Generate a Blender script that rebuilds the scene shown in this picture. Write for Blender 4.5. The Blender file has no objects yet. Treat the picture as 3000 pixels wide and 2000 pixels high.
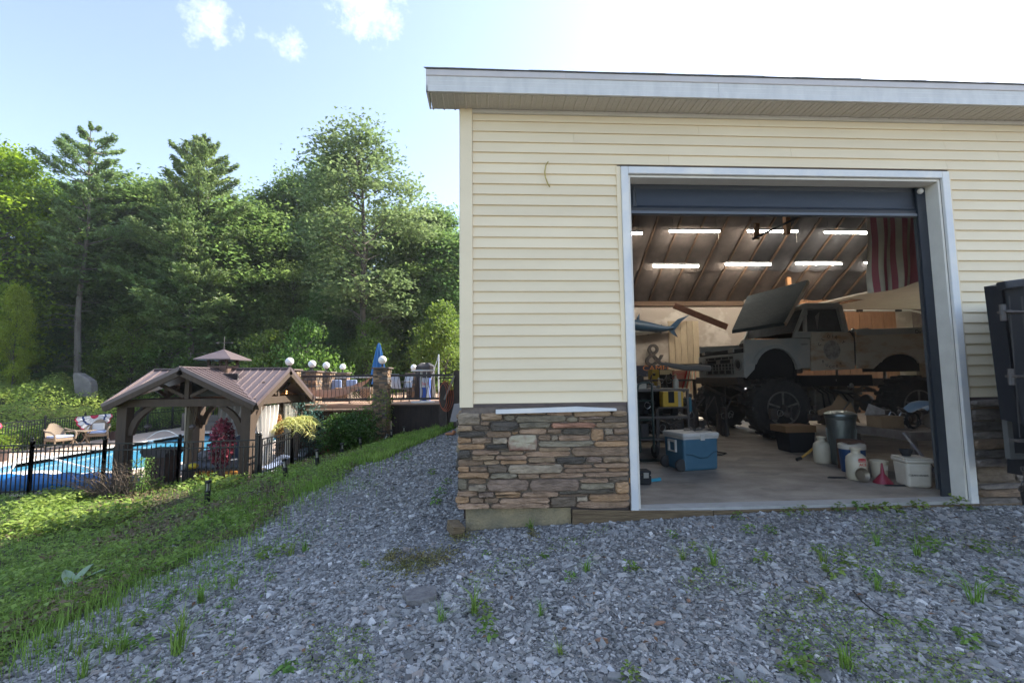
import bpy, math, random
import numpy as np
from mathutils import Vector, Matrix
random.seed(7); RNG = np.random.default_rng(11)
SC = bpy.context.scene; COL = SC.collection
R = math.radians
# ------------------------------------------------------------------ camera, sky, sun, exposure
F = 1333.0; CAMZ = 1.2
PITCH, ROLL = R(4.7), R(0.6)
cam = bpy.data.objects.new('camera', bpy.data.cameras.new('camera')); COL.objects.link(cam)
cam.data.lens = 36.0 * F / 3000.0; cam.data.sensor_width = 36.0
cam.data.clip_start = 0.05; cam.data.clip_end = 2000
MC = (Matrix.Rotation(math.pi / 2 + PITCH, 4, 'X') @ Matrix.Rotation(-ROLL, 4, 'Z'))
cam.matrix_world = Matrix.Translation((0, 0, CAMZ)) @ MC
SC.camera = cam
SUN_AZ, SUN_EL = 58.0, 42.0            # degrees clockwise from +Y (forward) and above the horizon
wd = bpy.data.worlds.new('World'); SC.world = wd; wd.use_nodes = True
nt = wd.node_tree; nt.nodes.clear()
def N(t, ty, **k):
    n = t.nodes.new(ty)
    for a, b in k.items():
        if a.startswith('i_'):
            key = a[2:]; key = int(key) if key.isdigit() else key.replace('_', ' ')
            n.inputs[key].default_value = b
        else: setattr(n, a, b)
    return n
sky = N(nt, 'ShaderNodeTexSky', sky_type='NISHITA', sun_disc=False)
sky.sun_elevation = R(SUN_EL); sky.sun_rotation = R(SUN_AZ)
sky.air_density = 1.0; sky.dust_density = 1.0; sky.ozone_density = 3.2; sky.altitude = 200
bg = N(nt, 'ShaderNodeBackground'); bg.inputs[1].default_value = 0.13
out = N(nt, 'ShaderNodeOutputWorld')
# a few small white clouds, set in the sky by direction
tc = N(nt, 'ShaderNodeTexCoord')
no = N(nt, 'ShaderNodeTexNoise', i_Scale=26.0, i_Detail=8.0, i_Roughness=0.72)
nt.links.new(tc.outputs['Generated'], no.inputs['Vector'])
big = N(nt, 'ShaderNodeTexNoise', i_Scale=2.3, i_Detail=2.0)
nt.links.new(tc.outputs['Generated'], big.inputs['Vector'])
bigr = N(nt, 'ShaderNodeMapRange', i_1=0.66, i_2=0.8, i_3=0.0, i_4=0.4); nt.links.new(big.outputs['Fac'], bigr.inputs[0])
acc = bigr.outputs[0]
def skydir(px, py):
    return (MC.to_3x3() @ Vector(((px - 1500) / F, (1000 - py) / F, -1))).normalized()
for (px, py, rad, amp) in ((620, 62, .10, .62), (800, 120, .07, .5), (850, 130, .07, .6), (1080, 10, .15, .66), (980, 25, .09, .5), (690, 122, .05, .4)):
    d = skydir(px, py)
    dist = N(nt, 'ShaderNodeVectorMath', operation='DISTANCE'); dist.inputs[1].default_value = d
    nm = N(nt, 'ShaderNodeVectorMath', operation='NORMALIZE')
    nt.links.new(tc.outputs['Generated'], nm.inputs[0]); nt.links.new(nm.outputs[0], dist.inputs[0])
    mr = N(nt, 'ShaderNodeMapRange', i_1=0.0, i_2=rad, i_3=amp, i_4=0.0); nt.links.new(dist.outputs['Value'], mr.inputs[0])
    mx = N(nt, 'ShaderNodeMath', operation='MAXIMUM'); nt.links.new(acc, mx.inputs[0]); nt.links.new(mr.outputs[0], mx.inputs[1]); acc = mx.outputs[0]
ad = N(nt, 'ShaderNodeMath', operation='ADD'); nt.links.new(acc, ad.inputs[0]); nt.links.new(no.outputs['Fac'], ad.inputs[1])
cr = N(nt, 'ShaderNodeMapRange', i_1=.90, i_2=1.4, i_3=0.0, i_4=0.5); nt.links.new(ad.outputs[0], cr.inputs[0])
mixc = N(nt, 'ShaderNodeMix', data_type='RGBA'); nt.links.new(cr.outputs[0], mixc.inputs[0])
hs = N(nt, 'ShaderNodeHueSaturation', i_Saturation=0.78); nt.links.new(sky.outputs[0], hs.inputs['Color']); nt.links.new(hs.outputs[0], mixc.inputs[6]); mixc.inputs[7].default_value = (7.5, 7.6, 7.8, 1)
nt.links.new(mixc.outputs[2], bg.inputs[0]); nt.links.new(bg.outputs[0], out.inputs[0])
sd = bpy.data.lights.new('sun', 'SUN'); sd.energy = 4.3; sd.angle = R(0.53); sd.color = (1.0, 0.93, 0.82)
so = bpy.data.objects.new('sun', sd); COL.objects.link(so)
SUNDIR = Vector((math.sin(R(SUN_AZ)) * math.cos(R(SUN_EL)), math.cos(R(SUN_AZ)) * math.cos(R(SUN_EL)), math.sin(R(SUN_EL))))
so.rotation_euler = SUNDIR.to_track_quat('Z', 'Y').to_euler()
SC.view_settings.view_transform = 'Standard'; SC.view_settings.look = 'None'
SC.view_settings.exposure = 1.6; SC.view_settings.gamma = 1.0; SC.view_settings.use_curve_mapping = False
SC.cycles.use_denoising = True; SC.cycles.denoising_prefilter = 'ACCURATE'
SC.cycles.max_bounces = 6; SC.cycles.diffuse_bounces = 4; SC.cycles.glossy_bounces = 3; SC.cycles.transmission_bounces = 4
SC.cycles.transparent_max_bounces = 8; SC.cycles.caustics_reflective = False; SC.cycles.caustics_refractive = False
SC.cycles.sample_clamp_indirect = 6
# ------------------------------------------------------------------ placing: photo direction at a real distance
def ray(px, py): return MC.to_3x3() @ Vector(((px - 1500) / F, (1000 - py) / F, -1))
def P(px, py, Y):
    d = ray(px, py); return Vector((0, 0, CAMZ)) + d * (Y / d.y)
GA = R(3.2); GO = Vector((-.45, 4.03, 0)); GM = Matrix.Translation(GO) @ Matrix.Rotation(GA, 4, 'Z'); GI = GM.inverted()
def W(x, y, z=0.0): return GM @ Vector((x, y, z))          # garage coordinates to world
def G(px, py, yl):                                         # direction met with a garage plane y=yl
    a = GI @ Vector((0, 0, CAMZ)); d = GI.to_3x3() @ ray(px, py); return a + d * ((yl - a.y) / d.y)
# ------------------------------------------------------------------ mesh builder
class MB:
    def __init__(s): s.v = []; s.f = []; s.sm = False
    def add(s, vs, fs):
        o = len(s.v); s.v += [tuple(v) for v in vs]; s.f += [tuple(i + o for i in f) for f in fs]; return s
    def box(s, x0, x1, y0, y1, z0, z1):
        return s.add([(x0, y0, z0), (x1, y0, z0), (x1, y1, z0), (x0, y1, z0), (x0, y0, z1), (x1, y0, z1), (x1, y1, z1), (x0, y1, z1)],
                     [(0, 3, 2, 1), (4, 5, 6, 7), (0, 1, 5, 4), (1, 2, 6, 5), (2, 3, 7, 6), (3, 0, 4, 7)])
    def bar(s, a, b, w, h=None, up=(0, 0, 1)):              # box along a->b
        a = Vector(a); b = Vector(b); h = h or w; d = (b - a).normalized(); u = Vector(up)
        if abs(d.dot(u)) > .98: u = Vector((0, 1, 0))
        sx = d.cross(u).normalized() * w / 2; uy = sx.normalized().cross(d) * h / 2
        vs = [p + i * sx + j * uy for p in (a, b) for i, j in ((-1, -1), (1, -1), (1, 1), (-1, 1))]
        return s.add(vs, [(3, 2, 1, 0), (4, 5, 6, 7), (0, 1, 5, 4), (1, 2, 6, 5), (2, 3, 7, 6), (3, 0, 4, 7)])
    def prism(s, poly, axis, a, b):                         # poly of (u,v); axis 'x','y','z' is the extrusion
        def mk(p, t):
            return {'x': (t, p[0], p[1]), 'y': (p[0], t, p[1]), 'z': (p[0], p[1], t)}[axis]
        n = len(poly); vs = [mk(p, a) for p in poly] + [mk(p, b) for p in poly]
        fs = [tuple(range(n)), tuple(range(2 * n - 1, n - 1, -1))] + [(i, n + i, n + (i + 1) % n, (i + 1) % n) for i in range(n)]
        return s.add(vs, fs)
    def tube(s, pts, r, n=8, cap=True):
        pts = [Vector(p) for p in pts]; m = len(pts); rr = r if isinstance(r, (list, tuple)) else [r] * m
        o = len(s.v); u = None
        for i, p in enumerate(pts):
            d = (pts[min(i + 1, m - 1)] - pts[max(i - 1, 0)]).normalized()
            if u is None:
                u = d.orthogonal().normalized()
            else:
                u = (u - d * u.dot(d))
                u = u.normalized() if u.length > 1e-6 else d.orthogonal().normalized()
            w = d.cross(u)
            for k in range(n):
                a = 2 * math.pi * k / n; s.v.append(tuple(p + (u * math.cos(a) + w * math.sin(a)) * rr[i]))
        for i in range(m - 1):
            for k in range(n):
                s.f.append((o + i * n + k, o + i * n + (k + 1) % n, o + (i + 1) * n + (k + 1) % n, o + (i + 1) * n + k))
        if cap: s.f += [tuple(o + k for k in range(n))[::-1], tuple(o + (m - 1) * n + k for k in range(n))]
        s.sm = True; return s
    def lathe(s, prof, n=20, c=(0, 0, 0), axis='z', sx=1, sy=1):
        o = len(s.v)
        for (r, z) in prof:
            for k in range(n):
                a = 2 * math.pi * k / n; x, y = r * math.cos(a) * sx, r * math.sin(a) * sy
                q = {'z': (x, y, z), 'y': (x, z, y), 'x': (z, x, y)}[axis]
                s.v.append((q[0] + c[0], q[1] + c[1], q[2] + c[2]))
        for i in range(len(prof) - 1):
            for k in range(n): s.f.append((o + i * n + k, o + i * n + (k + 1) % n, o + (i + 1) * n + (k + 1) % n, o + (i + 1) * n + k))
        s.f += [tuple(o + k for k in range(n))[::-1], tuple(o + (len(prof) - 1) * n + k for k in range(n))]
        s.sm = True; return s
    def ball(s, c, r, n=12, sz=1.0, sx=1.0, sy=1.0):
        pr = [(r * math.sin(math.pi * i / (n // 2 + 1)) + 1e-4, -r * sz * math.cos(math.pi * i / (n // 2 + 1))) for i in range(n // 2 + 2)]
        return s.lathe(pr, n, c, sx=sx, sy=sy)
    def sheet(s, fn, nu, nv, thick=0.0):                    # fn(u,v) -> point
        o = len(s.v)
        for j in range(nv + 1):
            for i in range(nu + 1): s.v.append(tuple(fn(i / nu, j / nv)))
        for j in range(nv):
            for i in range(nu):
                a = o + j * (nu + 1) + i; s.f.append((a, a + 1, a + nu + 2, a + nu + 1))
        s.sm = True; return s
    def xf(s, M): s.v = [tuple(M @ Vector(v)) for v in s.v]; return s
def mkmesh(name, mb, mat=None, smooth=None, bevel=0):
    me = bpy.data.meshes.new(name); me.from_pydata(mb.v, [], mb.f); me.update()
    if mat: me.materials.append(mat)
    if (mb.sm if smooth is None else smooth):
        for p in me.polygons: p.use_smooth = True
        try: me.set_sharp_from_angle(angle=R(38))
        except Exception: pass
    return me
def put(name, me, parent=None, loc=None, rot=None, scale=None):
    o = bpy.data.objects.new(name, me); COL.objects.link(o)
    if parent: o.parent = parent
    if loc is not None: o.location = loc
    if rot is not None: o.rotation_euler = rot
    if scale is not None: o.scale = scale
    return o
def part(name, mb, mat, parent=None, loc=None, rot=None, bevel=0, smooth=None, label=None):
    o = put(name, mkmesh(name, mb, mat, smooth), parent, loc, rot)
    if bevel:
        m = o.modifiers.new('b', 'BEVEL'); m.width = bevel; m.segments = 2; m.limit_method = 'ANGLE'; m.angle_limit = R(40)
    if label: o['label'] = label
    return o
def tag(o, label, cat, group=None):
    o['label'] = label; o['category'] = cat
    if group: o['group'] = group
    return o
def thing(name, label, cat, loc=(0, 0, 0), rz=0.0, group=None):
    o = bpy.data.objects.new(name, None); COL.objects.link(o); o.location = loc; o.rotation_euler = (0, 0, rz)
    o.empty_display_size = .1
    return tag(o, label, cat, group)
def gthing(name, label, cat, x, y, z=0.0, rz=0.0, group=None):
    return thing(name, label, cat, W(x, y, z), GA + rz, group)
def struct(o): o['kind'] = 'structure'; return o
def stuff(o): o['kind'] = 'stuff'; return o
def kids(o): return [c for c in bpy.data.objects if c.parent == o]
def copy_tree(o, kid=None):
    c = o.copy(); COL.objects.link(c)
    for k in (KID.get(o.name) or kids(o)):
        d = copy_tree(k); d.parent = c
    return c
KID = {}
def text(s, size, mat, parent, loc, rot=(math.pi / 2, 0, 0), name='lettering', ext=0.001, align='CENTER', sx=1.0):
    cu = bpy.data.curves.new(name, 'FONT'); cu.body = s; cu.size = size; cu.extrude = ext; cu.align_x = align; cu.resolution_u = 3
    tmp = bpy.data.objects.new(name, cu); me = bpy.data.meshes.new_from_object(tmp); me.name = name; me.materials.clear(); me.materials.append(mat); bpy.data.objects.remove(tmp)
    o = put(name, me, parent, loc, rot); o.scale = (sx, 1, 1); return o
# ------------------------------------------------------------------ materials
def mat(name, col, rough=.6, col2=None, scale=6.0, bump=0.0, bscale=40.0, metal=0.0, spec=.5, vary=0.0, stretch=(1, 1, 1), detail=6.0, thr=(.35, .65), emit=None, island=0.0, coat=0.0, sub=None):
    m = bpy.data.materials.new(name); m.use_nodes = True; t = m.node_tree; t.nodes.clear()
    o = N(t, 'ShaderNodeOutputMaterial'); b = N(t, 'ShaderNodeBsdfPrincipled')
    t.links.new(b.outputs[0], o.inputs[0]); b.inputs['Roughness'].default_value = rough; b.inputs['Metallic'].default_value = metal
    b.inputs['Specular IOR Level'].default_value = spec; b.inputs['Coat Weight'].default_value = coat
    c4 = (*col, 1); tc = N(t, 'ShaderNodeTexCoord'); mp = N(t, 'ShaderNodeMapping'); mp.inputs['Scale'].default_value = stretch
    t.links.new(tc.outputs['Object'], mp.inputs[0])
    oi = N(t, 'ShaderNodeObjectInfo')
    offs = N(t, 'ShaderNodeVectorMath', operation='MULTIPLY_ADD'); t.links.new(oi.outputs['Random'], offs.inputs[0]); offs.inputs[1].default_value = (37, 91, 53); t.links.new(mp.outputs[0], offs.inputs[2])
    src = None
    if col2 is not None:
        n = N(t, 'ShaderNodeTexNoise', i_Scale=scale, i_Detail=detail, i_Roughness=.62); t.links.new(offs.outputs[0], n.inputs['Vector'])
        r = N(t, 'ShaderNodeMapRange', i_1=thr[0], i_2=thr[1]); t.links.new(n.outputs['Fac'], r.inputs[0])
        x = N(t, 'ShaderNodeMix', data_type='RGBA'); x.inputs[6].default_value = c4; x.inputs[7].default_value = (*col2, 1); t.links.new(r.outputs[0], x.inputs[0]); src = x.outputs[2]
    if vary or island:
        h = N(t, 'ShaderNodeHueSaturation'); h.inputs['Color'].default_value = c4
        if src: t.links.new(src, h.inputs['Color'])
        rnd = oi.outputs['Random']; amt = vary
        if island:
            g = N(t, 'ShaderNodeNewGeometry'); rnd = g.outputs['Random Per Island']; amt = island
        r2 = N(t, 'ShaderNodeMapRange', i_3=1 - amt, i_4=1 + amt); t.links.new(rnd, r2.inputs[0]); t.links.new(r2.outputs[0], h.inputs['Value'])
        src = h.outputs[0]
    if src: t.links.new(src, b.inputs['Base Color'])
    else: b.inputs['Base Color'].default_value = c4
    if bump:
        n = N(t, 'ShaderNodeTexNoise', i_Scale=bscale, i_Detail=4.0); t.links.new(offs.outputs[0], n.inputs['Vector'])
        bp = N(t, 'ShaderNodeBump', i_Strength=bump, i_Distance=.02); t.links.new(n.outputs['Fac'], bp.inputs['Height']); t.links.new(bp.outputs[0], b.inputs['Normal'])
    if emit:
        b.inputs['Emission Color'].default_value = (*emit[0], 1); b.inputs['Emission Strength'].default_value = emit[1]
    return m
def leafmat(name, c1, c2, trans=.45, scale=1.2, island=.35):
    m = bpy.data.materials.new(name); m.use_nodes = True; t = m.node_tree; t.nodes.clear()
    o = N(t, 'ShaderNodeOutputMaterial'); g = N(t, 'ShaderNodeNewGeometry'); tc = N(t, 'ShaderNodeTexCoord'); oi = N(t, 'ShaderNodeObjectInfo')
    n = N(t, 'ShaderNodeTexNoise', i_Scale=scale, i_Detail=3.0); t.links.new(tc.outputs['Object'], n.inputs['Vector'])
    r = N(t, 'ShaderNodeMapRange', i_1=.35, i_2=.65); t.links.new(n.outputs['Fac'], r.inputs[0])
    x = N(t, 'ShaderNodeMix', data_type='RGBA'); x.inputs[6].default_value = (*c1, 1); x.inputs[7].default_value = (*c2, 1); t.links.new(r.outputs[0], x.inputs[0])
    h = N(t, 'ShaderNodeHueSaturation'); t.links.new(x.outputs[2], h.inputs['Color'])
    r2 = N(t, 'ShaderNodeMapRange', i_3=1 - island, i_4=1 + island); t.links.new(g.outputs['Random Per Island'], r2.inputs[0]); t.links.new(r2.outputs[0], h.inputs['Value'])
    r3 = N(t, 'ShaderNodeMapRange', i_3=.475, i_4=.52); t.links.new(oi.outputs['Random'], r3.inputs[0]); t.links.new(r3.outputs[0], h.inputs['Hue'])
    d = N(t, 'ShaderNodeBsdfPrincipled', i_Roughness=.5); d.inputs['Specular IOR Level'].default_value = .3; t.links.new(h.outputs[0], d.inputs['Base Color'])
    tr = N(t, 'ShaderNodeBsdfTranslucent')
    h2 = N(t, 'ShaderNodeHueSaturation', i_Hue=.497, i_Saturation=1.05, i_Value=1.3); t.links.new(h.outputs[0], h2.inputs['Color']); t.links.new(h2.outputs[0], tr.inputs[0])
    mx = N(t, 'ShaderNodeMixShader', i_0=trans); t.links.new(d.outputs[0], mx.inputs[1]); t.links.new(tr.outputs[0], mx.inputs[2]); t.links.new(mx.outputs[0], o.inputs[0])
    return m
# ------------------------------------------------------------------ numpy leaf meshes
def fastmesh(name, verts, faces, mat=None):
    """verts (n,3); faces (m,k) all of the same k"""
    verts = np.asarray(verts, dtype=np.float32); faces = np.asarray(faces, dtype=np.int32); k = faces.shape[1]
    me = bpy.data.meshes.new(name); me.vertices.add(len(verts)); me.vertices.foreach_set('co', verts.ravel())
    me.loops.add(faces.size); me.loops.foreach_set('vertex_index', faces.ravel())
    me.polygons.add(len(faces)); me.polygons.foreach_set('loop_start', np.arange(0, faces.size, k, dtype=np.int32))
    me.update(calc_edges=True)
    if mat: me.materials.append(mat)
    return me
def unit(a): return a / np.maximum(np.linalg.norm(a, axis=-1, keepdims=True), 1e-9)
def leaves(name, c, size, mat, flat=.5, aspect=.55, dirs=None):
    """one folded four-sided leaf at each centre"""
    n = len(c); nrm = RNG.normal(size=(n, 3)); nrm[:, 2] = np.abs(nrm[:, 2]) + flat * 2; nrm = unit(nrm)
    t = RNG.normal(size=(n, 3)) if dirs is None else dirs + RNG.normal(size=(n, 3)) * .35
    t = unit(t - nrm * (t * nrm).sum(1, keepdims=True)); s = np.cross(nrm, t)
    L = (np.asarray(size) * RNG.uniform(.65, 1.35, n))[:, None]
    v = np.stack([c - t * L * .5, c + s * L * aspect * .5 + nrm * L * .12, c + t * L * .5 - nrm * L * .1, c - s * L * aspect * .5 + nrm * L * .12], 1).reshape(-1, 3)
    f = np.arange(4 * n).reshape(n, 4)
    return fastmesh(name, v, f, mat)
# ================================================================== ground
def sst(a, b, x): t = np.clip((x - a) / (b - a), 0, 1); return t * t * (3 - 2 * t)
def wob(X, Y, s, ph=0.0):
    return (np.sin(X * s + 1.3 * ph) * np.cos(Y * s * 1.13 + ph) + .5 * np.sin(X * s * 2.3 + ph * 2.1 + Y * s * 1.7) + .3 * np.cos(Y * s * 4.1 - X * s * 3.3 + ph)) / 1.8
def edge_x(Y): return np.interp(Y, [0, 3, 6, 8, 10, 12.5, 14.5, 20], [-2.95, -2.95, -2.8, -2.75, -2.45, -2.0, -1.5, -1.2])
def hgt(X, Y):
    X = np.asarray(X, float); Y = np.asarray(Y, float)
    xe = edge_x(Y); he = np.interp(Y, [0, 6, 9, 12.5, 14.5], [-.45, -.38, -.3, -.22, -.16])
    hp = np.interp(X, [-1.2, -.3, 2.2, 6], [-.15, -.09, .0, .0]) - .17 * sst(3.4, 1.0, Y)
    t = np.clip((X - xe) / (-.9 - xe), 0, 1); z = he + (hp - he) * t
    xb = np.interp(Y, [0, 3, 6, 10.8, 14], [-7.6, -7.0, -6.5, -6.1, -6.2]); zb = np.interp(Y, [0, 6, 10.8, 14], [-1.2, -1.2, -1.08, -1.25])
    u = np.clip((xe - X) / (xe - xb), 0, 1); z = np.where(X < xe, he + (zb - he) * (u * .85 + .15 * u * u), z)
    v = sst(0, 5.5, xb - X); z = np.where(X < xb, zb + (-1.42 - zb) * v, z)
    z = z + .035 * wob(X, Y, 1.7) * sst(-2.6, -3.6, X) + .012 * wob(X, Y, 2.9, 2) * sst(4, 3, Y)
    rise = 1.9 * sst(0, 9, np.maximum(-20.3 - X, Y - 30.2)); rise = np.where(X > -3, 0, rise)
    z = z + rise
    inside = sst(-19.9, -19.6, X) * sst(-5.9, -6.25, X) * sst(10.95, 11.25, Y) * sst(30.0, 29.7, Y)
    inside2 = sst(-7.4, -7.1, X) * sst(14.7, 15.0, Y) * sst(30, 29, Y) * sst(1.2, .9, X) * 0
    return z * (1 - inside) + (-3.2) * inside
gx = np.unique(np.round(np.concatenate([-np.geomspace(15, 400, 26)[::-1], np.arange(-24, 9, .16), np.arange(-6.4, -5.7, .08), np.geomspace(9, 400, 22)]), 3))
gy = np.unique(np.round(np.concatenate([-np.geomspace(1, 60, 10)[::-1], np.arange(0, 17, .16), np.arange(17, 34, .3), np.geomspace(34, 600, 26)]), 3))
GX, GY = np.meshgrid(gx, gy); GZ_ = hgt(GX, GY)
vv = np.stack([GX, GY, GZ_], -1).reshape(-1, 3); nx = len(gx)
ii = (np.arange(len(gy) - 1)[:, None] * nx + np.arange(nx - 1)[None, :]).ravel()
def gravelness(X, Y):
    """1 on the crushed stone, 0 on the planted bank"""
    e = edge_x(Y) + .22 * wob(X, Y, 2.1, 1) + .1 * wob(X, Y, 6.3, 4)
    return sst(-.25, .25, X - e)
gme = fastmesh('ground', vv, np.stack([ii, ii + 1, ii + nx + 1, ii + nx], 1))
at = gme.attributes.new('stone', 'FLOAT', 'POINT'); at.data.foreach_set('value', gravelness(GX, GY).ravel().astype(np.float32))
for p in gme.polygons: p.use_smooth = True
m = bpy.data.materials.new('ground_cover'); m.use_nodes = True; t = m.node_tree; b = t.nodes['Principled BSDF']; b.inputs['Roughness'].default_value = .92
tc = N(t, 'ShaderNodeTexCoord'); a = N(t, 'ShaderNodeAttribute', attribute_name='stone')
v1 = N(t, 'ShaderNodeTexVoronoi', i_Scale=95.0); t.links.new(tc.outputs['Object'], v1.inputs['Vector'])
cr1 = N(t, 'ShaderNodeValToRGB'); cr1.color_ramp.elements[0].color = (.09, .088, .086, 1); cr1.color_ramp.elements[1].color = (.30, .298, .295, 1); cr1.color_ramp.elements[1].position = .9
t.links.new(v1.outputs['Color'], cr1.inputs[0])
n1 = N(t, 'ShaderNodeTexNoise', i_Scale=1.6, i_Detail=8.0); t.links.new(tc.outputs['Object'], n1.inputs['Vector'])
r1 = N(t, 'ShaderNodeMapRange', i_1=.52, i_2=.72, i_4=.7); t.links.new(n1.outputs['Fac'], r1.inputs[0])
x1 = N(t, 'ShaderNodeMix', data_type='RGBA'); x1.inputs[7].default_value = (.12, .10, .085, 1); t.links.new(r1.outputs[0], x1.inputs[0]); t.links.new(cr1.outputs[0], x1.inputs[6])
n2 = N(t, 'ShaderNodeTexNoise', i_Scale=7.0, i_Detail=8.0); t.links.new(tc.outputs['Object'], n2.inputs['Vector'])
cr2 = N(t, 'ShaderNodeValToRGB'); e = cr2.color_ramp.elements; e[0].color = (.07, .05, .035, 1); e[0].position = .35; e[1].color = (.075, .10, .03, 1); e[1].position = .6
t.links.new(n2.outputs['Fac'], cr2.inputs[0])
x2 = N(t, 'ShaderNodeMix', data_type='RGBA'); t.links.new(a.outputs['Fac'], x2.inputs[0]); t.links.new(cr2.outputs[0], x2.inputs[6]); t.links.new(x1.outputs[2], x2.inputs[7])
t.links.new(x2.outputs[2], b.inputs['Base Color'])
bp = N(t, 'ShaderNodeBump', i_Strength=.7, i_Distance=.02); t.links.new(v1.outputs['Distance'], bp.inputs['Height']); t.links.new(bp.outputs[0], b.inputs['Normal'])
gme.materials.append(m); ground = struct(put('ground', gme))
def gz(x, y): return float(hgt(x, y))
# ------------------------------------------------------------------ crushed stone: one stuff object, stones set by geometry nodes
def rock_mesh(k):
    r = np.random.default_rng(k); v = np.array([(x, y, z) for x in (-1, 1) for y in (-1, 1) for z in (-1, 1)], float) * (1, .68, .3)
    v *= r.uniform(.55, 1.1, (8, 1)); v += r.normal(0, .09, (8, 3)); v = np.vstack([v, [[0, 0, .36 + r.uniform(-.08, .1)], [r.uniform(.9, 1.3), 0, 0.02]]])
    f = [(0, 1, 3), (0, 3, 2), (0, 4, 5), (0, 5, 1), (2, 3, 7), (2, 7, 6), (0, 2, 6), (0, 6, 4), (1, 5, 8), (5, 7, 8), (7, 3, 8), (3, 1, 8), (4, 6, 9), (6, 7, 9), (7, 5, 9), (5, 4, 9)]
    me = bpy.data.meshes.new('stone'); me.from_pydata([tuple(q) for q in v * .5], [], f); return me
def stone_mat():
    m = bpy.data.materials.new('crushed_slate'); m.use_nodes = True; t = m.node_tree; b = t.nodes['Principled BSDF']; b.inputs['Roughness'].default_value = .85
    oi = N(t, 'ShaderNodeObjectInfo'); cr = N(t, 'ShaderNodeValToRGB'); E_ = cr.color_ramp.elements
    E_[0].color = (.11, .108, .105, 1); E_[1].color = (.62, .59, .55, 1)
    for p, c in ((.3, (.22, .218, .212, 1)), (.62, (.31, .305, .296, 1)), (.86, (.41, .40, .385, 1)), (.93, (.26, .22, .19, 1)), (.96, (.4, .41, .43, 1))): q = E_.new(p); q.color = c
    t.links.new(oi.outputs['Random'], cr.inputs[0]); tc = N(t, 'ShaderNodeTexCoord'); n = N(t, 'ShaderNodeTexNoise', i_Scale=5.0, i_Detail=4.0); t.links.new(tc.outputs['Object'], n.inputs['Vector'])
    r = N(t, 'ShaderNodeMapRange', i_3=.7, i_4=1.3); t.links.new(n.outputs['Fac'], r.inputs[0]); h = N(t, 'ShaderNodeHueSaturation'); t.links.new(cr.outputs[0], h.inputs['Color']); t.links.new(r.outputs[0], h.inputs['Value'])
    t.links.new(h.outputs[0], b.inputs['Base Color']); return m
SM = stone_mat()
def scatter(name, pts, rot, scl, meshes, idx):
    """a mesh of points that draws one of `meshes` at each (kind = stuff)"""
    me = bpy.data.meshes.new(name); me.vertices.add(len(pts)); me.vertices.foreach_set('co', np.asarray(pts, np.float32).ravel())
    A = me.attributes.new('rot', 'FLOAT_VECTOR', 'POINT'); A.data.foreach_set('vector', np.asarray(rot, np.float32).ravel())
    A = me.attributes.new('scl', 'FLOAT_VECTOR', 'POINT'); A.data.foreach_set('vector', np.asarray(scl, np.float32).ravel())
    A = me.attributes.new('idx', 'INT', 'POINT'); A.data.foreach_set('value', np.asarray(idx, np.int32))
    o = put(name, me); g = bpy.data.node_groups.new(name + '_nodes', 'GeometryNodeTree')
    g.interface.new_socket('Geometry', in_out='INPUT', socket_type='NodeSocketGeometry'); g.interface.new_socket('Geometry', in_out='OUTPUT', socket_type='NodeSocketGeometry')
    gi = g.nodes.new('NodeGroupInput'); go = g.nodes.new('NodeGroupOutput'); ip = g.nodes.new('GeometryNodeInstanceOnPoints')
    j = g.nodes.new('GeometryNodeGeometryToInstance')
    for mm in reversed(meshes):
        src = bpy.data.objects.new(name + '_piece', mm); oi = g.nodes.new('GeometryNodeObjectInfo'); oi.inputs['Object'].default_value = src
        g.links.new(oi.outputs['Geometry'], j.inputs[0])
    g.links.new(gi.outputs[0], ip.inputs['Points']); g.links.new(j.outputs[0], ip.inputs['Instance']); ip.inputs['Pick Instance'].default_value = True
    for nm, ty, so_ in (('idx', 'INT', 'Instance Index'), ('rot', 'FLOAT_VECTOR', 'Rotation'), ('scl', 'FLOAT_VECTOR', 'Scale')):
        na = g.nodes.new('GeometryNodeInputNamedAttribute'); na.data_type = ty; na.inputs['Name'].default_value = nm; g.links.new(na.outputs['Attribute'], ip.inputs[so_])
    g.links.new(ip.outputs[0], go.inputs[0]); md = o.modifiers.new('scatter', 'NODES'); md.node_group = g
    return stuff(o)
def wedge_points(n, y0, y1, power=1.0, xlo=-1.25, xhi=1.25):
    """points in the view wedge, denser near the camera"""
    u = RNG.uniform(0, 1, n); y = (y0 ** (1 - power) + u * (y1 ** (1 - power) - y0 ** (1 - power))) ** (1 / (1 - power)) if power != 1 else y0 * (y1 / y0) ** u
    return RNG.uniform(xlo, xhi, n) * y, y
rocks = [rock_mesh(k) for k in range(7)]
for r_ in rocks: r_.materials.append(SM)
x, y = wedge_points(480000, 1.5, 15.5, 1.0)
loc = np.array([0, 0, 0])
gl = np.array([(GI @ Vector((a, b, 0)))[:2] for a, b in ((0, 0),)])
ca, sa = math.cos(GA), math.sin(GA)
lx = (x - GO.x) * ca + (y - GO.y) * sa; ly = -(x - GO.x) * sa + (y - GO.y) * ca
keep = ~((lx > -.01) & (ly > -.03)) & (x > -4.9)
gr = gravelness(x, y); bare = .5 + .5 * wob(x, y, 1.9, 7)
keep &= (RNG.uniform(0, 1, len(x)) < gr * 1.0 + .04 * (gr < .5)) & (RNG.uniform(0, 1, len(x)) < np.clip(.35 + 1.0 * bare + .3 * wob(x, y, .8, 3), .16, 1))
x, y = x[keep], y[keep]; n = len(x)
s = RNG.lognormal(math.log(.0175), .5, n) * np.interp(y, [1.5, 4, 8, 15], [1.0, 1.25, 1.75, 2.5]); s = np.clip(s * .54, .005, .045)
pts = np.stack([x, y, hgt(x, y) + s * .12], 1)
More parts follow.
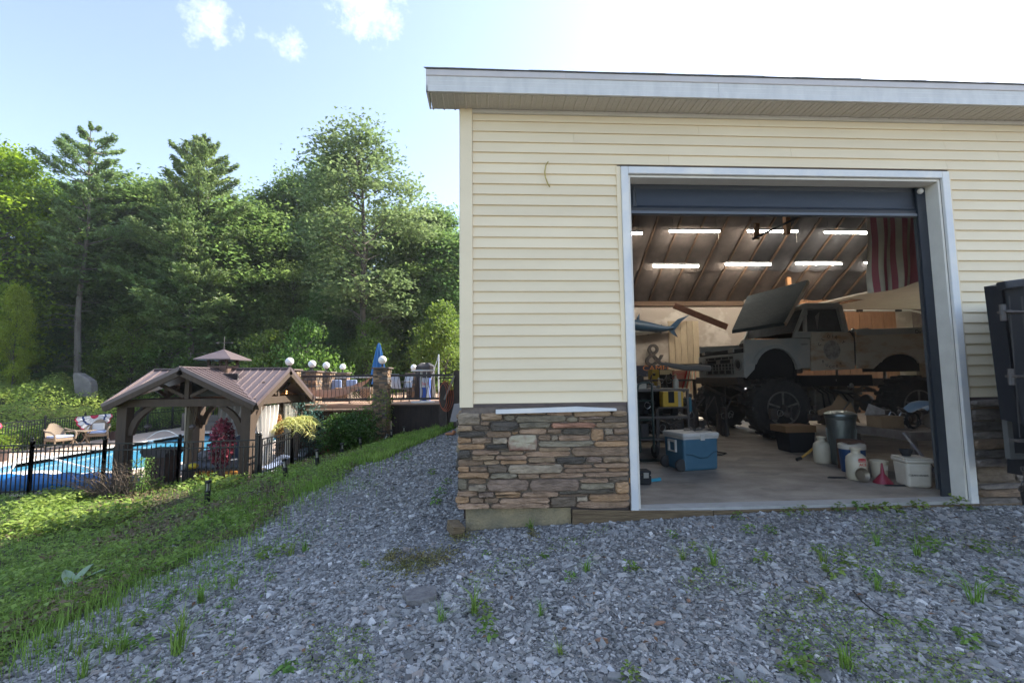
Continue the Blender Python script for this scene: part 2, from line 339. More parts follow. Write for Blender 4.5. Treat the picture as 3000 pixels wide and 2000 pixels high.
scl = np.stack([s, s * RNG.uniform(.7, 1.25, n), s * RNG.uniform(.55, 1.15, n)], 1) * 1.5
rot = np.stack([RNG.normal(0, .35, n), RNG.normal(0, .35, n), RNG.uniform(0, 6.28, n)], 1)
scatter('gravel', pts, rot, scl, rocks, RNG.integers(0, 7, n))
# ------------------------------------------------------------------ ground cover on the bank
LM_weed = leafmat('weed_leaf', (.14, .25, .05), (.25, .36, .09), .45, 3.0, .45)
LM_weed2 = leafmat('weed_leaf_dull', (.17, .18, .075), (.21, .165, .10), .3, 3.0, .4)
LM_grass = leafmat('grass_blade', (.15, .26, .045), (.27, .38, .09), .42, 1.5, .4)
LM_dry = leafmat('dry_stem', (.12, .075, .04), (.16, .11, .07), .1, 1.5, .4)
def weed_cover(name, n, msk, size, mat_, top=.16, y0=2.2, y1=15):
    x, y = wedge_points(n, y0, y1, .8, -1.25, .05); k = msk(x, y); x, y = x[k], y[k]
    hh = RNG.uniform(.0, 1, len(x)) ** 1.4 * top * (.55 + .6 * np.clip(wob(x, y, 2.7, 5) + .4, 0, 1.3))
    c = np.stack([x, y, hgt(x, y) + .015 + hh], 1)
    return stuff(put(name, leaves(name, c, size * np.interp(y, [2, 5, 10, 15], [.8, 1.0, 1.5, 2.0]), mat_, .8, .62)))
infront = lambda x, y: ~((x > -19.5) & (x < -6.05) & (y > 10.9)) & ~((y > 14.4) & (x > -7)) & ~((x > -6.35) & (x < -5.8) & (y > 10.7))
bank = lambda x, y: (gravelness(x, y) < .45) & infront(x, y)
patch = lambda x, y: wob(x, y, 1.25, 3) + .35 * wob(x, y, 4.3, 9)
weed_cover('weeds', 60000, lambda x, y: bank(x, y) & (patch(x, y) > .02 - .5 * (RNG.uniform(0, 1, len(x)) < .25)), .046, LM_weed)
weed_cover('dull_weeds', 40000, lambda x, y: bank(x, y) & (patch(x, y) < .15), .036, LM_weed2, .1)
weed_cover('dead_stems', 20000, lambda x, y: bank(x, y) & (patch(x, y) < .0), .05, LM_dry, .12)
def blades(name, x, y, h, w, mat_, lean=.35, curve=.5, zf=hgt):
    n = len(x); a = RNG.uniform(0, 6.28, n); d = np.stack([np.cos(a), np.sin(a), np.zeros(n)], 1); sidev = np.stack([-np.sin(a), np.cos(a), np.zeros(n)], 1)
    h = h * RNG.uniform(.5, 1.3, n); ln = (RNG.uniform(.1, 1, n) * lean)[:, None]; up = np.array([0, 0, 1.0])
    base = np.stack([x, y, zf(x, y) - .01], 1); H = h[:, None]; w = (w * np.ones(n))[:, None]
    mid = base + up * H * .6 + d * H * ln * .4; tip = base + up * H * (1 - .25 * ln) + d * H * ln * (1 + curve)
    v = np.stack([base - sidev * w, base + sidev * w, mid + sidev * w * .75, tip, mid - sidev * w * .75], 1).reshape(-1, 3)
    i = np.arange(n)[:, None, None] * 5 + np.array([[0, 1, 2], [0, 2, 4], [4, 2, 3]])[None]
    return fastmesh(name, v, i.reshape(-1, 3), mat_)
def edgeband(x, y): return np.exp(-((x - edge_x(y) + .45) / .6) ** 2)
x, y = wedge_points(90000, 1.9, 15, .7, -1.25, .0)
k = (RNG.uniform(0, 1, len(x)) < (edgeband(x, y) * 1.0 + .32 * (x < edge_x(y))) * np.clip(.45 + wob(x, y, 1.9, 11), .05, 1)) & infront(x, y); x, y = x[k], y[k]
stuff(put('grass', blades('grass', x, y, np.interp(y, [2, 6, 14], [.12, .15, .19]), np.interp(y, [2, 6, 14], [.0025, .004, .008]), LM_grass)))
# lush grass strip in front of the dark skirting
x = RNG.uniform(-4.6, -1.2, 26000); y = RNG.uniform(8.5, 14.45, 26000)
k = (x < edge_x(y) + .25) & (x > edge_x(y) - np.interp(y, [8.5, 11, 13, 14.5], [.8, 1.4, 2.2, 2.4]) + .2 * wob(x, y, 3)); x, y = x[k], y[k]
stuff(put('lawn_strip', blades('lawn_strip', x, y, .13, .008, LM_grass, .5)))
# ---- low weeds rooted one by one in the gravel
def tuft_mesh(kind, k):
    rs = np.random.default_rng(k); c = []; d = []
    if kind == 'grass':
        n = 26; a = rs.uniform(0, 6.28, n); r0 = rs.uniform(0, .025, n); global RNG; old = RNG; RNG = rs
        me = blades('tuft', np.cos(a) * r0, np.sin(a) * r0, .15, .003, LM_grass, .8, .8, lambda x, y: np.zeros_like(x)); RNG = old; return me
    n = 34 if kind == 'herb' else 22
    a = rs.uniform(0, 6.28, n); rr = rs.uniform(.01, .085, n) if kind == 'herb' else rs.uniform(.03, .07, n)
    z = (rs.uniform(.01, .10, n) if kind == 'herb' else rs.uniform(.004, .018, n)); dirs = np.stack([np.cos(a), np.sin(a), np.full(n, .12)], 1)
    old = RNG; RNG = rs; me = leaves('tuft', np.stack([np.cos(a) * rr, np.sin(a) * rr, z], 1), .042 if kind == 'herb' else .085, LM_weed, .9 if kind == 'herb' else 2.5, .5 if kind == 'herb' else .32, dirs); RNG = old; return me
TUFTS = {'grass': [tuft_mesh('grass', k) for k in range(3)], 'herb': [tuft_mesh('herb', 10 + k) for k in range(3)], 'rosette': [tuft_mesh('rosette', 20 + k) for k in range(2)]}
LT = {'grass': 'thin grass tuft in the gravel', 'herb': 'small leafy green weed in the gravel', 'rosette': 'flat rosette weed on the gravel'}
def weedling(kind, px, py, s):
    d = ray(px, py); z = -.1
    for _ in range(12): q = Vector((0, 0, CAMZ)) + d * ((z - CAMZ) / d.z); z = gz(q.x, q.y)
    s *= {'rosette': .5, 'herb': .72, 'grass': .8}[kind]; o = put('gravel_weed', random.choice(TUFTS[kind]), None, (q.x, q.y, z), (0, 0, random.uniform(0, 6.28)), (s, s, s))
    where = ('at left' if px < 900 else 'below the veneer' if px < 1700 else 'before the door' if px < 2350 else 'at right') + (', by the sill' if py < 1530 else ', mid yard' if py < 1720 else ', nearest the camera')
    return tag(o, LT[kind] + ' ' + where, 'weed', {'grass': 'grass tufts in the gravel', 'herb': 'leafy weeds in the gravel', 'rosette': 'rosette weeds in the gravel'}[kind])
for a in (('herb', 775, 1640, 1.5), ('rosette', 765, 1625, 1.3), ('rosette', 835, 1960, 1.5), ('herb', 410, 1900, 1.1), ('grass', 523, 1915, 1.6), ('grass', 530, 1850, 1.2),
          ('herb', 1425, 1862, 1.3), ('grass', 1388, 1800, 1.3), ('grass', 1292, 1825, 1.0), ('herb', 1415, 1800, 1.0), ('rosette', 1595, 1630, 1.1), ('grass', 1718, 1675, 1.1), ('herb', 1675, 1700, .8),
          ('herb', 1425, 1630, .7), ('herb', 1553, 1550, .7), ('grass', 1555, 1552, .8), ('herb', 1070, 1660, .7), ('rosette', 1045, 1935, .8), ('herb', 1970, 1575, .8), ('herb', 1850, 1670, .9), ('rosette', 1870, 1668, 1.0),
          ('grass', 1640, 1920, .7), ('herb', 1845, 1990, .9), ('grass', 1585, 1805, .7), ('grass', 2000, 1640, .9), ('grass', 2090, 1655, 1.2), ('herb', 2030, 1610, .8), ('rosette', 2040, 1670, 1.0), ('herb', 2190, 1560, .9), ('herb', 2260, 1560, .9),
          ('herb', 2240, 1650, 1.1), ('herb', 2400, 1625, 1.0), ('grass', 2410, 1650, 1.1), ('herb', 2440, 1690, 1.2), ('herb', 2470, 1650, 1.1), ('rosette', 2495, 1655, 1.1), ('grass', 2570, 1600, 1.0), ('herb', 2555, 1700, 1.0), ('grass', 2570, 1730, 1.0), ('herb', 2620, 1740, .9),
          ('herb', 2405, 1760, 1.1), ('rosette', 2530, 1790, 1.0), ('herb', 2610, 1830, .8), ('herb', 2710, 1850, .9), ('herb', 2830, 1880, 1.0), ('rosette', 2850, 1895, 1.0), ('herb', 2345, 1920, .8), ('grass', 2480, 1960, 1.4), ('herb', 2320, 1975, 1.0), ('herb', 2360, 1985, 1.1), ('grass', 2690, 1630, 1.1), ('herb', 2710, 1600, 1.2),
          ('herb', 2740, 1620, 1.2), ('herb', 2690, 1680, .9), ('grass', 2860, 1770, 1.5), ('herb', 2900, 1700, 1.1), ('herb', 2880, 1620, 1.2), ('herb', 2960, 1760, 1.2), ('herb', 2310, 1510, 1.0), ('herb', 2350, 1505, 1.1), ('herb', 2460, 1500, 1.2), ('herb', 2520, 1495, 1.3), ('herb', 2570, 1500, 1.2), ('herb', 2610, 1498, 1.3), ('rosette', 2640, 1500, 1.3), ('herb', 2690, 1492, 1.3), ('herb', 2810, 1490, 1.6), ('rosette', 2840, 1492, 1.5), ('herb', 2160, 1520, .9), ('herb', 2070, 1500, .8), ('grass', 2090, 1500, .7),
          ('herb', 1190, 1345, 1.6), ('herb', 1265, 1390, 1.3), ('herb', 1310, 1420, 1.2), ('herb', 1290, 1450, 1.2), ('herb', 1275, 1478, 1.3), ('herb', 1190, 1560, .0001)):
    if a[3] > .01: weedling(*a)
for k in range(70):
    px = random.uniform(120, 1000); py = random.uniform(1560, 1990)
    d = ray(px, py); q = Vector((0, 0, CAMZ)) + d * ((-.45 - CAMZ) / d.z)
    if 0 < q.x - float(edge_x(q.y)) < .9 and q.y > 1.6: weedling(random.choice(['grass', 'grass', 'herb']), px, py, random.uniform(.6, 1.2))
# moss-like sedum patch (dull yellow-green) beside the paver
c = []
for (px, py, sx, sy, n) in ((1205, 1735, .16, .055, 900), (1280, 1720, .14, .05, 500), (1150, 1700, .07, .04, 260), (1350, 1650, .1, .03, 300), (1560, 1655, .05, .03, 120)):
    d = ray(px, py); q = Vector((0, 0, CAMZ)) + d * ((-.3 - CAMZ) / d.z)
    xx = q.x + RNG.normal(0, sx * .6, n); yy = q.y + RNG.normal(0, sy * 2.2, n); c.append(np.stack([xx, yy, hgt(xx, yy) + RNG.uniform(.01, .035, n)], 1))
stuff(put('stonecrop_patch', leaves('stonecrop_patch', np.concatenate(c), .018, leafmat('stonecrop', (.16, .17, .05), (.24, .2, .08), .2, 6, .35), .3, .5)))
# mullein with two big woolly leaves
mul = thing('mullein_plant', 'young mullein with large pale woolly leaves among the weeds', 'plant', (0, 0, 0))
q = P(215, 1668, 4.05); mul.location = (q.x, q.y, gz(q.x, q.y)); mm = mat('woolly_leaf', (.24, .32, .2), .9, (.3, .37, .26), 8)
for a, L, up in ((2.6, .23, .75), (.35, .25, .8), (1.2, .2, 1.3), (4.2, .15, .35), (5.4, .15, .3)):
    def fn(u, v, a=a, L=L, up=up):
        w = .045 * math.sin(math.pi * min(1, .08 + u * .92)) ** .7 * (v * 2 - 1); r = u * L * math.cos(up * (1 - .4 * u)); z = u * L * math.sin(up * (1 - .35 * u)) + abs(v * 2 - 1) * .02
        return (math.cos(a) * r - math.sin(a) * w, math.sin(a) * r + math.cos(a) * w, z)
    part('leaf', MB().sheet(fn, 7, 4), mm, mul)
# broken paver
q = P(1228, 1790, 2.88); q.z = gz(q.x, q.y)
pv = MB().prism([(-.10, .02), (-.075, -.02), (-.07, -.07), (.02, -.09), (.105, -.06), (.1, .05), (.03, .075), (-.08, .06)], 'z', 0, .05)
o = part('broken_paver', pv, mat('paver', (.22, .21, .2), .9, (.13, .12, .12), 20, .5, 60), None, (q.x, q.y, q.z - .008), (.05, -.06, .2), .006); tag(o, 'broken grey concrete paver lying on the gravel beside yellowish stonecrop', 'paver')
WS = mat('splinter', (.3, .16, .1), .8, (.22, .13, .09), 30)
for (px, py, z_, rz, L, lb) in ((1935, 1900, 2.5, .5, .08, 'reddish wood splinter on the gravel at the bottom of the yard'), (2020, 1822, 2.7, 1.1, .05, 'small orange chip of wood among the gravel stones'), (1762, 1920, 2.4, .3, .07, 'grey brown bark scrap lying on the near gravel')):
    q = P(px, py, z_); o = part('wood_scrap', MB().prism([(-L / 2, 0), (-L * .2, -.011), (L / 2, -.004), (L * .3, .008), (-L * .1, .012)], 'z', 0, .008), WS, None, (q.x, q.y, gz(q.x, q.y) + .012), (.1, .1, rz)); tag(o, lb, 'wood scrap')
q0 = [P(2505, 1812, 2.72), P(2530, 1840, 2.62), P(2570, 1868, 2.52), P(2605, 1885, 2.46)]
o = part('wire', MB().tube([(p.x, p.y, gz(p.x, p.y) + .02) for p in q0], .0035, 5), mat('black_wire', (.01, .01, .01), .6), None); tag(o, 'thin black wire lying across the gravel on the right', 'wire')

x, y = wedge_points(160, 1.8, 4.2, .9, -.9, 1.1); k = gravelness(x, y) > .5; x, y = x[k], y[k]
stuff(put('fallen_leaves', leaves('fallen_leaves', np.stack([x, y, hgt(x, y) + .022], 1), .034, mat('dead_leaf', (.22, .11, .05), .8, (.15, .09, .05), 30, island=.4), 2.0, .5)))
x, y = wedge_points(26000, 2.0, 4.4, .9, -.8, 1.15); k = (gravelness(x, y) > .5) & (wob(x, y, 2.3, 13) + .5 * wob(x, y, 5.1, 2) + .25 * (x > 1) > .5) & (y < 3.95); x, y = x[k], y[k]
stuff(put('seedling_weeds', leaves('seedling_weeds', np.stack([x, y, hgt(x, y) + RNG.uniform(.012, .04, len(x))], 1), .016, LM_weed, .8, .5)))

def trans(x, y): return np.exp(-((x - edge_x(y) - .35) / .6) ** 2) * np.clip(.3 + 1.1 * wob(x, y, 2.2, 15) + .5 * wob(x, y, 6, 1), 0, 1) * np.interp(y, [2, 5, 9], [1, .8, .3])
x, y = wedge_points(60000, 1.7, 10, .8, -1.2, .1); k = RNG.uniform(0, 1, len(x)) < trans(x, y) * .5; x, y = x[k], y[k]
stuff(put('sparse_grass', blades('sparse_grass', x, y, .085, .0022, LM_grass, .6)))
x, y = wedge_points(60000, 1.7, 10, .8, -1.2, .1); k = RNG.uniform(0, 1, len(x)) < trans(x, y) * .4; x, y = x[k], y[k]
stuff(put('sparse_weeds', leaves('sparse_weeds', np.stack([x, y, hgt(x, y) + RNG.uniform(.01, .06, len(x))], 1), .03, LM_weed, .7, .55)))
# ================================================================== the garage
vinyl = mat('cream_vinyl', (.83, .69, .47), .55, (.76, .625, .42), 1.6, .12, 9, vary=.045, stretch=(.6, 1, 1.4), detail=9, thr=(.4, .75))
white = mat('white_trim', (.80, .76, .69), .5, (.62, .63, .64), 3, .03, 60)
soff = mat('soffit_vinyl', (.58, .52, .44), .6, (.5, .45, .38), 60, .3, 220)
fasc = mat('fascia_aluminium', (.68, .66, .62), .45, (.58, .565, .54), 3.0, .03, 30, stretch=(3, 1, 1), vary=.03)
fasc2 = mat('drip_edge', (.60, .55, .52), .5, (.52, .48, .46), 4)
shg = mat('roof_shingle', (.13, .125, .12), .95, (.26, .26, .24), 60, .8, 150, vary=.2)
brown = mat('brown_starter', (.10, .07, .06), .6, (.07, .05, .045), 10)
conc = mat('old_concrete', (.33, .26, .15), .95, (.19, .165, .11), 5, .6, 50)
slabm = mat('garage_floor', (.40, .345, .28), .8, (.20, .17, .14), 1.8, .25, 30, detail=12, stretch=(1, 1.6, 1), thr=(.38, .68))
timber = mat('old_timber', (.22, .155, .085), .9, (.12, .08, .045), 12, .8, 30, stretch=(.35, 1, 5))
gar = thing('garage_building', 'long cream vinyl sided garage with an open overhead door and stone veneer base', 'garage', GO, GA)
X1 = 15.0; DY = 9.5; SL = math.tan(R(34)); ZE = 3.69
# wall cores behind the siding (with the doorway)
wl = MB(); wl.box(.02, 1.47, .012, .13, .0, ZE); wl.box(4.70, X1, .012, .13, .0, ZE); wl.box(1.47, 4.70, .012, .13, 3.16, ZE)
wall = part('front_wall', wl, brown, gar)
wl = MB(); wl.prism([(.012, 0), (DY, 0), (DY, ZE), (DY / 2, ZE + SL * DY / 2), (.012, ZE)], 'x', .02, .14); part('side_wall', wl, brown, gar)
# clapboards, one board per course
prof = [(0, 0), (-.020, 0), (-.0205, .007), (-.004, .1016), (0, .1016)]
def board(x0, x1, z, nm='siding_board'): return part(nm, MB().prism([(p[0] + .012, z + p[1]) for p in prof], 'x', x0, x1), vinyl, gar, smooth=False)
nrow = 27; P0 = .1001
for i in range(nrow):
    z = .985 + i * P0
    if z + .05 < 3.16:
        board(.105, 1.452, z)
        for a, b_ in ((4.735, 8.6), (8.602, 12.4), (12.402, X1)): board(a, b_, z)
    else:
        cut = [.105, 1.05 + .9 * (i % 3) + .3 * (i % 2), 4.72 + .55 * (i % 2), 8.9, X1]
        for a, b_ in zip(cut[:-1], cut[1:]): board(a + .001, b_ - .001, z)
for i in range(58):
    z = .985 + i * P0; t_ = max(0.0, (z + P0 - 3.72) / SL); b_ = part('siding_board', MB().prism([(.02 + p[0], z + p[1]) for p in prof], 'y', .02 + t_, DY - t_), vinyl, gar, smooth=False)
part('corner_post', MB().prism([(-.002, -.022), (.098, -.022), (.104, -.012), (.104, .0), (.02, .0), (.02, .1), (-.016, .1), (-.016, -.008)], 'z', .955, 3.692), vinyl, gar)
part('j_channel', MB().box(1.44, 1.478, -.014, .012, .985, 3.165), vinyl, gar)
part('j_channel', MB().box(4.712, 4.735, -.014, .012, .985, 3.165), vinyl, gar)
part('starter_strip', MB().box(.106, 1.47, -.012, .012, .955, .984), brown, gar)
part('starter_strip', MB().box(4.735, X1, -.012, .012, .955, .984), brown, gar)
part('frieze_trim', MB().box(.104, X1, -.02, .0, 3.655, 3.69), mat('frieze', (.62, .58, .5), .5, (.56, .52, .45), 4), gar)
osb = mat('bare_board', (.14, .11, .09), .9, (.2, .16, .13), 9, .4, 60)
part('exposed_board', MB().box(.0, 1.47, -.004, .011, .88, .954), osb, gar)
part('white_flashing', MB().prism([(.30, .90), (.30, .935), (1.02, .952), (1.10, .946), (1.36, .932), (1.36, .912)], 'y', -.075, -.004), white, gar)
# door surround
cas = MB()
for x0, x1 in ((1.480, 1.548), (4.640, 4.710)): cas.box(x0, x1, -.03, .012, .05, 3.076); 
part('door_casing', MB().box(1.480, 1.548, -.03, .0, .03, 3.16), white, gar, bevel=.006)
part('door_casing', MB().box(4.636, 4.708, -.03, .0, .02, 3.16), white, gar, bevel=.006)
part('door_casing', MB().box(1.549, 4.635, -.03, .0, 3.092, 3.16), white, gar, bevel=.006)
jamb = mat('jamb_paint', (.78, .73, .64), .6, (.70, .65, .57), 6, .1, 90)
part('door_jamb', MB().box(4.612, 4.634, .0, .15, .05, 3.09), jamb, gar)
part('door_jamb', MB().box(1.55, 1.572, .0, .15, .05, 3.09), jamb, gar)
part('door_head', MB().box(1.573, 4.611, .0, .15, 3.068, 3.09), jamb, gar)
navy = mat('dark_blue_door', (.012, .019, .03), .45, (.018, .025, .036), 3, .1, 40, stretch=(1, 1, 4))
blk = mat('black_rubber', (.012, .013, .015), .6)
part('weather_seal', MB().box(4.52, 4.611, .13, .15, .05, 3.06), navy, gar)
part('weather_seal', MB().box(1.573, 1.60, .13, .15, .05, 3.06), navy, gar)
# overhead door lifted up under the roof slope: four sections, each a part
def sec(y0, z0, y1, z1, nm='door_section'):
    d = Vector((0, y1 - y0, z1 - z0)); L = d.length; d /= L; nrm = Vector((0, -d.z, d.y)); mb = MB()
    pr = [(0, 0), (0, .045), (.03, .055), (.06, .04), (L - .1, .04), (L - .05, .055), (L - .02, .045), (L - .02, 0)]
    mb.prism([(y0 + d.y * u + nrm.y * w, z0 + d.z * u + nrm.z * w) for u, w in pr], 'x', 1.52, 4.66); return part(nm, mb, navy, gar)
sec(.2, 2.80, .22, 3.13); sec(.24, 3.13, .52, 3.5); sec(.55, 3.5, .98, 3.82); sec(1.0, 3.83, 1.45, 4.13)
part('bottom_seal', MB().box(1.52, 4.66, .14, .20, 2.775, 2.80), mat('grey_seal', (.1, .11, .13), .35), gar)
part('door_track', MB().tube([(4.56, .2, .1), (4.56, .2, 3.0), (4.56, .3, 3.3), (4.5, .8, 3.7), (4.5, 2.6, 4.95)], .022, 6), mat('galvanised', (.06, .065, .07), .5, metal=.3), gar)
part('door_track', MB().tube([(1.66, .17, 2.85), (1.66, .17, 3.0), (1.66, .3, 3.3), (1.66, .8, 3.7), (1.66, 2.6, 4.95)], .022, 6), 'x' and bpy.data.materials['galvanised'], gar)
part('corner_roller', MB().ball((4.55, .12, 3.02), .028, 10), mat('off_white_plastic', (.6, .56, .5), .5), gar)
# eave: soffit panels, fascia, shingles, roof
YF = -.25
for i in range(60):
    x = -.262 + i * .1
    if i == 0: sp = mkmesh('soffit_panel', MB().prism([(0, 0), (.004, -.008), (.012, -.008), (.016, 0), (.048, 0), (.051, -.004), (.055, 0), (.1, 0), (.1, .006), (0, .006)], 'y', YF + .012, -.0), soff)
    put('soffit_panel', sp, gar, (x, 0, 3.692))
part('soffit_panel', MB().box(-.262 + 6, X1, YF, 0, 3.692, 3.698), soff, gar)
def fboard(x0, x1): part('fascia_board', MB().prism([(YF, 3.69), (YF - .018, 3.69), (YF - .018, 3.74), (YF - .014, 3.745), (YF - .018, 3.785), (YF - .014, 3.79), (YF - .018, 3.828), (YF, 3.828)], 'x', x0, x1), fasc, gar)
for a, b_ in ((-.285, 2.32), (2.322, 5.9), (5.902, 9.5), (9.502, X1)): fboard(a, b_)
for a, b_ in ((-.288, .93), (.931, 3.4), (3.401, 6.4), (6.401, X1)): part('drip_edge', MB().prism([(YF, 3.829), (YF - .022, 3.829), (YF - .026, 3.834), (YF - .026, 3.884), (YF, 3.884)], 'x', a, b_), fasc2, gar)
part('fascia_end', MB().prism([(YF - .018, 3.69), (YF - .018, 3.885), (YF + .9, 3.885 + .9 * SL), (YF + .9, 3.75 + .9 * SL), (YF + .16, 3.76), (.0, 3.69)], 'x', -.288, -.27), fasc, gar)
part('rake_board', MB().prism([(.64, 3.75 + .88 * SL), (.64, 3.885 + .88 * SL), (DY / 2, 3.885 + (DY / 2 + .25) * SL), (DY / 2, 3.74 + (DY / 2 + .25) * SL)], 'x', -.288, -.27), fasc, gar)
part('rake_board', MB().prism([(DY + .25, 3.75), (DY + .25, 3.885), (DY / 2 + .002, 3.885 + (DY / 2 + .25) * SL), (DY / 2 + .002, 3.74 + (DY / 2 + .25) * SL)], 'x', -.288, -.27), fasc, gar)
part('rake_soffit', MB().prism([(-.0, 3.692), (DY / 2, 3.73 + DY / 2 * SL), (DY / 2, 3.74 + DY / 2 * SL), (-.0, 3.702)], 'x', -.269, .018), soff, gar)
zr = 3.892 + (DY / 2 + .27) * SL
part('roof_deck', MB().prism([(YF - .03, 3.886), (YF - .03, 3.892), (DY / 2, zr), (DY + .28, 3.892), (DY + .28, 3.886), (DY / 2, zr - .04)], 'x', -.3, X1), shg, gar)
for i in range(48):
    x = -.305 + i * .305; w = .303
    for r_, (yy, zz) in enumerate(((YF - .036, 3.888), (YF + .09, 3.888 + .13 * SL))):
        a_ = random.uniform(.006, .013); mb = MB(); y1 = yy + .22
        xs = x + (.15 if r_ else 0); mb.add([(xs, yy, zz), (xs + w, yy, zz), (xs + w, y1, zz + .22 * SL), (xs, y1, zz + .22 * SL), (xs, yy, zz + a_), (xs + w, yy, zz + a_ + random.uniform(-.003, .003)), (xs + w, y1, zz + a_ * .6 + .22 * SL), (xs, y1, zz + a_ * .6 + .22 * SL)],
                 [(0, 3, 2, 1), (4, 5, 6, 7), (0, 1, 5, 4), (1, 2, 6, 5), (2, 3, 7, 6), (3, 0, 4, 7)]); part('shingle', mb, shg, gar)
# yellow wire hanging out of the siding
wy = part('stub_cable', MB().tube([G(*p, -.025) for p in ((1606, 474), (1599, 485), (1596, 503), (1598, 520), (1605, 538), (1611, 548))], .0055, 7), mat('yellow_cable', (.5, .38, .08), .5, (.3, .22, .06), 20), gar)
# foundation and sill timber
fd = MB(); fd.prism([(.035, .095), (.035, -.2), (.95, -.2), (.95, .075)], 'y', -.004, .3); part('foundation', fd, conc, gar)
tm = MB(); tm.prism([(.955, .07), (.955, -.2), (2.2, -.2), (2.2, .03), (1.5, .045)], 'y', -.05, -.022); part('sill_timber', tm, timber, gar, bevel=.006)
tm = MB(); tm.prism([(2.205, .028), (2.205, -.2), (6.2, -.2), (6.2, .01), (4.9, .02)], 'y', -.05, -.022); part('sill_timber', tm, timber, gar, bevel=.008)
part('concrete_apron', MB().prism([(1.55, .05), (1.55, -.1), (4.72, -.1), (4.72, .05)], 'y', -.02, .13), mat('light_concrete', (.46, .45, .43), .9, (.38, .37, .35), 8, .3, 60), gar)
part('floor_slab', MB().prism([(.14, .048), (.14, -.1), (X1, -.1), (X1, .048)], 'y', .131, DY), slabm, gar)
o = part('timber_offcut', MB().box(-.05, .05, -.09, .11, -.04, .045), timber, None, W(-.045, -.06, -.06), (0.05, .1, GA + .35), .004); tag(o, 'short square wood offcut wedged under the stone corner', 'timber')
# ------------------------------------------------------------------ stone veneer: every stone outlined from the photo, its own piece
CS = {'lt': (.36, .32, .25), 'tan': (.36, .28, .19), 'brn': (.27, .205, .145), 'grn': (.25, .235, .18), 'pur': (.27, .215, .175), 'drk': (.16, .135, .105), 'blk': (.085, .08, .07),
      'dgr': (.15, .14, .115), 'red': (.42, .24, .165), 'pnk': (.38, .28, .2), 'org': (.40, .275, .165), 'gry': (.2, .19, .18), 'gr2': (.13, .125, .12)}
CS = {k: (c[0] * 1.08, c[1] * .95, c[2] * .85) for k, c in CS.items()}
SMs = {k: mat('stone_' + k, c, .9, tuple(q * .55 for q in c), 13, 1.0, 42, vary=.2, detail=10, thr=(.42, .66), stretch=(.6, 1, 1.5)) for k, c in CS.items()}
SMs['two'] = mat('stone_two', (.42, .36, .25), .9, (.26, .14, .1), 4, .9, 26, thr=(.45, .58))
def stone(x0, x1, z0, z1, col, par, rs, y=-.0, depth=.05, side=False, shapek=0):
    cx, cz = (x0 + x1) / 2, (z0 + z1) / 2; a, b_ = (x1 - x0) / 2 - .0025, (z1 - z0) / 2 - .0028; n = 12; mb = MB()
    e = 7 if a > 1.6 * b_ else 5; ring = []
    for k in range(n):
        th = 2 * math.pi * (k + .5) / n; c_, s_ = math.cos(th), math.sin(th); q = (abs(c_) ** e + abs(s_) ** e) ** (-1 / e)
        ring.append((q * c_, q * s_))
    if a > 1.8 * b_: ring = [(max(-1, min(1, u * (1 if abs(u) > .9 else 1.25))), w) for u, w in ring]
    jit = [(rs.uniform(-.004, .004), rs.uniform(-.0045, .0045)) for _ in ring]; d = depth * rs.uniform(.6, 1.15); vs = []
    for lv, (sc, dy) in enumerate(((1.0, .0), (.985, -d * .72), (.80, -d))):
        for (u, w), (j, jj) in zip(ring, jit):
            k1 = (a - (1 - sc) * min(a, b_) * 1.1) / a; k2 = (b_ - (1 - sc) * min(a, b_) * 1.1) / b_
            vs.append((cx + u * a * k1 + j, y + dy + (rs.uniform(-.006, .006) if lv == 2 else 0), cz + w * b_ * k2 + jj))
    vs.append((cx + rs.uniform(-.2, .2) * a, y - d * 1.03 + rs.uniform(-.004, .004), cz))
    fs = [(i, (i + 1) % n, n + (i + 1) % n, n + i) for i in range(n)] + [(n + i, n + (i + 1) % n, 2 * n + (i + 1) % n, 2 * n + i) for i in range(n)] + [(2 * n + i, 2 * n + (i + 1) % n, 3 * n) for i in range(n)]
    if side: vs = [(v[1], v[0], v[2]) for v in vs]; fs = [f[::-1] for f in fs]
    mb.add(vs, fs); o = part('stone', mb, SMs[col], par, smooth=False); return o
part('mortar_bed', MB().box(-.0, 1.472, -.012, .011, .09, .878), mat('mortar', (.20, .16, .12), .95, (.14, .11, .085), 20, .5, 80), gar)
mort = bpy.data.materials['mortar']
rs = random.Random(3)
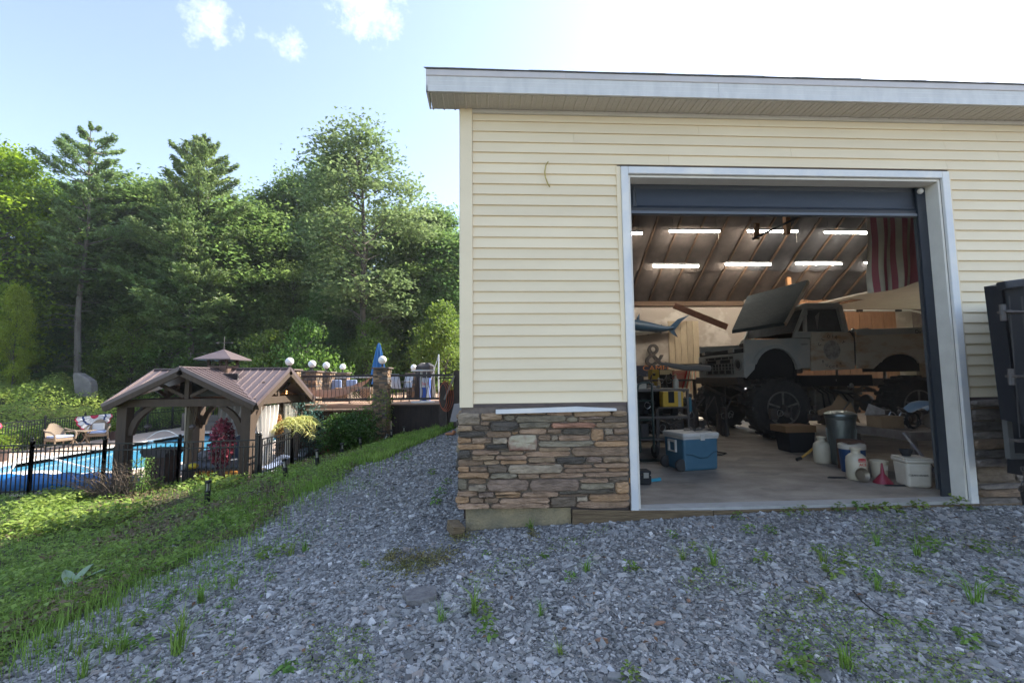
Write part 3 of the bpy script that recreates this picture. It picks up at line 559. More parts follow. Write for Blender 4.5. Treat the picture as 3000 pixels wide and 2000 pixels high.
ST = """438,342,648,455,lt 650,343,855,415,tan 860,333,1070,357,tan 1075,333,1257,361,tan 1260,330,1500,366,pnk 1503,322,1856,376,tan 1860,322,2005,376,tan 862,361,965,412,grn
967,366,1440,428,grn 1443,380,1550,428,grn 1553,378,1773,403,pur 1553,405,1777,429,tan 1780,378,2008,430,drk 438,458,578,512,tan 583,458,733,510,drk 652,418,735,455,brn 738,420,1000,508,blk 1003,430,1295,486,grn
1300,432,1712,482,red 1716,432,2010,482,tan 1005,489,1262,540,pnk 1265,488,1398,537,brn 1403,485,1665,543,dgr 1668,487,1792,600,org 1796,487,1872,545,lt 1875,487,2018,545,brn 440,515,698,569,blk
702,512,935,570,brn 938,511,1000,540,org 438,572,568,625,org 570,572,755,625,brn 760,572,900,630,lt 903,543,1178,693,two 1183,542,1300,600,brn 1303,545,1365,598,lt 1368,545,1665,601,pnk 1800,547,2012,600,brn
440,628,695,678,org 700,634,902,682,blk 1183,603,1695,655,grn 1699,603,2015,652,org 440,682,565,768,blk 570,685,830,727,pnk 834,696,1050,730,tan 1055,697,1483,744,pnk 1183,658,1480,693,tan 1488,656,2018,744,brn
570,730,783,780,tan 786,733,1080,775,pnk 1085,748,1342,800,tan 1345,752,1620,814,blk 1623,748,1770,798,pur 1775,748,2018,796,tan 440,775,680,830,brn 684,782,830,817,tan 834,778,1082,812,org 1086,803,1340,817,pnk
1414,817,1685,849,pnk 1690,800,2018,843,pnk 440,833,548,885,org 552,833,712,888,brn 716,820,898,893,drk 901,820,1410,896,lt 1416,852,1820,888,pnk 1826,846,2020,882,org 440,890,735,945,org
740,898,990,945,grn 995,900,1195,945,brn 1198,897,1602,942,pnk 1606,888,2018,925,pnk 440,948,533,1055,grn 537,948,704,997,brn 537,1002,705,1063,lt 708,953,1098,1065,pur 1102,953,1565,1065,pur
1568,945,1825,985,pnk 1828,928,2018,975,drk 1570,988,1888,1045,grn 1893,978,2022,1082,org 440,1060,628,1110,pnk 630,1070,775,1116,pur 778,1072,1027,1096,org 790,1099,1025,1120,org 1030,1070,1370,1116,pnk 1373,1050,1890,1088,dgr
1373,1091,1640,1110,brn 418,1114,552,1171,org 555,1120,683,1171,brn 686,1120,822,1171,brn 825,1128,1288,1172,pnk 1292,1115,1532,1211,drk 1537,1113,1640,1160,lt 1645,1090,2025,1152,org 438,1178,738,1224,pnk 742,1176,1288,1218,pnk 1537,1156,2025,1215,pnk"""
for w in ST.split():
    a = w.split(','); z = [float(q) for q in a[:4]]
    p0 = G(1200 + z[0] / 3.1357, 1100 + z[1] / 3.1357, -.04); p1 = G(1200 + z[2] / 3.1357, 1100 + z[3] / 3.1357, -.04)
    stone(p0.x, p1.x, p1.z, p0.z, a[4], gar, rs)
def course_stones(par, x0, x1, z0, z1, y, cols, side=False, hmin=.035, hmax=.1, wmin=.12, wmax=.42, depth=.045, rs=rs):
    z = z0
    while z < z1 - .02:
        h = min(rs.uniform(hmin, hmax), z1 - z); h = h if z1 - z - h > .02 else z1 - z; x = x0
        while x < x1 - .01:
            w = min(rs.uniform(wmin, wmax) * (1 if h < .07 else .8), x1 - x); w = w if x1 - x - w > .05 else x1 - x
            stone(x, x + w, z, z + h, rs.choice(cols), par, rs, y, depth, side); x += w
        z += h
part('mortar_bed', MB().box(4.71, X1, -.012, .011, .03, .955), mort, gar)
# right of the door: courses read off the photo
zc = [.965, .895, .875, .765, .665, .60, .505, .425, .345, .20, .15, .075, .0]
for k in range(len(zc) - 1):
    x = 4.712
    for w in ([.95] if k == 0 else [.42, .5, .6] if k % 3 else [.62, .45, .4]):
        w *= rs.uniform(.8, 1.2); stone(x, x + w, zc[k + 1], zc[k], 'gry' if k in (0, 4, 7) else rs.choice(['gr2', 'gry', 'drk', 'gr2', 'brn']), gar, rs, 0, .05 if k else .07); x += w
course_stones(gar, 6.4, 9.0, .02, .95, 0, ['gry', 'brn', 'tan', 'drk'])
part('mortar_bed', MB().box(.0, .02, .012, DY, .09, .955), mort, gar); part('foundation', MB().box(.02, .14, .3, DY, -.3, .09), conc, gar)
course_stones(gar, .0, DY, .09, .9, .0, ['tan', 'brn', 'org', 'pnk', 'grn', 'blk'], side=True, hmin=.06, wmin=.25, wmax=.5)
# ------------------------------------------------------------------ inside: back wall, right wall, rafters' kraft-faced batts
dry = mat('taped_drywall', (.40, .33, .27), .9, (.55, .48, .41), 1.6, .1, 30, thr=(.5, .62), detail=3)
t111 = mat('plywood_siding', (.33, .16, .075), .8, (.24, .115, .055), 4, .2, 50, stretch=(4, 4, .6), vary=.07)
YB = DY - .1
bw = MB(); bw.box(.14, 7.2, YB, DY, .048, 3.45); bw.box(8.15, X1, YB, DY, .048, 3.6); bw.box(7.2, 8.15, YB, DY, 2.1, 3.45); part('back_wall', bw, dry, gar)
for i in range(12):
    x = 8.2 + i * .4; part('wall_panel', MB().box(x + .006, x + .394, YB - .018, YB - .001, .05, 3.55), t111, gar)
for i in range(5): part('wall_board', MB().box(5.72 + i * .19, 5.90 + i * .19, YB - .03, YB - .001, .3, 2.9), mat('pale_board', (.44, .34, .22), .8, (.36, .28, .19), 6, .2, 40, stretch=(3, 3, .6), vary=.12) if i == 0 else bpy.data.materials['pale_board'], gar)
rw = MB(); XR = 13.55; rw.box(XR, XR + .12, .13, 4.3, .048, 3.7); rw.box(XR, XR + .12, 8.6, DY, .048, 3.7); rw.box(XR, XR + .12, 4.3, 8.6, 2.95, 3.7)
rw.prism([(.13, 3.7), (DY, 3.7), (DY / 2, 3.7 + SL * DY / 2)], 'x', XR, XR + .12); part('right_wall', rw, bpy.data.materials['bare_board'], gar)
part('door_casing', MB().box(XR - .02, XR + .14, 8.45, 8.6, .05, 2.95), white, gar)
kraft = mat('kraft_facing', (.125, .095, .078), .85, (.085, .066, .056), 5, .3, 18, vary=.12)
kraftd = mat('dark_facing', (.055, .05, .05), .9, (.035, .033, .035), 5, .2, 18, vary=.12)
raf = mat('rafter_wood', (.14, .08, .045), .85, (.09, .05, .03), 8, stretch=(6, 1, 1))
def zceil(y): return 3.62 + (DY - y) * SL if y > DY / 2 else 3.62 + y * SL
for i in range(22):
    x = .3 + i * .61
    part('rafter', MB().prism([(DY - .05, zceil(DY) - .14), (DY / 2, zceil(DY / 2) - .14), (.1, zceil(.1) - .14), (.1, zceil(.1) + .02), (DY / 2, zceil(DY / 2) + .02), (DY - .05, zceil(DY) + .02)], 'x', x - .02, x + .02), raf, gar)
    for (ya, yb) in ((DY - .05, 8.35), (8.36, 6.5), (6.51, DY / 2)):
        ph = random.uniform(0, 6); sag = random.uniform(.05, .11)
        def fn(u, v, x=x, ya=ya, yb=yb, ph=ph, sag=sag):
            y = ya + (yb - ya) * v; b_ = sag * math.sin(math.pi * u) ** .6 * (.75 + .25 * math.sin(ph + v * 5)) + .03 * math.exp(-((v) / .08) ** 2)
            return (x + .02 + .57 * u, y, zceil(y) - .10 - b_)
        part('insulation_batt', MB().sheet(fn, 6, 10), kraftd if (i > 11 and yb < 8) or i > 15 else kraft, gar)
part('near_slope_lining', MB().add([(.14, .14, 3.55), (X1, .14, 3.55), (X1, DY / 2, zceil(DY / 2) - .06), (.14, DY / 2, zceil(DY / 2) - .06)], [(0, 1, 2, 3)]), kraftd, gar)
part('ledger_board', MB().box(.14, 8.1, YB - .06, YB - .005, 3.36, 3.5), raf, gar)
orw = mat('orange_stud', (.36, .17, .06), .8, (.28, .13, .05), 8)
part('ridge_post', MB().box(6.35, 6.45, 4.7, 4.8, 4.1, 6.5), orw, gar)
a_, b2 = G(2305, 795, 8.6), G(2300, 835, 8.6); part('stud', MB().box(a_.x, a_.x + .12, 8.6, 8.68, b2.z - .1, a_.z + .1), orw, gar)
a_, b2 = G(1975, 895, 7.4), G(2130, 958, 7.2); part('collar_tie', MB().bar(a_, b2, .05, .15), mat('red_timber', (.26, .115, .07), .8, (.2, .09, .055), 8), gar)
a_, b2 = G(2205, 700, 3.6), G(2340, 636, 3.6); part('opener_rail', MB().bar(a_, b2, .03, .04), blk, gar)
part('stud', MB().bar(G(2217, 655, 4.5), G(2217, 700, 4.5), .09, .05), orw, gar)
# white sectional door of the right-hand opening, rolled up under its tracks, and those tracks
wdoor = mat('white_door_panel', (.62, .56, .48), .6, (.55, .5, .43), 3)
for k in range(5):
    part('raised_door_panel', MB().box(9.2 + k * .78, 9.2 + k * .78 + .765, 4.35, 8.6, 3.13 , 3.17), wdoor, gar)
part('raised_door_window', MB().box(9.5, 9.85, 6.9, 8.2, 3.122, 3.129), mat('dark_glass', (.02, .022, .025), .1), gar)
part('raised_door_panel', MB().prism([(13.12, 3.13), (13.42, 3.0), (13.50, 2.72), (13.46, 2.71), (13.37, 2.97), (13.1, 3.09)], 'y', 4.35, 8.6), wdoor, gar)
tk = bpy.data.materials['galvanised']
part('door_track', MB().tube([(9.0, 8.68, 3.1), (12.8, 8.68, 3.1), (13.1, 8.68, 3.05), (13.3, 8.68, 2.9), (13.42, 8.68, 2.6), (13.45, 8.68, .1)], .03, 6), mat('pale_track', (.5, .48, .45), .5), gar)
for x in (9.9, 11.1, 12.3): part('track_hanger', MB().box(x, x + .16, 8.6, 8.66, 3.06, 3.12), blk, gar)
tube_m = mat('lit_tube', (.9, .9, .9), .5, emit=((1.0, .95, .84), 38.0)); lampb = mat('lamp_batten', (.5, .5, .5), .5)
for (pa, pb, y, lb) in (((1960, 678), (2110, 678), 6.9, 'lit tube light in the near row, hanging left of the ridge post'), ((2190, 678), (2338, 678), 6.9, 'lit tube light partly hidden by the black opener rail'), ((2415, 682), (2540, 682), 6.9, 'lit tube light in the near row, left of the striped flag'),
                    ((1912, 780), (2048, 779), 8.0, 'lit tube light in the far row nearest the left door jamb'), ((2124, 775), (2259, 774), 8.0, 'lit tube light in the middle of the far row'), ((2331, 773), (2466, 771), 8.0, 'lit tube light of the far row above the truck cab roof'),
                    ((1780, 684), (1882, 684), 6.9, 'lit tube light cut off by the left door jamb'), ((2533, 771), (2600, 771), 8.0, 'lit tube light of the far row mostly hidden behind the flag')):
    a_ = G(*pa, y); b2 = G(*pb, y); L = b2.x - a_.x
    tl = gthing('tube_light', lb, 'tube light', a_.x, y, a_.z)
    part('tube', MB().tube([(0.02, 0, 0), (L - .02, 0, 0)], .019, 8), tube_m, tl); part('batten', MB().box(0, L, -.04, .05, .03, .075), lampb, tl)
    part('hanger', MB().bar((.1, 0, .07), (.1, 0, max(.15, zceil(y) - .1 - a_.z)), .006), blk, tl); part('hanger', MB().bar((L - .1, 0, .07), (L - .1, 0, max(.15, zceil(y) - .1 - a_.z)), .006), blk, tl)
    if pa[0] in (1960, 2190): part('pull_cord', MB().bar((L - .05, 0, 0), (L - .05, 0, -.28), .006), mat('pull_cord', (.4, .36, .3), .6) if pa[0] == 1960 else bpy.data.materials['pull_cord'], tl)
# ================================================================== the lifted pickup
oldp = mat('worn_paint', (.60, .54, .45), .7, (.44, .26, .14), 3.4, .2, 40, detail=12, thr=(.46, .68), stretch=(.7, 1, 1.6))
oldp2 = mat('grey_primer', (.36, .39, .40), .7, (.5, .48, .44), 2.2, .15, 40, detail=9)
hoodm = mat('hood_paint', (.012, .026, .032), .8, (.03, .042, .045), 3, .3, 14, detail=8, stretch=(1, 1, .3))
darkm = mat('greasy_metal', (.05, .052, .056), .55, (.10, .075, .06), 8, .4, 40)
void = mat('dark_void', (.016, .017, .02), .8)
chrome = mat('dull_chrome', (.34, .34, .33), .35, metal=.8)
rubber = mat('tyre_rubber', (.035, .035, .037), .85, (.055, .052, .05), 12, .4, 60)
rimm = mat('dusty_alloy', (.24, .23, .21), .6, (.13, .125, .115), 6, metal=.2)
glass = mat('dusty_window', (.05, .06, .07), .12, (.08, .09, .1), 3)
TY = 4.35; TD = 1.85
trk = gthing('pickup_truck', 'old lifted pickup with worn grey paint, raised hood and huge tyres inside the garage', 'pickup truck', 4.9, TY, .05)
def T(px, py, y=TY): q = G(px, py, y); return (q.x - 4.9, q.z - .05)          # truck side profile
def side(pts): return [T(*p) for p in pts]
def arc(cx, cy, rx, ry, a0, a1, n=10): return [(cx + rx * math.cos(R(a0 + (a1 - a0) * k / n)), cy - ry * math.sin(R(a0 + (a1 - a0) * k / n))) for k in range(n + 1)]
# fender, door, cab, bed as side profiles, each a panel with thickness and return, the far side mirrored
def panel(nm, pts, m_, d0=0.0, th=.04, far=True, lab=None):
    pr = side(pts); o = part(nm, MB().prism(pr, 'y', d0, d0 + th), m_, trk, bevel=.008, label=lab)
    if far: part(nm, MB().prism(pr, 'y', TD - d0 - th, TD - d0), m_, trk)
    return o
fend = [(2180, 997), (2320, 990), (2374, 992), (2374, 1078), (2338, 1078)] + arc(2272, 1092, 62, 72, 8, 172, 12)[0:] + [(2187, 1108), (2183, 1062)]
panel('fender', fend, oldp2)
panel('fender_arch', arc(2272, 1092, 74, 84, 8, 160, 12) + arc(2272, 1092, 62, 72, 160, 8, 12), oldp2, -.035, .04)
door = [(2376, 973), (2488, 973), (2500, 990), (2504, 1081), (2376, 1086)]
panel('door', door, oldp, -.012)
panel('cowl', [(2326, 975), (2375, 974), (2375, 990), (2322, 989)], oldp2, -.005)
# cab greenhouse: frame pieces round real openings
cab = MB()
def cb(a, b_, w, d=.06): cab.bar((T(*a)[0], .03, T(*a)[1]), (T(*b_)[0], .03, T(*b_)[1]), d, w, up=(0, 1, 0))
for s_ in (0.05, TD - .05):
    for a, b_, w in (((2336, 972), (2362, 905), .05), ((2364, 974), (2362, 898), .05), ((2352, 897), (2462, 893), .09), ((2462, 893), (2482, 972), .10), ((2330, 974), (2486, 974), .05)):
        pa, pb = T(*a), T(*b_); cab.bar((pa[0], s_, pa[1]), (pb[0], s_, pb[1]), w, .07, up=(0, 1, 0))
part('cab_frame', cab, oldp2, trk, bevel=.01)
r0, r1, r2, r3 = T(2345, 893), T(2366, 886), T(2450, 886), T(2468, 897)
part('cab_roof', MB().prism([r0, r1, r2, r3, (r3[0], r3[1] - .04), (r0[0], r0[1] - .04)], 'y', .02, TD - .02), oldp2, trk, bevel=.02)
w0, w1, w2, w3 = T(2372, 968), T(2374, 906), T(2455, 903), T(2470, 968)
part('side_window', MB().prism([w0, w1, w2, w3], 'y', .07, .075), glass, trk)
part('side_window', MB().prism([w0, w1, w2, w3], 'y', TD - .08, TD - .075), glass, trk)
part('windshield', MB().bar((T(2343, 970)[0], TD / 2, T(2343, 970)[1]), (T(2360, 905)[0], TD / 2, T(2360, 905)[1]), TD - .15, .012, up=(1, 0, 0)), glass, trk)
part('cab_back', MB().bar((T(2476, 972)[0], TD / 2, T(2476, 972)[1]), (T(2462, 903)[0], TD / 2, T(2462, 903)[1]), TD - .15, .03, up=(1, 0, 0)), void, trk)
part('seat', MB().box(T(2440, 968)[0], T(2465, 968)[0], .15, TD - .15, T(2440, 1040)[1], T(2440, 930)[1]), mat('seat_vinyl', (.06, .04, .035), .7), trk, bevel=.04)
part('rear_window_sticker', MB().prism([T(2395, 925), T(2408, 912), T(2402, 965)], 'y', .066, .069), mat('pale_film', (.2, .2, .2), .4), trk)
# bed with wheel opening
bed = [(2510, 968), (2770, 960), (2770, 1052), (2703, 1061)] + arc(2636, 1070, 58, 34, 12, 165, 12) + [(2560, 1080), (2512, 1079)]
panel('bed_side', bed, oldp, .0)
panel('bed_rail', [(2508, 965), (2770, 957), (2770, 975), (2511, 982)], oldp2, -.03, .05, lab='upper bed rail with grey worn paint and hand painted letters')
panel('wheel_arch_lip', arc(2636, 1070, 63, 38, 12, 165, 12) + arc(2636, 1070, 57, 33, 165, 12, 12), oldp, -.02, .03)
fb = MB(); x0_, z0_ = T(2512, 1060); x1_, z1_ = T(2770, 1060); fb.box(x0_, x1_, .06, TD - .06, z0_ - .02, z0_ + .03); fb.box(x0_, x0_ + .04, .06, TD - .06, z0_, T(2512, 970)[1]); part('bed_floor', fb, darkm, trk)
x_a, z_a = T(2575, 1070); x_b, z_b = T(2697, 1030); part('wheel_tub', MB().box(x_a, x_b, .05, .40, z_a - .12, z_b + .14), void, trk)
part('tool_box', MB().prism([T(2500, 966, TY + .1), T(2555, 958, TY + .1), T(2562, 964, TY + .1), T(2512, 972, TY + .1)], 'y', .2, 1.0), void, trk)
part('mirror_stub', MB().ball((T(2495, 968)[0], -.03, T(2495, 968)[1]), .04, 8), chrome, trk)
bdg = MB().lathe([(.001, 0), (.075, 0), (.078, .006), (.06, .012), (.001, .012)], 18, sx=1, sy=.26); bdg.xf(Matrix.Translation((T(2355, 1008)[0], -.005, T(2355, 1008)[1])) @ Matrix.Rotation(math.pi / 2, 4, 'X')); part('fender_badge', bdg, chrome, trk)
# painted lettering on door and rail
letm = mat('black_letter_paint', (.02, .022, .025), .8)
letg = mat('green_letter_paint', (.05, .09, .06), .8)
cx_, cz_ = T(2436, 1025)
for ch, ang, rr in (('C', 152, .34), ('L', 128, .35), ('D', 100, .34), ('I', 84, .34), ('R', 68, .34), ('Y', 35, .36)):
    x_ = cx_ + rr * math.cos(R(ang)) * .72; z_ = cz_ + rr * math.sin(R(ang)) * .78
    text(ch, .085, letm, trk, (x_, -.0142, z_ - .03), (math.pi / 2, R(-(ang - 90)) * -1 * -1, 0), 'painted_letter', .0005)
for ch, ang in (('B', 222), ('U', 242), ('C', 258), ('C', 272), ('E', 288), ('R', 306)):
    x_ = cx_ + .29 * math.cos(R(ang)) * .9; z_ = cz_ + .32 * math.sin(R(ang))
    text(ch, .075, letm, trk, (x_, -.0142, z_ - .03), (math.pi / 2, 0, 0), 'painted_letter', .0005)
a_ = T(2700, 977); text('Dirt boy', .105, letm, trk, (a_[0] + .02, -.0325, a_[1]), (math.pi / 2, 0, 0), 'painted_words', .0005)
dd = MB().lathe([(.001, 0), (.17, 0), (.001, .001)], 20, sy=1.1); dd.xf(Matrix.Translation((cx_, -.0125, cz_)) @ Matrix.Rotation(math.pi / 2, 4, 'X')); part('faded_roundel', dd, mat('faded_patch', (.5, .46, .42), .8, (.2, .18, .16), 10), trk)
# nose: faces to the left; built at the front plane, x ~ local 0
NX = T(2180, 1000)[0] + .0
part('nose_panel', MB().box(NX - .03, NX + .02, .0, TD, 1.13, 1.60), oldp2, trk, bevel=.015)
gcol = mat('grille_paint', (.25, .24, .22), .6, (.17, .17, .16), 8)
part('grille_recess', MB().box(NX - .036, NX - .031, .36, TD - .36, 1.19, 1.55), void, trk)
def gbar(y0, y1, z0, z1, nm='grille_bar'): part(nm, MB().box(NX - .055, NX - .0365, y0, y1, z0, z1), gcol, trk)
for z in (1.19, 1.275, 1.335, 1.405, 1.49, 1.545): gbar(.35, TD - .35, z, z + .014)
for k in range(9): gbar(.40 + k * .128, .41 + k * .128, 1.204, 1.274) if k % 2 == 0 else None; gbar(.40 + k * .128, .41 + k * .128, 1.289, 1.404)
for k in range(4): gbar(.5 + k * .28, .51 + k * .28, 1.504, 1.544)
gbar(.36, .44, 1.419, 1.489); gbar(TD - .44, TD - .36, 1.419, 1.489); gbar(.86, 1.0, 1.419, 1.489)
for y in (.17, TD - .17):
    hb = MB().lathe([(.001, 0), (.085, 0), (.088, -.012), (.11, -.02), (.115, 0), (.115, .01)], 18, (NX - .04, y, 1.38), 'x'); part('headlight_ring', hb, gcol, trk)
    part('headlight_hole', MB().lathe([(.001, 0), (.084, 0), (.07, -.006), (.001, -.006)], 16, (NX - .042, y, 1.38), 'x'), void, trk)  # dark disc painted for the shade inside an empty lamp hole
part('radiator_support', MB().box(NX - .02, NX + .10, .04, TD - .04, 1.605, 1.69), void, trk, bevel=.01)
part('marker_lamp', MB().box(NX - .06, NX - .03, .30, .50, 1.625, 1.71), chrome, trk, bevel=.01)
part('marker_lamp', MB().box(NX - .05, NX - .02, TD - .32, TD - .22, 1.63, 1.69), mat('marker_white', (.6, .55, .45), .5), trk, bevel=.01)
# open hood, hinged at the cowl, lifted over the engine and leaning to the front
h = MB(); A = [G(2145, 973, 4.75), G(2298, 950, 4.40), G(2367, 826, 4.75), G(2190, 873, 5.9)]
A = [Vector((p.x - 4.9, p.y - TY, p.z - .05)) for p in A]
nrm = (A[1] - A[0]).cross(A[3] - A[0]).normalized()
def fn(u, v):
    p = (A[0] * (1 - u) + A[1] * u) * (1 - v) + (A[3] * (1 - u) + A[2] * u) * v
    return p - nrm * (.04 * math.sin(math.pi * u) * math.sin(math.pi * v))
top = MB().sheet(fn, 8, 8); n0 = len(top.v); base_f = list(top.f)
top.add([Vector(v) + nrm * .045 for v in top.v[:n0]], [f[::-1] for f in base_f])
edge = [i for i in range(9)] + [9 * j + 8 for j in range(1, 9)] + [80 - k for k in range(1, 9)] + [9 * j for j in range(7, 0, -1)]
top.f += [(a, b_, b_ + n0, a + n0) for a, b_ in zip(edge, edge[1:] + edge[:1])]
part('hood', top, hoodm, trk, smooth=False)
for k in range(6):
    u = .12 + k * .14; q = [fn(u + .05, .06) , fn(u + .10 + .05, .9)]; part('hood_brace', MB().bar(q[0] - nrm * .02, q[1] - nrm * .02, .03, .03), darkm, trk)
part('hood_edge', MB().bar(A[1] - nrm * .0, A[2], .05, .07), oldp, trk); part('hood_edge', MB().bar(A[0], A[1], .05, .05), hoodm, trk)
part('hood_edge', MB().bar(A[3], A[2], .03, .05), hoodm, trk)
# engine bay
eng = MB(); rs2 = random.Random(5)
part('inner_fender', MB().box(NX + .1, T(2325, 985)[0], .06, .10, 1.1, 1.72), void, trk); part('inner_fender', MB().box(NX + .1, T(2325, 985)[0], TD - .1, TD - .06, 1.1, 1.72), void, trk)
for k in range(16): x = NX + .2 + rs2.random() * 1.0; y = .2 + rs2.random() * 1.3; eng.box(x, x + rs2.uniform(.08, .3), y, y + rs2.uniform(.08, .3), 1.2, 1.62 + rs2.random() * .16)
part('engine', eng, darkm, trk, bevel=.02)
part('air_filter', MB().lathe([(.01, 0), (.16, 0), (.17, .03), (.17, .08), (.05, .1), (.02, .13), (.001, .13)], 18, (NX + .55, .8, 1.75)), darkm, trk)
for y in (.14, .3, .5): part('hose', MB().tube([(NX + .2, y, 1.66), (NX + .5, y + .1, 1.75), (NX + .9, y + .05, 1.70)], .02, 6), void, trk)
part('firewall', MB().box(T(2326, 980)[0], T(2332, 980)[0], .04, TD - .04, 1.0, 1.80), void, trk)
# frame, axles, wheels
fr = MB()
for y in (.4, TD - .5): fr.box(NX - .12, T(2780, 1060)[0], y, y + .09, .93, 1.08)
for x in (NX - .1, .9, 1.8, 2.7): fr.box(x, x + .1, .4, TD - .4, .95, 1.06)
part('chassis_frame', fr, darkm, trk)
part('front_bumper_beam', MB().box(NX - .14, NX - .02, .05, TD - .05, 1.0, 1.14), darkm, trk, bevel=.015)
part('rocker', MB().box(T(2345, 1080)[0], T(2560, 1080)[0], .05, .25, .95, 1.16), void, trk)
FXW = T(2288, 1195, 4.0)[0] * 1.0; WZ = .56
fx = G(2292, 1195, 4.12).x - 4.9; rx = G(2688, 1168, 4.12).x - 4.9
def wheel(x, y, s_):
    w = MB().lathe([(.30, -.02), (.33, -.02), (.40, -.05), (.50, -.045), (.545, .0), (.56, .08), (.56, .26), (.545, .34), (.50, .38), (.30, .36)], 28, (0, 0, 0), 'y')
    if s_ < 0: w.v = [(a, -b_, c) for a, b_, c in w.v]
    tw = part('tyre', w, rubber, trk, (x, y, WZ))
    lug = MB()
    for k in range(22):
        a = 2 * math.pi * k / 22
        for (ya, yb, off) in ((.0, .17, 0), (.2, .36, .14)):
            c, s2 = math.cos(a + off), math.sin(a + off); t_ = Vector((-s2, 0, c)) * .035; r_ = Vector((c, 0, s2))
            lug.add([r_ * .55 + t_ + Vector((0, ya * s_, 0)), r_ * .55 - t_ + Vector((0, ya * s_, 0)), r_ * .55 - t_ + Vector((0, yb * s_, 0)), r_ * .55 + t_ + Vector((0, yb * s_, 0)),
                     r_ * .585 + t_ * .8 + Vector((0, ya * s_, 0)), r_ * .585 - t_ * .8 + Vector((0, ya * s_, 0)), r_ * .585 - t_ * .8 + Vector((0, yb * s_, 0)), r_ * .585 + t_ * .8 + Vector((0, yb * s_, 0))],
                    [(0, 3, 2, 1), (4, 5, 6, 7), (0, 1, 5, 4), (1, 2, 6, 5), (2, 3, 7, 6), (3, 0, 4, 7)])
    part('tread', lug, rubber, tw, smooth=False)
    rm = MB().lathe([(.27, .2 * s_), (.28, .02 * s_), (.285, -.03 * s_), (.31, -.035 * s_), (.315, .0)], 28, (0, 0, 0), 'y'); rm.f = rm.f[:-2]; part('rim', rm, rimm, trk, (x, y, WZ))
    hub = MB().lathe([(.28, .12 * s_), (.001, .14 * s_)], 24, (0, 0, 0), 'y'); part('rim_back', hub, void, trk, (x, y, WZ))
    hb = MB().lathe([(.001, -.05 * s_), (.06, -.05 * s_), (.07, .0), (.07, .12 * s_)], 14, (0, 0, 0), 'y'); part('hub', hb, darkm, trk, (x, y, WZ))
    for k in range(5):
        a = R(18 + 72 * k); part('spoke', MB().bar((.06 * math.cos(a), -.0 * s_, .06 * math.sin(a)), (.285 * math.cos(a), -.01 * s_, .285 * math.sin(a)), .035, .05, up=(0, 1, 0)), rimm, trk, (x, y, WZ))
for x in (fx, rx):
    wheel(x, -.24, 1); wheel(x, TD + .24, -1)
    part('axle', MB().tube([(x, -.1, WZ), (x, TD * .42, WZ), (x, TD * .5, WZ), (x, TD * .58, WZ), (x, TD + .1, WZ)], [.05, .06, .19, .06, .05], 10), darkm, trk)
    for y in (.3, TD - .3):
        part('shock_absorber', MB().tube([(x - .15, y, WZ), (x - .1, y + .02, 1.3)], [.035, .025], 8), darkm, trk); part('leaf_spring', MB().tube([(x - .6, y, .95), (x, y, WZ + .1), (x + .6, y, .95)], .03, 6), darkm, trk)
clut = MB()
for k in range(26):
    x = rs2.uniform(.3, rx - .3); y = rs2.uniform(.1, .9); z = rs2.uniform(.5, .95); clut.box(x, x + rs2.uniform(.05, .4), y, y + rs2.uniform(.05, .25), z, z + rs2.uniform(.04, .18))
part('driveline', clut, darkm, trk, bevel=.015)
part('tool_chest', MB().box(1.75, 2.55, .25, .7, .42, .86), mat('beige_tank', (.17, .155, .13), .7, (.1, .09, .08), 6), trk, bevel=.02)
for k in range(7): part('hose', MB().tube([(1.6 + k * .11, .18, 1.0 - .03 * k), (1.8 + k * .1, .1, .8), (1.9 + k * .12, .2, .5 + .04 * k)], .014, 5), void, trk)
for k, (x, y) in enumerate(((2.05, .1), (2.35, .08))): part('steel_fitting', MB().ball((x, y, 1.06 - .1 * k), .055, 8), chrome, trk)
# ================================================================== things on the garage floor
FZ = .05
blue = mat('cooler_blue', (.045, .13, .20), .45, (.055, .15, .22), 6, .05, 60); offw = mat('cooler_white', (.58, .56, .52), .5, (.5, .48, .44), 8)
ck = gthing('wheeled_cooler', 'blue wheeled cooler with a white lid standing on the garage floor', 'cooler', 2.62, 1.47, FZ, R(12))
def tub(x0, x1, y0, y1, z0, z1, k=.93):
    mb = MB(); cx, cy = (x0 + x1) / 2, (y0 + y1) / 2
    lo = [(cx + (x - cx) * k, cy + (y - cy) * k, z0) for x, y in ((x0, y0), (x1, y0), (x1, y1), (x0, y1))]; hi = [(x, y, z1) for x, y in ((x0, y0), (x1, y0), (x1, y1), (x0, y1))]
    return mb.add(lo + hi, [(0, 3, 2, 1), (4, 5, 6, 7), (0, 1, 5, 4), (1, 2, 6, 5), (2, 3, 7, 6), (3, 0, 4, 7)])
part('body', tub(0, .50, 0, .42, .0, .40, .96), blue, ck, bevel=.03); part('lid', MB().box(-.012, .512, -.012, .432, .402, .46), offw, ck, bevel=.018)
part('lid_rim', MB().box(-.004, .504, -.004, .424, .385, .403), offw, ck, bevel=.004)
hl = MB(); hl.box(-.03, -.005, .13, .155, .22, .37); hl.box(-.03, -.005, .27, .295, .22, .37); hl.box(-.03, -.005, .156, .269, .34, .37); hl.box(-.03, -.005, .156, .269, .22, .235); part('handle', hl, offw, ck, bevel=.004)
part('latch', MB().box(.23, .29, -.025, -.012, .37, .45), offw, ck, bevel=.004)
for y in (.04, .36): part('wheel', MB().lathe([(.001, -.025), (.06, -.025), (.075, -.015), (.075, .015), (.06, .025), (.001, .025)], 16, (-.02, y, .075), 'y'), rubber, ck)
part('body_groove', MB().tube([(.02, -.006, .21), (.12, -.006, .2), (.22, -.006, .155), (.33, -.006, .16), (.42, -.006, .22), (.48, -.006, .23)], .004, 5), mat('groove_blue', (.02, .07, .11), .5), ck)
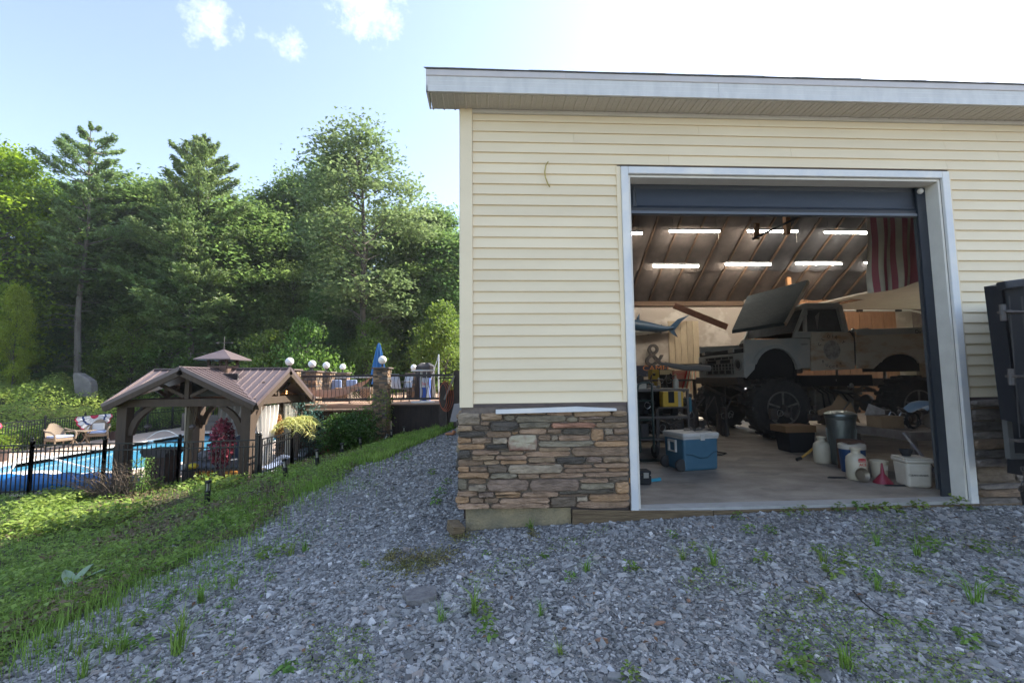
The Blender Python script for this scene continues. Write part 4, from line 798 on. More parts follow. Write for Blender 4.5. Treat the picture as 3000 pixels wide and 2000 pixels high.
tl = gthing('wrench_pile', 'dark tools lying on the white cooler lid', 'tools', 2.72, 1.62, FZ + .461, R(12)); t_ = MB()
for k in range(9): a = random.uniform(-.5, .5); x = random.uniform(0, .26); y = random.uniform(-.05, .15); t_.bar((x, y, .01 + k * .003), (x + .13 * math.cos(a), y + .13 * math.sin(a), .014 + k * .003), .018, .012)
part('tool', t_, darkm, tl)
for k, (x_, y_, r_, lb) in enumerate(((2.4, .9, .16, 'dark oil stain on the floor in front of the cooler'), (3.5, 1.3, .2, 'broad faint oil stain between cooler and jugs'), (3.1, .55, .1, 'small oil spot near the concrete apron'), (3.9, 2.2, .22, 'oil stain on the floor before the black crate'))):
    n_ = 22; mb = MB(); vs = [(r_ * (1 + .35 * math.sin(3 * a + k) + .2 * math.sin(7 * a)) * math.cos(a), r_ * .6 * (1 + .3 * math.cos(2 * a + k)) * math.sin(a), 0) for a in np.linspace(0, 2 * math.pi, n_, endpoint=False)]; mb.add(vs, [tuple(range(n_))])
    o = part('oil_stain', mb, mat('oil_stain', (.17, .145, .12), .55, (.26, .225, .185), 9, detail=8) if k == 0 else bpy.data.materials['oil_stain'], None, W(x_, y_, .0525), (0, 0, GA)); tag(o, lb, 'stain')
# rolling shop cart
crt = gthing('shop_cart', 'grey metal shop cart with two shelves behind the blue cooler', 'cart', 2.55, 3.1, FZ); cm = mat('cart_steel', (.15, .14, .13), .6, (.1, .08, .07), 6)
for x in (0, .86):
    for y in (0, .45): part('leg', MB().box(x, x + .035, y, y + .035, .06, .96), cm, crt); part('caster', MB().lathe([(.001, -.015), (.045, -.015), (.045, .015), (.001, .015)], 12, (x + .02, y + .02, .05), 'y'), rubber, crt)
for z in (.16, .50, .93): part('shelf', MB().box(.0, .9, .0, .49, z, z + .035), cm, crt)
tcol = mat('teal_grip', (.03, .16, .22), .5)
for x in (-.02, .89): part('grip', MB().box(x, x + .04, -.02, .03, .60, .83), tcol, crt, bevel=.01)
part('drawer_face', MB().box(.04, .84, .44, .46, .54, .92), void, crt)
def bottle(x, y, z, r, h, col, lab, cat='bottle', top=None, cap=None):
    b_ = gthing(lab_name(cat), lab, cat, x, y, z); part('body', MB().lathe([(.001, 0), (r * .95, 0), (r, .01), (r, h * .62), (r * .8, h * .74), (r * .35, h * .82), (r * .32, h)], 16), col, b_)
    part('cap', MB().lathe([(.001, 0), (r * .42, 0), (r * .4, h * .14), (r * .15, h * .2), (.001, h * .2)], 12, (0, 0, h)), cap or col, b_); return b_
def lab_name(c): return c.replace(' ', '_')
tan_ = mat('amber_plastic', (.38, .25, .12), .5); mil = mat('milky_plastic', (.5, .47, .4), .5, (.42, .38, .3), 8)
bottle(3.28, 3.2, FZ + .967, .045, .2, mil, 'clear spray bottle with amber top on the cart', top=tan_, cap=tan_)
bottle(3.02, 3.25, FZ + .967, .032, .15, tan_, 'small amber bottle on the cart beside a spray bottle', cap=mil)
o = part('parts_box', MB().box(0, .2, 0, .15, 0, .09), mil, None, W(2.57, 3.12, FZ + .966), (0, 0, GA), .01); tag(o, 'pale open box on the left corner of the cart top', 'box')
o = part('rag', MB().sheet(lambda u, v: (u * .22, v * .16, .03 + .025 * math.sin(u * 9 + v * 5) + .01 * math.cos(v * 14)), 8, 6), mat('dirty_rag', (.38, .34, .3), .9), None, W(2.80, 3.1, FZ + .967), (0, 0, GA + .3)); tag(o, 'crumpled dirty white rag on top of the cart', 'rag')
# hand truck
ht = gthing('hand_truck', 'dark green hand truck standing behind the cooler handle', 'hand truck', 2.38, 2.35, FZ, R(5)); gm = mat('dark_green_tube', (.025, .045, .04), .45)
part('frame', MB().tube([(0, 0, .1), (-.03, .0, .95), (.0, .0, 1.05), (.05, 0, 1.08), (.15, 0, 1.08), (.2, 0, 1.05), (.2, 0, .95), (.2, 0, .1)], .016, 8), gm, ht)
for z in (.3, .55, .82): part('crossbar', MB().tube([(-.01, 0, z), (.2, 0, z)], .011, 6), gm, ht)
part('toe_plate', MB().box(-.05, .25, -.16, .0, .0, .012), gm, ht)
for x in (-.05, .25): part('wheel', MB().lathe([(.001, -.02), (.09, -.02), (.1, 0), (.09, .02), (.001, .02)], 14, (x, .08, .1), 'x'), rubber, ht)
wb = gthing('workbench', 'dark steel workbench piled with engine parts below the mounted shark', 'workbench', 1.55, 4.6, FZ)
part('top', MB().box(.2, 2.5, 0, .8, .86, .93), darkm, wb); part('cabinet', MB().box(.25, 1.2, .06, .78, .05, .86), void, wb); part('cabinet', MB().box(1.5, 2.45, .06, .78, .05, .86), darkm, wb)
for k in range(4): part('drawer', MB().box(1.53, 2.42, .035, .058, .08 + k * .19, .25 + k * .19), void if k % 2 else darkm, wb)
WBJ = 1
# yellow power-tool case, guitar-like pick board etc.
yl = mat('tool_yellow', (.62, .38, .03), .45); 
tb = gthing('toolbox', 'yellow and black plastic tool case on the rack behind the hand truck', 'tool case', G(1943, 1192, 2.95).x, 2.95, G(1943, 1192, 2.95).z)
tb.scale = (.78, .78, .8)
part('shelf_arm', MB().box(-.1, .5, .0, .35, -.03, -.002), darkm, tb); part('stand', MB().box(-.06, .0, .25, .31, (-G(1943, 1192, 2.95).z + FZ) / .8, -.03), darkm, tb)
part('case', MB().box(0, .42, 0, .2, 0, .30), yl, tb, bevel=.02); part('band', MB().box(.11, .23, -.006, .0, .08, .30), void, tb); part('band', MB().box(.31, .37, -.006, .0, .0, .30), mil, tb)
ra = gthing('work_rack', 'dark steel rack crowded with parts left of the shop cart', 'rack', 1.75, 3.3, FZ)
for x in (0, .72):
    for y in (0, .5): part('leg', MB().box(x, x + .03, y, y + .03, 0, 1.0), darkm, ra)
for z in (.12, .5, .98): part('shelf', MB().box(0, .75, 0, .53, z, z + .025), darkm, ra)
def junk(name, lab, cat, x, y, z, w, d, h_, n, m_, seed):
    r = random.Random(seed); o = gthing(name, lab, cat, x, y, z); mb = MB()
    for k in range(n):
        a = r.uniform(0, w); b_ = r.uniform(0, d); s_ = r.uniform(.03, .12)
        if k % 3 == 0: mb.ball((a, b_, r.uniform(.0, h_) + s_ * .5), s_ * .6, 8)
        elif k % 3 == 1: mb.box(a, a + s_ * 1.5, b_, b_ + s_, 0, r.uniform(.3, 1) * h_)
        else: mb.tube([(a, b_, 0.02), (a + r.uniform(-.1, .1), b_, h_ * .6), (a + r.uniform(-.2, .2), b_ + r.uniform(-.1, .1), h_)], .015, 5)
    stuff(part('casting', mb, m_, o, smooth=False))
    mb = MB()
    for k in range(max(2, n // 5)):
        a = r.uniform(0, w); b_ = r.uniform(-.02, d * .4); mb.tube([(a + .05 * math.cos(q), b_, h_ * r.uniform(.5, .6) + .05 * math.sin(q)) for q in np.linspace(0, 6.0, 10)], .007, 5)
    stuff(part('bright_fitting', mb, chrome, o)); return o
junk('engine_parts', 'greasy engine parts and chrome fittings heaped just inside the left jamb', 'engine parts', 1.66, 2.6, FZ, .6, .5, 1.0, 24, darkm, 1)
junk('carburettor_parts', 'dark engine parts spread along the top of the rack', 'engine parts', 1.8, 3.35, FZ + 1.005, .65, .4, .18, 16, darkm, 2)
junk('lower_shelf_parts', 'oily dark parts on the lower shelf of the rack', 'engine parts', 1.8, 3.4, FZ + .145, .65, .35, .3, 14, darkm, 3)
junk('middle_shelf_parts', 'jumble of dark parts on the middle shelf of the rack', 'engine parts', 1.8, 3.4, FZ + .525, .45, .35, .35, 12, darkm, 9)
junk('bench_engine', 'partly stripped dark engine block on the steel workbench', 'engine', 1.85, 4.75, FZ + .935, .8, .4, .38, 20, darkm, 21)
junk('bench_castings', 'dark castings and tins on the right half of the steel workbench', 'engine parts', 2.9, 4.75, FZ + .935, 1.0, .4, .26, 18, darkm, 22)
junk('floor_castings', 'black parts heaped on the floor between rack and workbench', 'engine parts', 1.75, 3.95, FZ, 1.2, .5, .7, 26, darkm, 23)
junk('under_truck_parts', 'dark parts standing on the floor below the truck grille', 'engine parts', 3.3, 4.2, FZ, .7, .5, .8, 20, darkm, 24)
junk('cart_parts', 'black parts filling the shelves of the shop cart', 'engine parts', 2.65, 3.2, FZ + .54, .7, .3, .3, 14, void, 25)
junk('cart_lower_parts', 'oily cans and parts on the bottom shelf of the shop cart', 'engine parts', 2.65, 3.2, FZ + .2, .7, .3, .26, 12, darkm, 26)
junk('transmission', 'dark transmission and driveline parts lying under the front of the truck', 'engine parts', 4.1, 4.6, FZ, .9, .6, .75, 22, darkm, 4)
junk('loose_parts', 'dark parts piled on the floor between trash can and front tyre', 'engine parts', 5.0, 3.1, FZ + .42, 1.2, .5, .22, 20, darkm, 6)
o = part('extension_cord', MB().tube([W(3.45, 3.0, FZ + .01), W(3.7, 2.9, FZ + .01), W(3.8, 2.7, FZ + .01), W(3.65, 2.55, FZ + .01), W(3.4, 2.6, FZ + .012)], .008, 6), void); tag(o, 'black cord curling on the floor beside the shop cart', 'cord')
# black/orange case + brush by the left jamb
tb = gthing('small_tool_case', 'small black case with an orange panel on the floor by the left jamb', 'tool case', 1.72, .86, FZ); part('case', MB().box(0, .27, 0, .14, 0, .10), void, tb, bevel=.015); part('lid', MB().box(0, .27, .0, .14, .103, .15), void, tb, bevel=.015)
part('panel', MB().box(.01, .12, -.006, -.0, .03, .08), mat('orange_plastic', (.75, .28, .03), .5), tb); part('latch', MB().box(.18, .235, -.008, .0, .075, .13), chrome, tb)
o = part('brush', MB().prism([(-.07, -.012), (.03, -.02), (.09, -.025), (.09, .02), (.03, .014), (-.07, .006)], 'z', 0, .03), mat('teal_brush', (.03, .3, .42), .6), None, W(2.07, 1.0, FZ + .13), (0, -.1, GA)); tag(o, 'bright blue brush resting behind the small black tool case', 'brush'); o.location = W(2.06, 1.03, FZ)
# galvanised trash can
gal = mat('galvanised_can', (.19, .21, .20), .38, (.13, .15, .15), 4, .1, 30, metal=.75)
tc_ = gthing('trash_can', 'ribbed galvanised steel trash can on the garage floor', 'trash can', 4.86, 1.75, FZ); tc_.scale = (.66, .66, .93)
pr = [(.001, 0), (.19, 0), (.195, .01)] + [(.2 + .055 * k / 6, .02 + .6 * k / 6) for k in range(7)] + [(.265, .63), (.27, .66), (.262, .67), (.24, .655)]
part('can', MB().lathe(pr, 28), gal, tc_)
for k in range(14):
    a = 2 * math.pi * (k + .5) / 14; part('rib', MB().bar((.2 * math.cos(a), .2 * math.sin(a), .06), (.248 * math.cos(a), .248 * math.sin(a), .5), .022, .014, up=(math.cos(a), math.sin(a), 0)), gal, tc_)
part('lid', MB().lathe([(.275, .672), (.285, .675), (.28, .70), (.2, .73), (.05, .745), (.001, .745)], 24), gal, tc_)
part('handle', MB().tube([(.25, -.09, .55), (.29, -.08, .53), (.3, -.02, .5), (.28, .04, .53), (.26, .06, .55)], .008, 6), chrome, tc_)
card = mat('cardboard', (.26, .165, .09), .9, (.21, .13, .07), 5)
cb_ = thing('cardboard_sheet', 'folded brown cardboard sheet propped behind the trash can lid', 'cardboard', W(4.86, 2.15, FZ + .60), GA); part('flap', MB().prism([(0, 0), (.32, .0), (.44, .17), (.32, .28), (.22, .14), (0, .06)], 'y', 0, .008), card, cb_); part('flap', MB().prism([(.33, .0), (.62, -.12), (.5, .17)], 'y', .01, .018), card, cb_)
# black crate with a cardboard tray
bc = gthing('parts_crate', 'black plastic crate carrying a low cardboard tray near the front tyre', 'crate', G(2350, 1290, 2.65).x - .2, 2.65, FZ); part('crate', tub(0, .42, 0, .36, 0, .30, .85), void, bc, bevel=.015)
part('tray', MB().box(-.06, .42, -.02, .36, .302, .40), mat('tray_brown', (.2, .11, .05), .9), bc)
ml = gthing('mallet', 'wooden handled mallet leaning behind the plain white jug', 'mallet', 4.45, 2.0, FZ); part('handle', MB().tube([(0, 0, .03), (.42, .1, .25)], .015, 8), mat('yellow_handle', (.5, .3, .06), .6), ml); part('head', MB().tube([(-.05, -.01, .025), (.02, .005, .04)], .024, 8), void, ml)
# jugs
jug_m = mat('jug_plastic', (.60, .53, .40), .45, (.52, .45, .33), 5)
def jug(x, y, lab, words=False):
    j = gthing('sprayer_jug', lab, 'sprayer jug', x, y, FZ)
    part('body', MB().lathe([(.001, 0), (.085, 0), (.095, .015), (.10, .05), (.10, .20), (.092, .245), (.065, .275), (.045, .285), (.043, .315), (.055, .325), (.055, .345), (.04, .35), (.001, .35)], 24), jug_m, j)
    if words:
        rl = mat('red_label', (.55, .03, .03), .5); part('label', MB().prism([(-.055, .205), (.03, .205), (.03, .235), (.0, .243), (-.03, .243), (-.055, .237)], 'y', -.1015, -.099), rl, j)
        text('ACE', .042, rl, j, (-.008, -.1018, .162), sx=1.05); text('HOME & GARDEN', .012, offw, j, (-.013, -.1025, .215))
    return j
jug(4.66, 1.86, 'plain white sprayer jug standing in front of the trash can'); jug(4.33, .90, 'white sprayer jug with a red ACE label near the doorway', True)
pn = gthing('metal_bowl', 'round steel bowl propped on edge against the labelled jug', 'bowl', 4.28, .76, FZ + .075); part('bowl', MB().lathe([(.001, .035), (.05, .032), (.072, .0), (.077, -.004), (.077, .004), (.055, .04), (.001, .045)], 22, axis='y').xf(Matrix.Rotation(R(-14), 4, 'X')), mat('bowl_steel', (.24, .2, .15), .4, metal=.6), pn)
fnl = gthing('funnel', 'dark red plastic funnel standing upside down on the floor', 'funnel', 4.45, .70, FZ); part('cone', MB().lathe([(.09, 0), (.088, .012), (.02, .10), (.008, .21), (.001, .21)], 20), mat('red_plastic', (.24, .02, .04), .4), fnl)
rd = gthing('steel_rod', 'thin black hooked rod on the floor left of the labelled jug', 'rod', 4.05, .95, FZ + .008); part('rod', MB().tube([(.18, -.02, 0), (.05, .0, 0), (.0, .03, 0), (.04, .06, 0), (.2, .02, 0)], .006, 5), void, rd)
rd = gthing('pry_bar', 'short black bar on the floor before the red funnel', 'pry bar', 4.36, .58, FZ + .008); part('bar', MB().bar((0, 0, 0), (.22, -.04, 0), .02, .012), void, rd)
wht = mat('bucket_white', (.62, .57, .48), .5, (.52, .46, .37), 6)
bk = gthing('square_bucket', 'square off-white bucket with a lid and wire handle near the right jamb', 'bucket', 4.51, .47, FZ, R(-14))
part('body', tub(0, .235, 0, .24, 0, .25, .9), wht, bk, bevel=.025); part('rim', MB().box(-.008, .243, -.008, .248, .25, .282), wht, bk, bevel=.01); part('lid', MB().box(-.004, .239, -.004, .244, .284, .30), wht, bk, bevel=.007)
part('handle', MB().tube([(.245, .05, .26), (.255, .04, .22), (.25, .0, .19), (.245, -.01, .16)], .004, 5), void, bk); text('CLEAN HANDS', .026, mat('ink', (.05, .05, .05), .8), bk, (.10, -.0, .12), (math.pi / 2 - .05, 0, 0))
o = gthing('black_cup', 'black plastic cup tipped on the square bucket lid', 'cup', 4.62, .58, FZ + .302); part('cup', MB().lathe([(.001, 0), (.035, 0), (.058, .06), (.06, .07), (.052, .066), (.001, .03)], 18), void, o)
pl = gthing('small_pail', 'small yellowed round pail left of the square bucket', 'pail', 4.62, .93, FZ); part('body', MB().lathe([(.001, 0), (.07, 0), (.083, .17), (.088, .175), (.088, .195), (.075, .195), (.07, .17), (.001, .16)], 20), jug_m, pl); part('label', MB().box(-.03, .03, -.0835, -.079, .1, .15), wht, pl)
pl = gthing('blue_bucket', 'blue paint bucket with white rim behind the labelled jug', 'bucket', 4.62, 1.30, FZ); part('body', MB().lathe([(.001, 0), (.12, 0), (.135, .27), (.001, .27)], 22), mat('bucket_blue', (.02, .06, .15), .5), pl); part('rim', MB().lathe([(.001, .271), (.142, .271), (.142, .32), (.13, .33), (.001, .31)], 22), wht, pl)
o = part('carton', MB().box(0, .2, 0, .2, 0, .36), mat('brown_carton', (.13, .07, .045), .9, (.09, .05, .035), 10), None, W(4.60, 1.32, FZ), (0, 0, GA), .005); tag(o, 'dark brown carton standing between trash can and labelled jug', 'box')
bd = gthing('leaning_plank', 'scuffed pale plank leaning against the bench by the right jamb', 'plank', 4.86, .56, FZ); part('plank', MB().bar((.12, -.02, .012), (-.06, .22, .52), .06, .02), mat('scuffed_wood', (.28, .25, .22), .8, (.12, .11, .14), 14), bd)
# trailer-like bench
bn = gthing('steel_bench', 'low rusty steel bench running back along the right side of the doorway', 'bench', 5.08, .98, FZ); rust = mat('rusty_steel', (.12, .09, .075), .75, (.18, .15, .13), 7, .3, 40)
part('top', MB().box(0, 1.3, 0, .85, .44, .48), rust, bn); part('front_rail', MB().box(-.01, 1.3, -.05, -.001, .40, .50), rust, bn); part('side_rail', MB().box(-.05, -.001, -.05, .87, .40, .50), rust, bn)
for x, y in ((.02, .0), (.02, .8), (1.2, 0), (1.2, .8)): part('leg', MB().box(x, x + .05, y, y + .05, 0, .44), rust, bn)
o = thing('open_carton', 'open cardboard carton on the steel bench with one flap raised', 'box', W(5.15, 1.45, FZ + .482), GA); part('box_body', MB().box(0, .3, 0, .22, 0, .15), card, o); part('flap', MB().prism([(-.02, .15), (.05, .30), (.30, .2), (.30, .152)], 'y', .22, .226), mat('pale_print', (.38, .34, .3), .8, (.25, .22, .2), 14), o)
o = thing('wire_coil', 'black coiled cable lying against the carton on the bench', 'cable', W(5.50, 1.38, FZ + .59), GA); part('coil', MB().tube([((.09 + .012 * math.sin(k * 2.3)) * math.cos(k * .7), .02 * math.sin(k), (.10 + .01 * math.sin(k)) * math.sin(k * .7)) for k in range(34)], .009, 5), void, o)
o = thing('wire_spool', 'grey spool of wire on the bench beside the coil', 'spool', W(5.66, 1.32, FZ + .58), GA); part('spool', MB().lathe([(.001, 0), (.09, 0), (.09, .01), (.075, .015), (.075, .15), (.09, .155), (.09, .165), (.001, .165)], 18, axis='x'), rust, o)
junk('bench_parts', 'dark parts and steel bits piled at the back of the bench', 'parts', 5.4, 1.55, FZ + .482, .8, .3, .25, 14, darkm, 12)
o = part('blue_tarp', MB().sheet(lambda u, v: (u * .42, v * .3, .30 - .26 * (u - .35) ** 2 * 2 + .03 * math.sin(v * 7 + u * 6) - .1 * v * (1 - u)), 10, 8), mat('blue_sheet', (.17, .25, .33), .55, (.13, .2, .28), 4), None, W(5.35, 1.1, FZ + .50), (.3, 0, GA)); tag(o, 'crumpled pale blue plastic sheet draped over the bench end', 'tarp')
# ================================================================== wall-mounted things and hanging flag
WY = YB - .04
sk = gthing('mounted_shark', 'blue shark mounted on the taped drywall, cut off by the jamb', 'wall mount', 0, 0); skb = mat('shark_blue', (.012, .05, .10), .45, (.01, .035, .07), 3); skw = mat('shark_belly', (.5, .5, .48), .4)
def K(px, py): q = G(px, py, WY - .15); return (q.x, q.z)
def tubeK(pts, m_, nm, flat=.6):
    ps = [Vector((K(a, b_)[0], WY - .15, K(a, b_)[1])) for a, b_, _ in pts]; part(nm, MB().tube(ps, [r for _, _, r in pts], 12), m_, sk)
tubeK([(1770, 955, .02), (1800, 955, .16), (1840, 955, .22), (1880, 958, .20), (1920, 962, .14), (1950, 963, .08), (1972, 960, .05)], skb, 'body'); tubeK([(1780, 962, .02), (1810, 964, .13), (1850, 966, .17), (1890, 967, .14), (1925, 967, .08), (1955, 965, .04)], skw, 'belly')
def fin(pts, nm='fin'): part(nm, MB().prism([K(*p) for p in pts], 'y', WY - .17, WY - .13), skb, sk)
fin([(1862, 950), (1866, 930), (1873, 918), (1873, 935), (1884, 952)]); fin([(1887, 968), (1900, 982), (1896, 972), (1908, 974), (1905, 967)], 'pectoral_fin'); fin([(1925, 968), (1938, 977), (1935, 966)])
fin([(1958, 960), (1985, 935), (2020, 922), (1995, 942), (1975, 968), (1985, 987), (1970, 978), (1958, 966)], 'tail_fin'); fin([(1927, 957), (1940, 949), (1935, 957)])
am = gthing('ampersand_sign', 'dark metal ampersand letter standing on the dark sign by the wall', 'sign', 0, 0); q = G(1918, 1072, WY - .1); text('&', .98, darkm, am, (q.x, WY - .1, q.z), name='letter', ext=.03)
cs = gthing('camel_sign', 'long dark sign with orange CAMEL lettering along the back wall', 'sign', 0, 0); a_, b2 = G(1862, 1103, WY - .3), G(1958, 1070, WY - .3)
part('board', MB().box(a_.x - .2, b2.x, WY - .3, WY - .26, a_.z, b2.z), mat('sign_dark', (.02, .025, .05), .6), cs); q = G(1925, 1085, WY - .31); text('CAMEL', .21, mat('sign_orange', (.55, .2, .05), .6), cs, (q.x, WY - .303, q.z), sx=1.3); text('Supercross', .1, mat('sign_grey', (.2, .2, .25), .6), cs, (q.x - .1, WY - .303, q.z - .17))
yb = gthing('display_box', 'yellow and black display box standing before the dark sign', 'box', 0, 0); a_, b2 = G(1912, 1130, 7.5), G(1975, 1082, 7.5)
part('yellow_side', MB().box(a_.x, a_.x + .18, 7.5, 7.8, a_.z, b2.z), mat('box_yellow', (.4, .3, .04), .6), yb); part('black_side', MB().box(a_.x + .182, b2.x, 7.5, 7.8, a_.z - .1, b2.z), void, yb); part('text_panel', MB().box(a_.x + .2, b2.x - .02, 7.49, 7.499, b2.z - .13, b2.z - .01), mat('cream_panel', (.6, .5, .3), .6), yb)
rb = gthing('red_box', 'faded red and white drinks carton on the back shelf', 'box', 0, 0); a_, b2 = G(1975, 1135, 7.4), G(2012, 1085, 7.4); part('carton', MB().box(a_.x, b2.x, 7.4, 7.6, a_.z, b2.z), mat('faded_red', (.42, .13, .09), .7, (.5, .25, .17), 3), rb); q = G(1994, 1098, 7.38); text('Coca-Cola', .09, mat('red_print', (.5, .03, .03), .6), rb, (q.x, 7.395, q.z))
st = gthing('striped_towel', 'red and white striped cloth hanging behind the rack', 'cloth', 0, 0); a_, b2 = G(2012, 1145, 7.2), G(2040, 1085, 7.2)
for k in range(7): x = a_.x + (b2.x - a_.x) * k / 7; part('stripe', MB().sheet(lambda u, v, x=x: (x + (b2.x - a_.x) / 7 * u - .15 * v * (1 - k / 7), 7.2 + .03 * math.sin(9 * (x + u)), b2.z + (a_.z - b2.z) * v), 2, 4), bpy.data.materials['red_print'] if k % 2 == 0 else wht, st)
dr = gthing('plastic_bumper', 'long grey plastic bumper cover laid across the rack', 'car part', 0, 0)
pts = [G(a, b_, 3.9) for a, b_ in ((1935, 1064), (1975, 1072), (2010, 1078), (2045, 1077), (2080, 1079))]; part('cover', MB().tube(pts, [.02, .05, .05, .06, .055], 10), mat('grey_plastic', (.2, .19, .18), .6), dr); pts = [G(a, b_, 3.95) for a, b_ in ((1948, 1062), (1990, 1070), (2040, 1068), (2090, 1068))]; part('strut', MB().tube(pts, [.012, .025, .02, .015], 6), void, dr)
bk_ = gthing('back_shelf', 'dark shelf along the back wall under the signs', 'shelf', 3.6, 7.1, FZ); part('top', MB().box(.2, 3.4, 0, .7, 1.05, 1.1), darkm, bk_)
for x in (.2, 1.8, 3.3): part('leg', MB().box(x, x + .06, .02, .1, 0, 1.05), darkm, bk_)
# flag, hung by its hoist from the ceiling so the stripes run down
fg = gthing('flag', 'large striped red and white flag hanging vertically inside the door', 'flag', 0, 0); fr_ = mat('flag_red', (.42, .10, .13), .8, (.36, .08, .11), 4); fw_ = mat('flag_white', (.75, .67, .54), .8, (.58, .52, .43), 4)
FY = 1.3; tl_, tr_, bl_, br_ = G(2541, 600, FY), G(2692, 600, FY), G(2546, 858, FY), G(2698, 822, FY)
for k in range(11):
    def fn(u, v, k=k):
        s_ = (k + u) / 11; top_ = tl_.lerp(tr_, s_); bot = bl_.lerp(br_, s_); bot = bot + Vector((0, 0, .0 - .03 * math.sin(s_ * 3.1))); p = top_.lerp(bot, v)
        return p + Vector((.01 * math.sin(v * 7 + s_ * 5) * v, .025 * math.sin(s_ * 15 + v * 1.5) + .01 * math.sin(v * 9 + s_ * 4), 0))
    part('stripe', MB().sheet(fn, 3, 14), fr_ if k % 2 == 1 or k == 10 else fw_, fg)
# ================================================================== seen through the right-hand opening, and the container at the frame's edge
o = part('parked_trailer', MB().box(0, 3.5, 0, 2.0, .5, 1.75), mat('trailer_white', (.8, .78, .75), .5), None, W(15.0, 8.9, -.1), (0, 0, GA)); tag(o, 'white trailer side seen through the far opening behind the rear tyre', 'trailer')
o = gthing('green_tank', 'bright green ribbed tank outside the far opening under the truck bed', 'tank', 12.2, 6.4, FZ); part('tank', MB().box(0, .9, 0, .8, .2, 1.02), mat('tank_green', (.01, .3, .13), .4), o, bevel=.05)
for k in range(8): part('rib', MB().box(.03 + k * .11, .07 + k * .11, -.02, 0, .25, 1.0), bpy.data.materials['tank_green'], o)
ws = mat('steel_black', (.006, .009, .016), .6, (.012, .014, .02), 2.5, .3, 12); ed = mat('worn_edge', (.035, .035, .04), .5)
db = thing('roll_off_container', 'dark blue black steel container with hinged gate at the right edge', 'container', (.10, 0, 0))
def D(px, py, Y): return P(px, py, Y)
tp0, tp1 = D(2893, 838, 3.35), D(3100, 800, 3.35); bt0, bt1 = D(2968, 1430, 3.6), D(3160, 1430, 3.6)
def slab(a, b_, c, d, th, nm, m_):
    vs = [a, b_, c, d]; n_ = (b_ - a).cross(d - a).normalized() * th; part(nm, MB().add(vs + [v + n_ for v in vs], [(0, 1, 2, 3), (7, 6, 5, 4), (0, 4, 5, 1), (1, 5, 6, 2), (2, 6, 7, 3), (3, 7, 4, 0)]), m_, db)
bk0 = bt0 + (tp0 - bt0) * .33; bk1 = bt1 + (tp1 - bt1) * .3
slab(tp0, tp1, bk1, bk0, .12, 'gate_panel', ws)
part('gate_post', MB().bar(tp0 + Vector((.035, -.06, .0)), bk0 + Vector((.035, -.06, 0)), .10, .10), ws, db, bevel=.01)
part('gate_post', MB().bar(tp0 + Vector((.16, -.09, -.05)), bk0 + Vector((.16, -.09, 0)), .04, .05), ws, db)
part('panel_edge', MB().bar(D(2952, 870, 3.2), D(2997, 1330, 3.4), .008, .008), ed, db); part('panel_edge', MB().bar(D(2916, 868, 3.2), D(2948, 1280, 3.4), .006, .006), ed, db)
part('top_rail', MB().bar(D(2892, 838, 3.25), D(2972, 828, 3.25), .07, .06), ws, db, bevel=.01); part('top_rail', MB().bar(D(2960, 850, 3.25), D(3120, 800, 3.1), .05, .06), ws, db)
for (a, b_) in ((914, 0), (1102, 1)):
    x0 = 2893 + (a - 850) * .125; hg = part('hinge', MB().bar(D(x0 - 8, a, 3.2), D(x0 + 48, a + 2, 3.2), .018, .07, up=(0, 1, 0)), darkm, db, bevel=.005)
    part('hinge_pin', MB().tube([D(x0 - 6, a - 22, 3.2), D(x0 - 2, a + 26, 3.2)], .018, 8), darkm, db)
part('hinge', MB().bar(D(2928, 1290, 3.3), D(2990, 1292, 3.3), .02, .06, up=(0, 1, 0)), darkm, db)
part('container_body', MB().add([D(2958, 870, 3.9) + Vector((.1, .2, 0)), D(3400, 820, 2.4), D(3480, 1480, 2.5), D(2975, 1400, 3.75) + Vector((.05, .2, 0))] + [v + Vector((.5, .5, 0)) for v in (D(2958, 870, 3.9), D(3400, 820, 2.4), D(3480, 1480, 2.5), D(2975, 1400, 3.75))], [(0, 1, 2, 3), (7, 6, 5, 4), (0, 4, 5, 1), (1, 5, 6, 2), (2, 6, 7, 3), (3, 7, 4, 0)]), ws, db)
ch = [D(2958 + 6 * math.sin(k), 1375 + k * 14, 3.55) for k in range(6)]
for k in range(5): part('chain_link', MB().tube([ch[k] + Vector((.014 * math.cos(a), .006 * math.sin(a + k), .022 * math.sin(a))) for a in np.linspace(0, 6.28, 9)], .005, 5), darkm, db)
part('skid', MB().bar(D(2985, 1455, 3.6), D(3200, 1400, 2.6), .12, .14), void, db)
part('side_bracket', MB().prism([(0, 0), (.14, .0), (.14, .04), (.04, .04), (.04, .32), (0, .32)], 'y', 0, .04), mat('pale_bracket', (.12, .12, .115), .5), db, D(2925, 1345, 3.75))
# ================================================================== pool yard
PZ_ = -1.44
deckc = mat('pool_deck_concrete', (.60, .47, .38), .85, (.52, .40, .32), 3, .2, 40)
liner = mat('pool_liner', (.06, .36, .62), .5, (.05, .30, .55), 4); coping = mat('coping', (.78, .74, .68), .7)
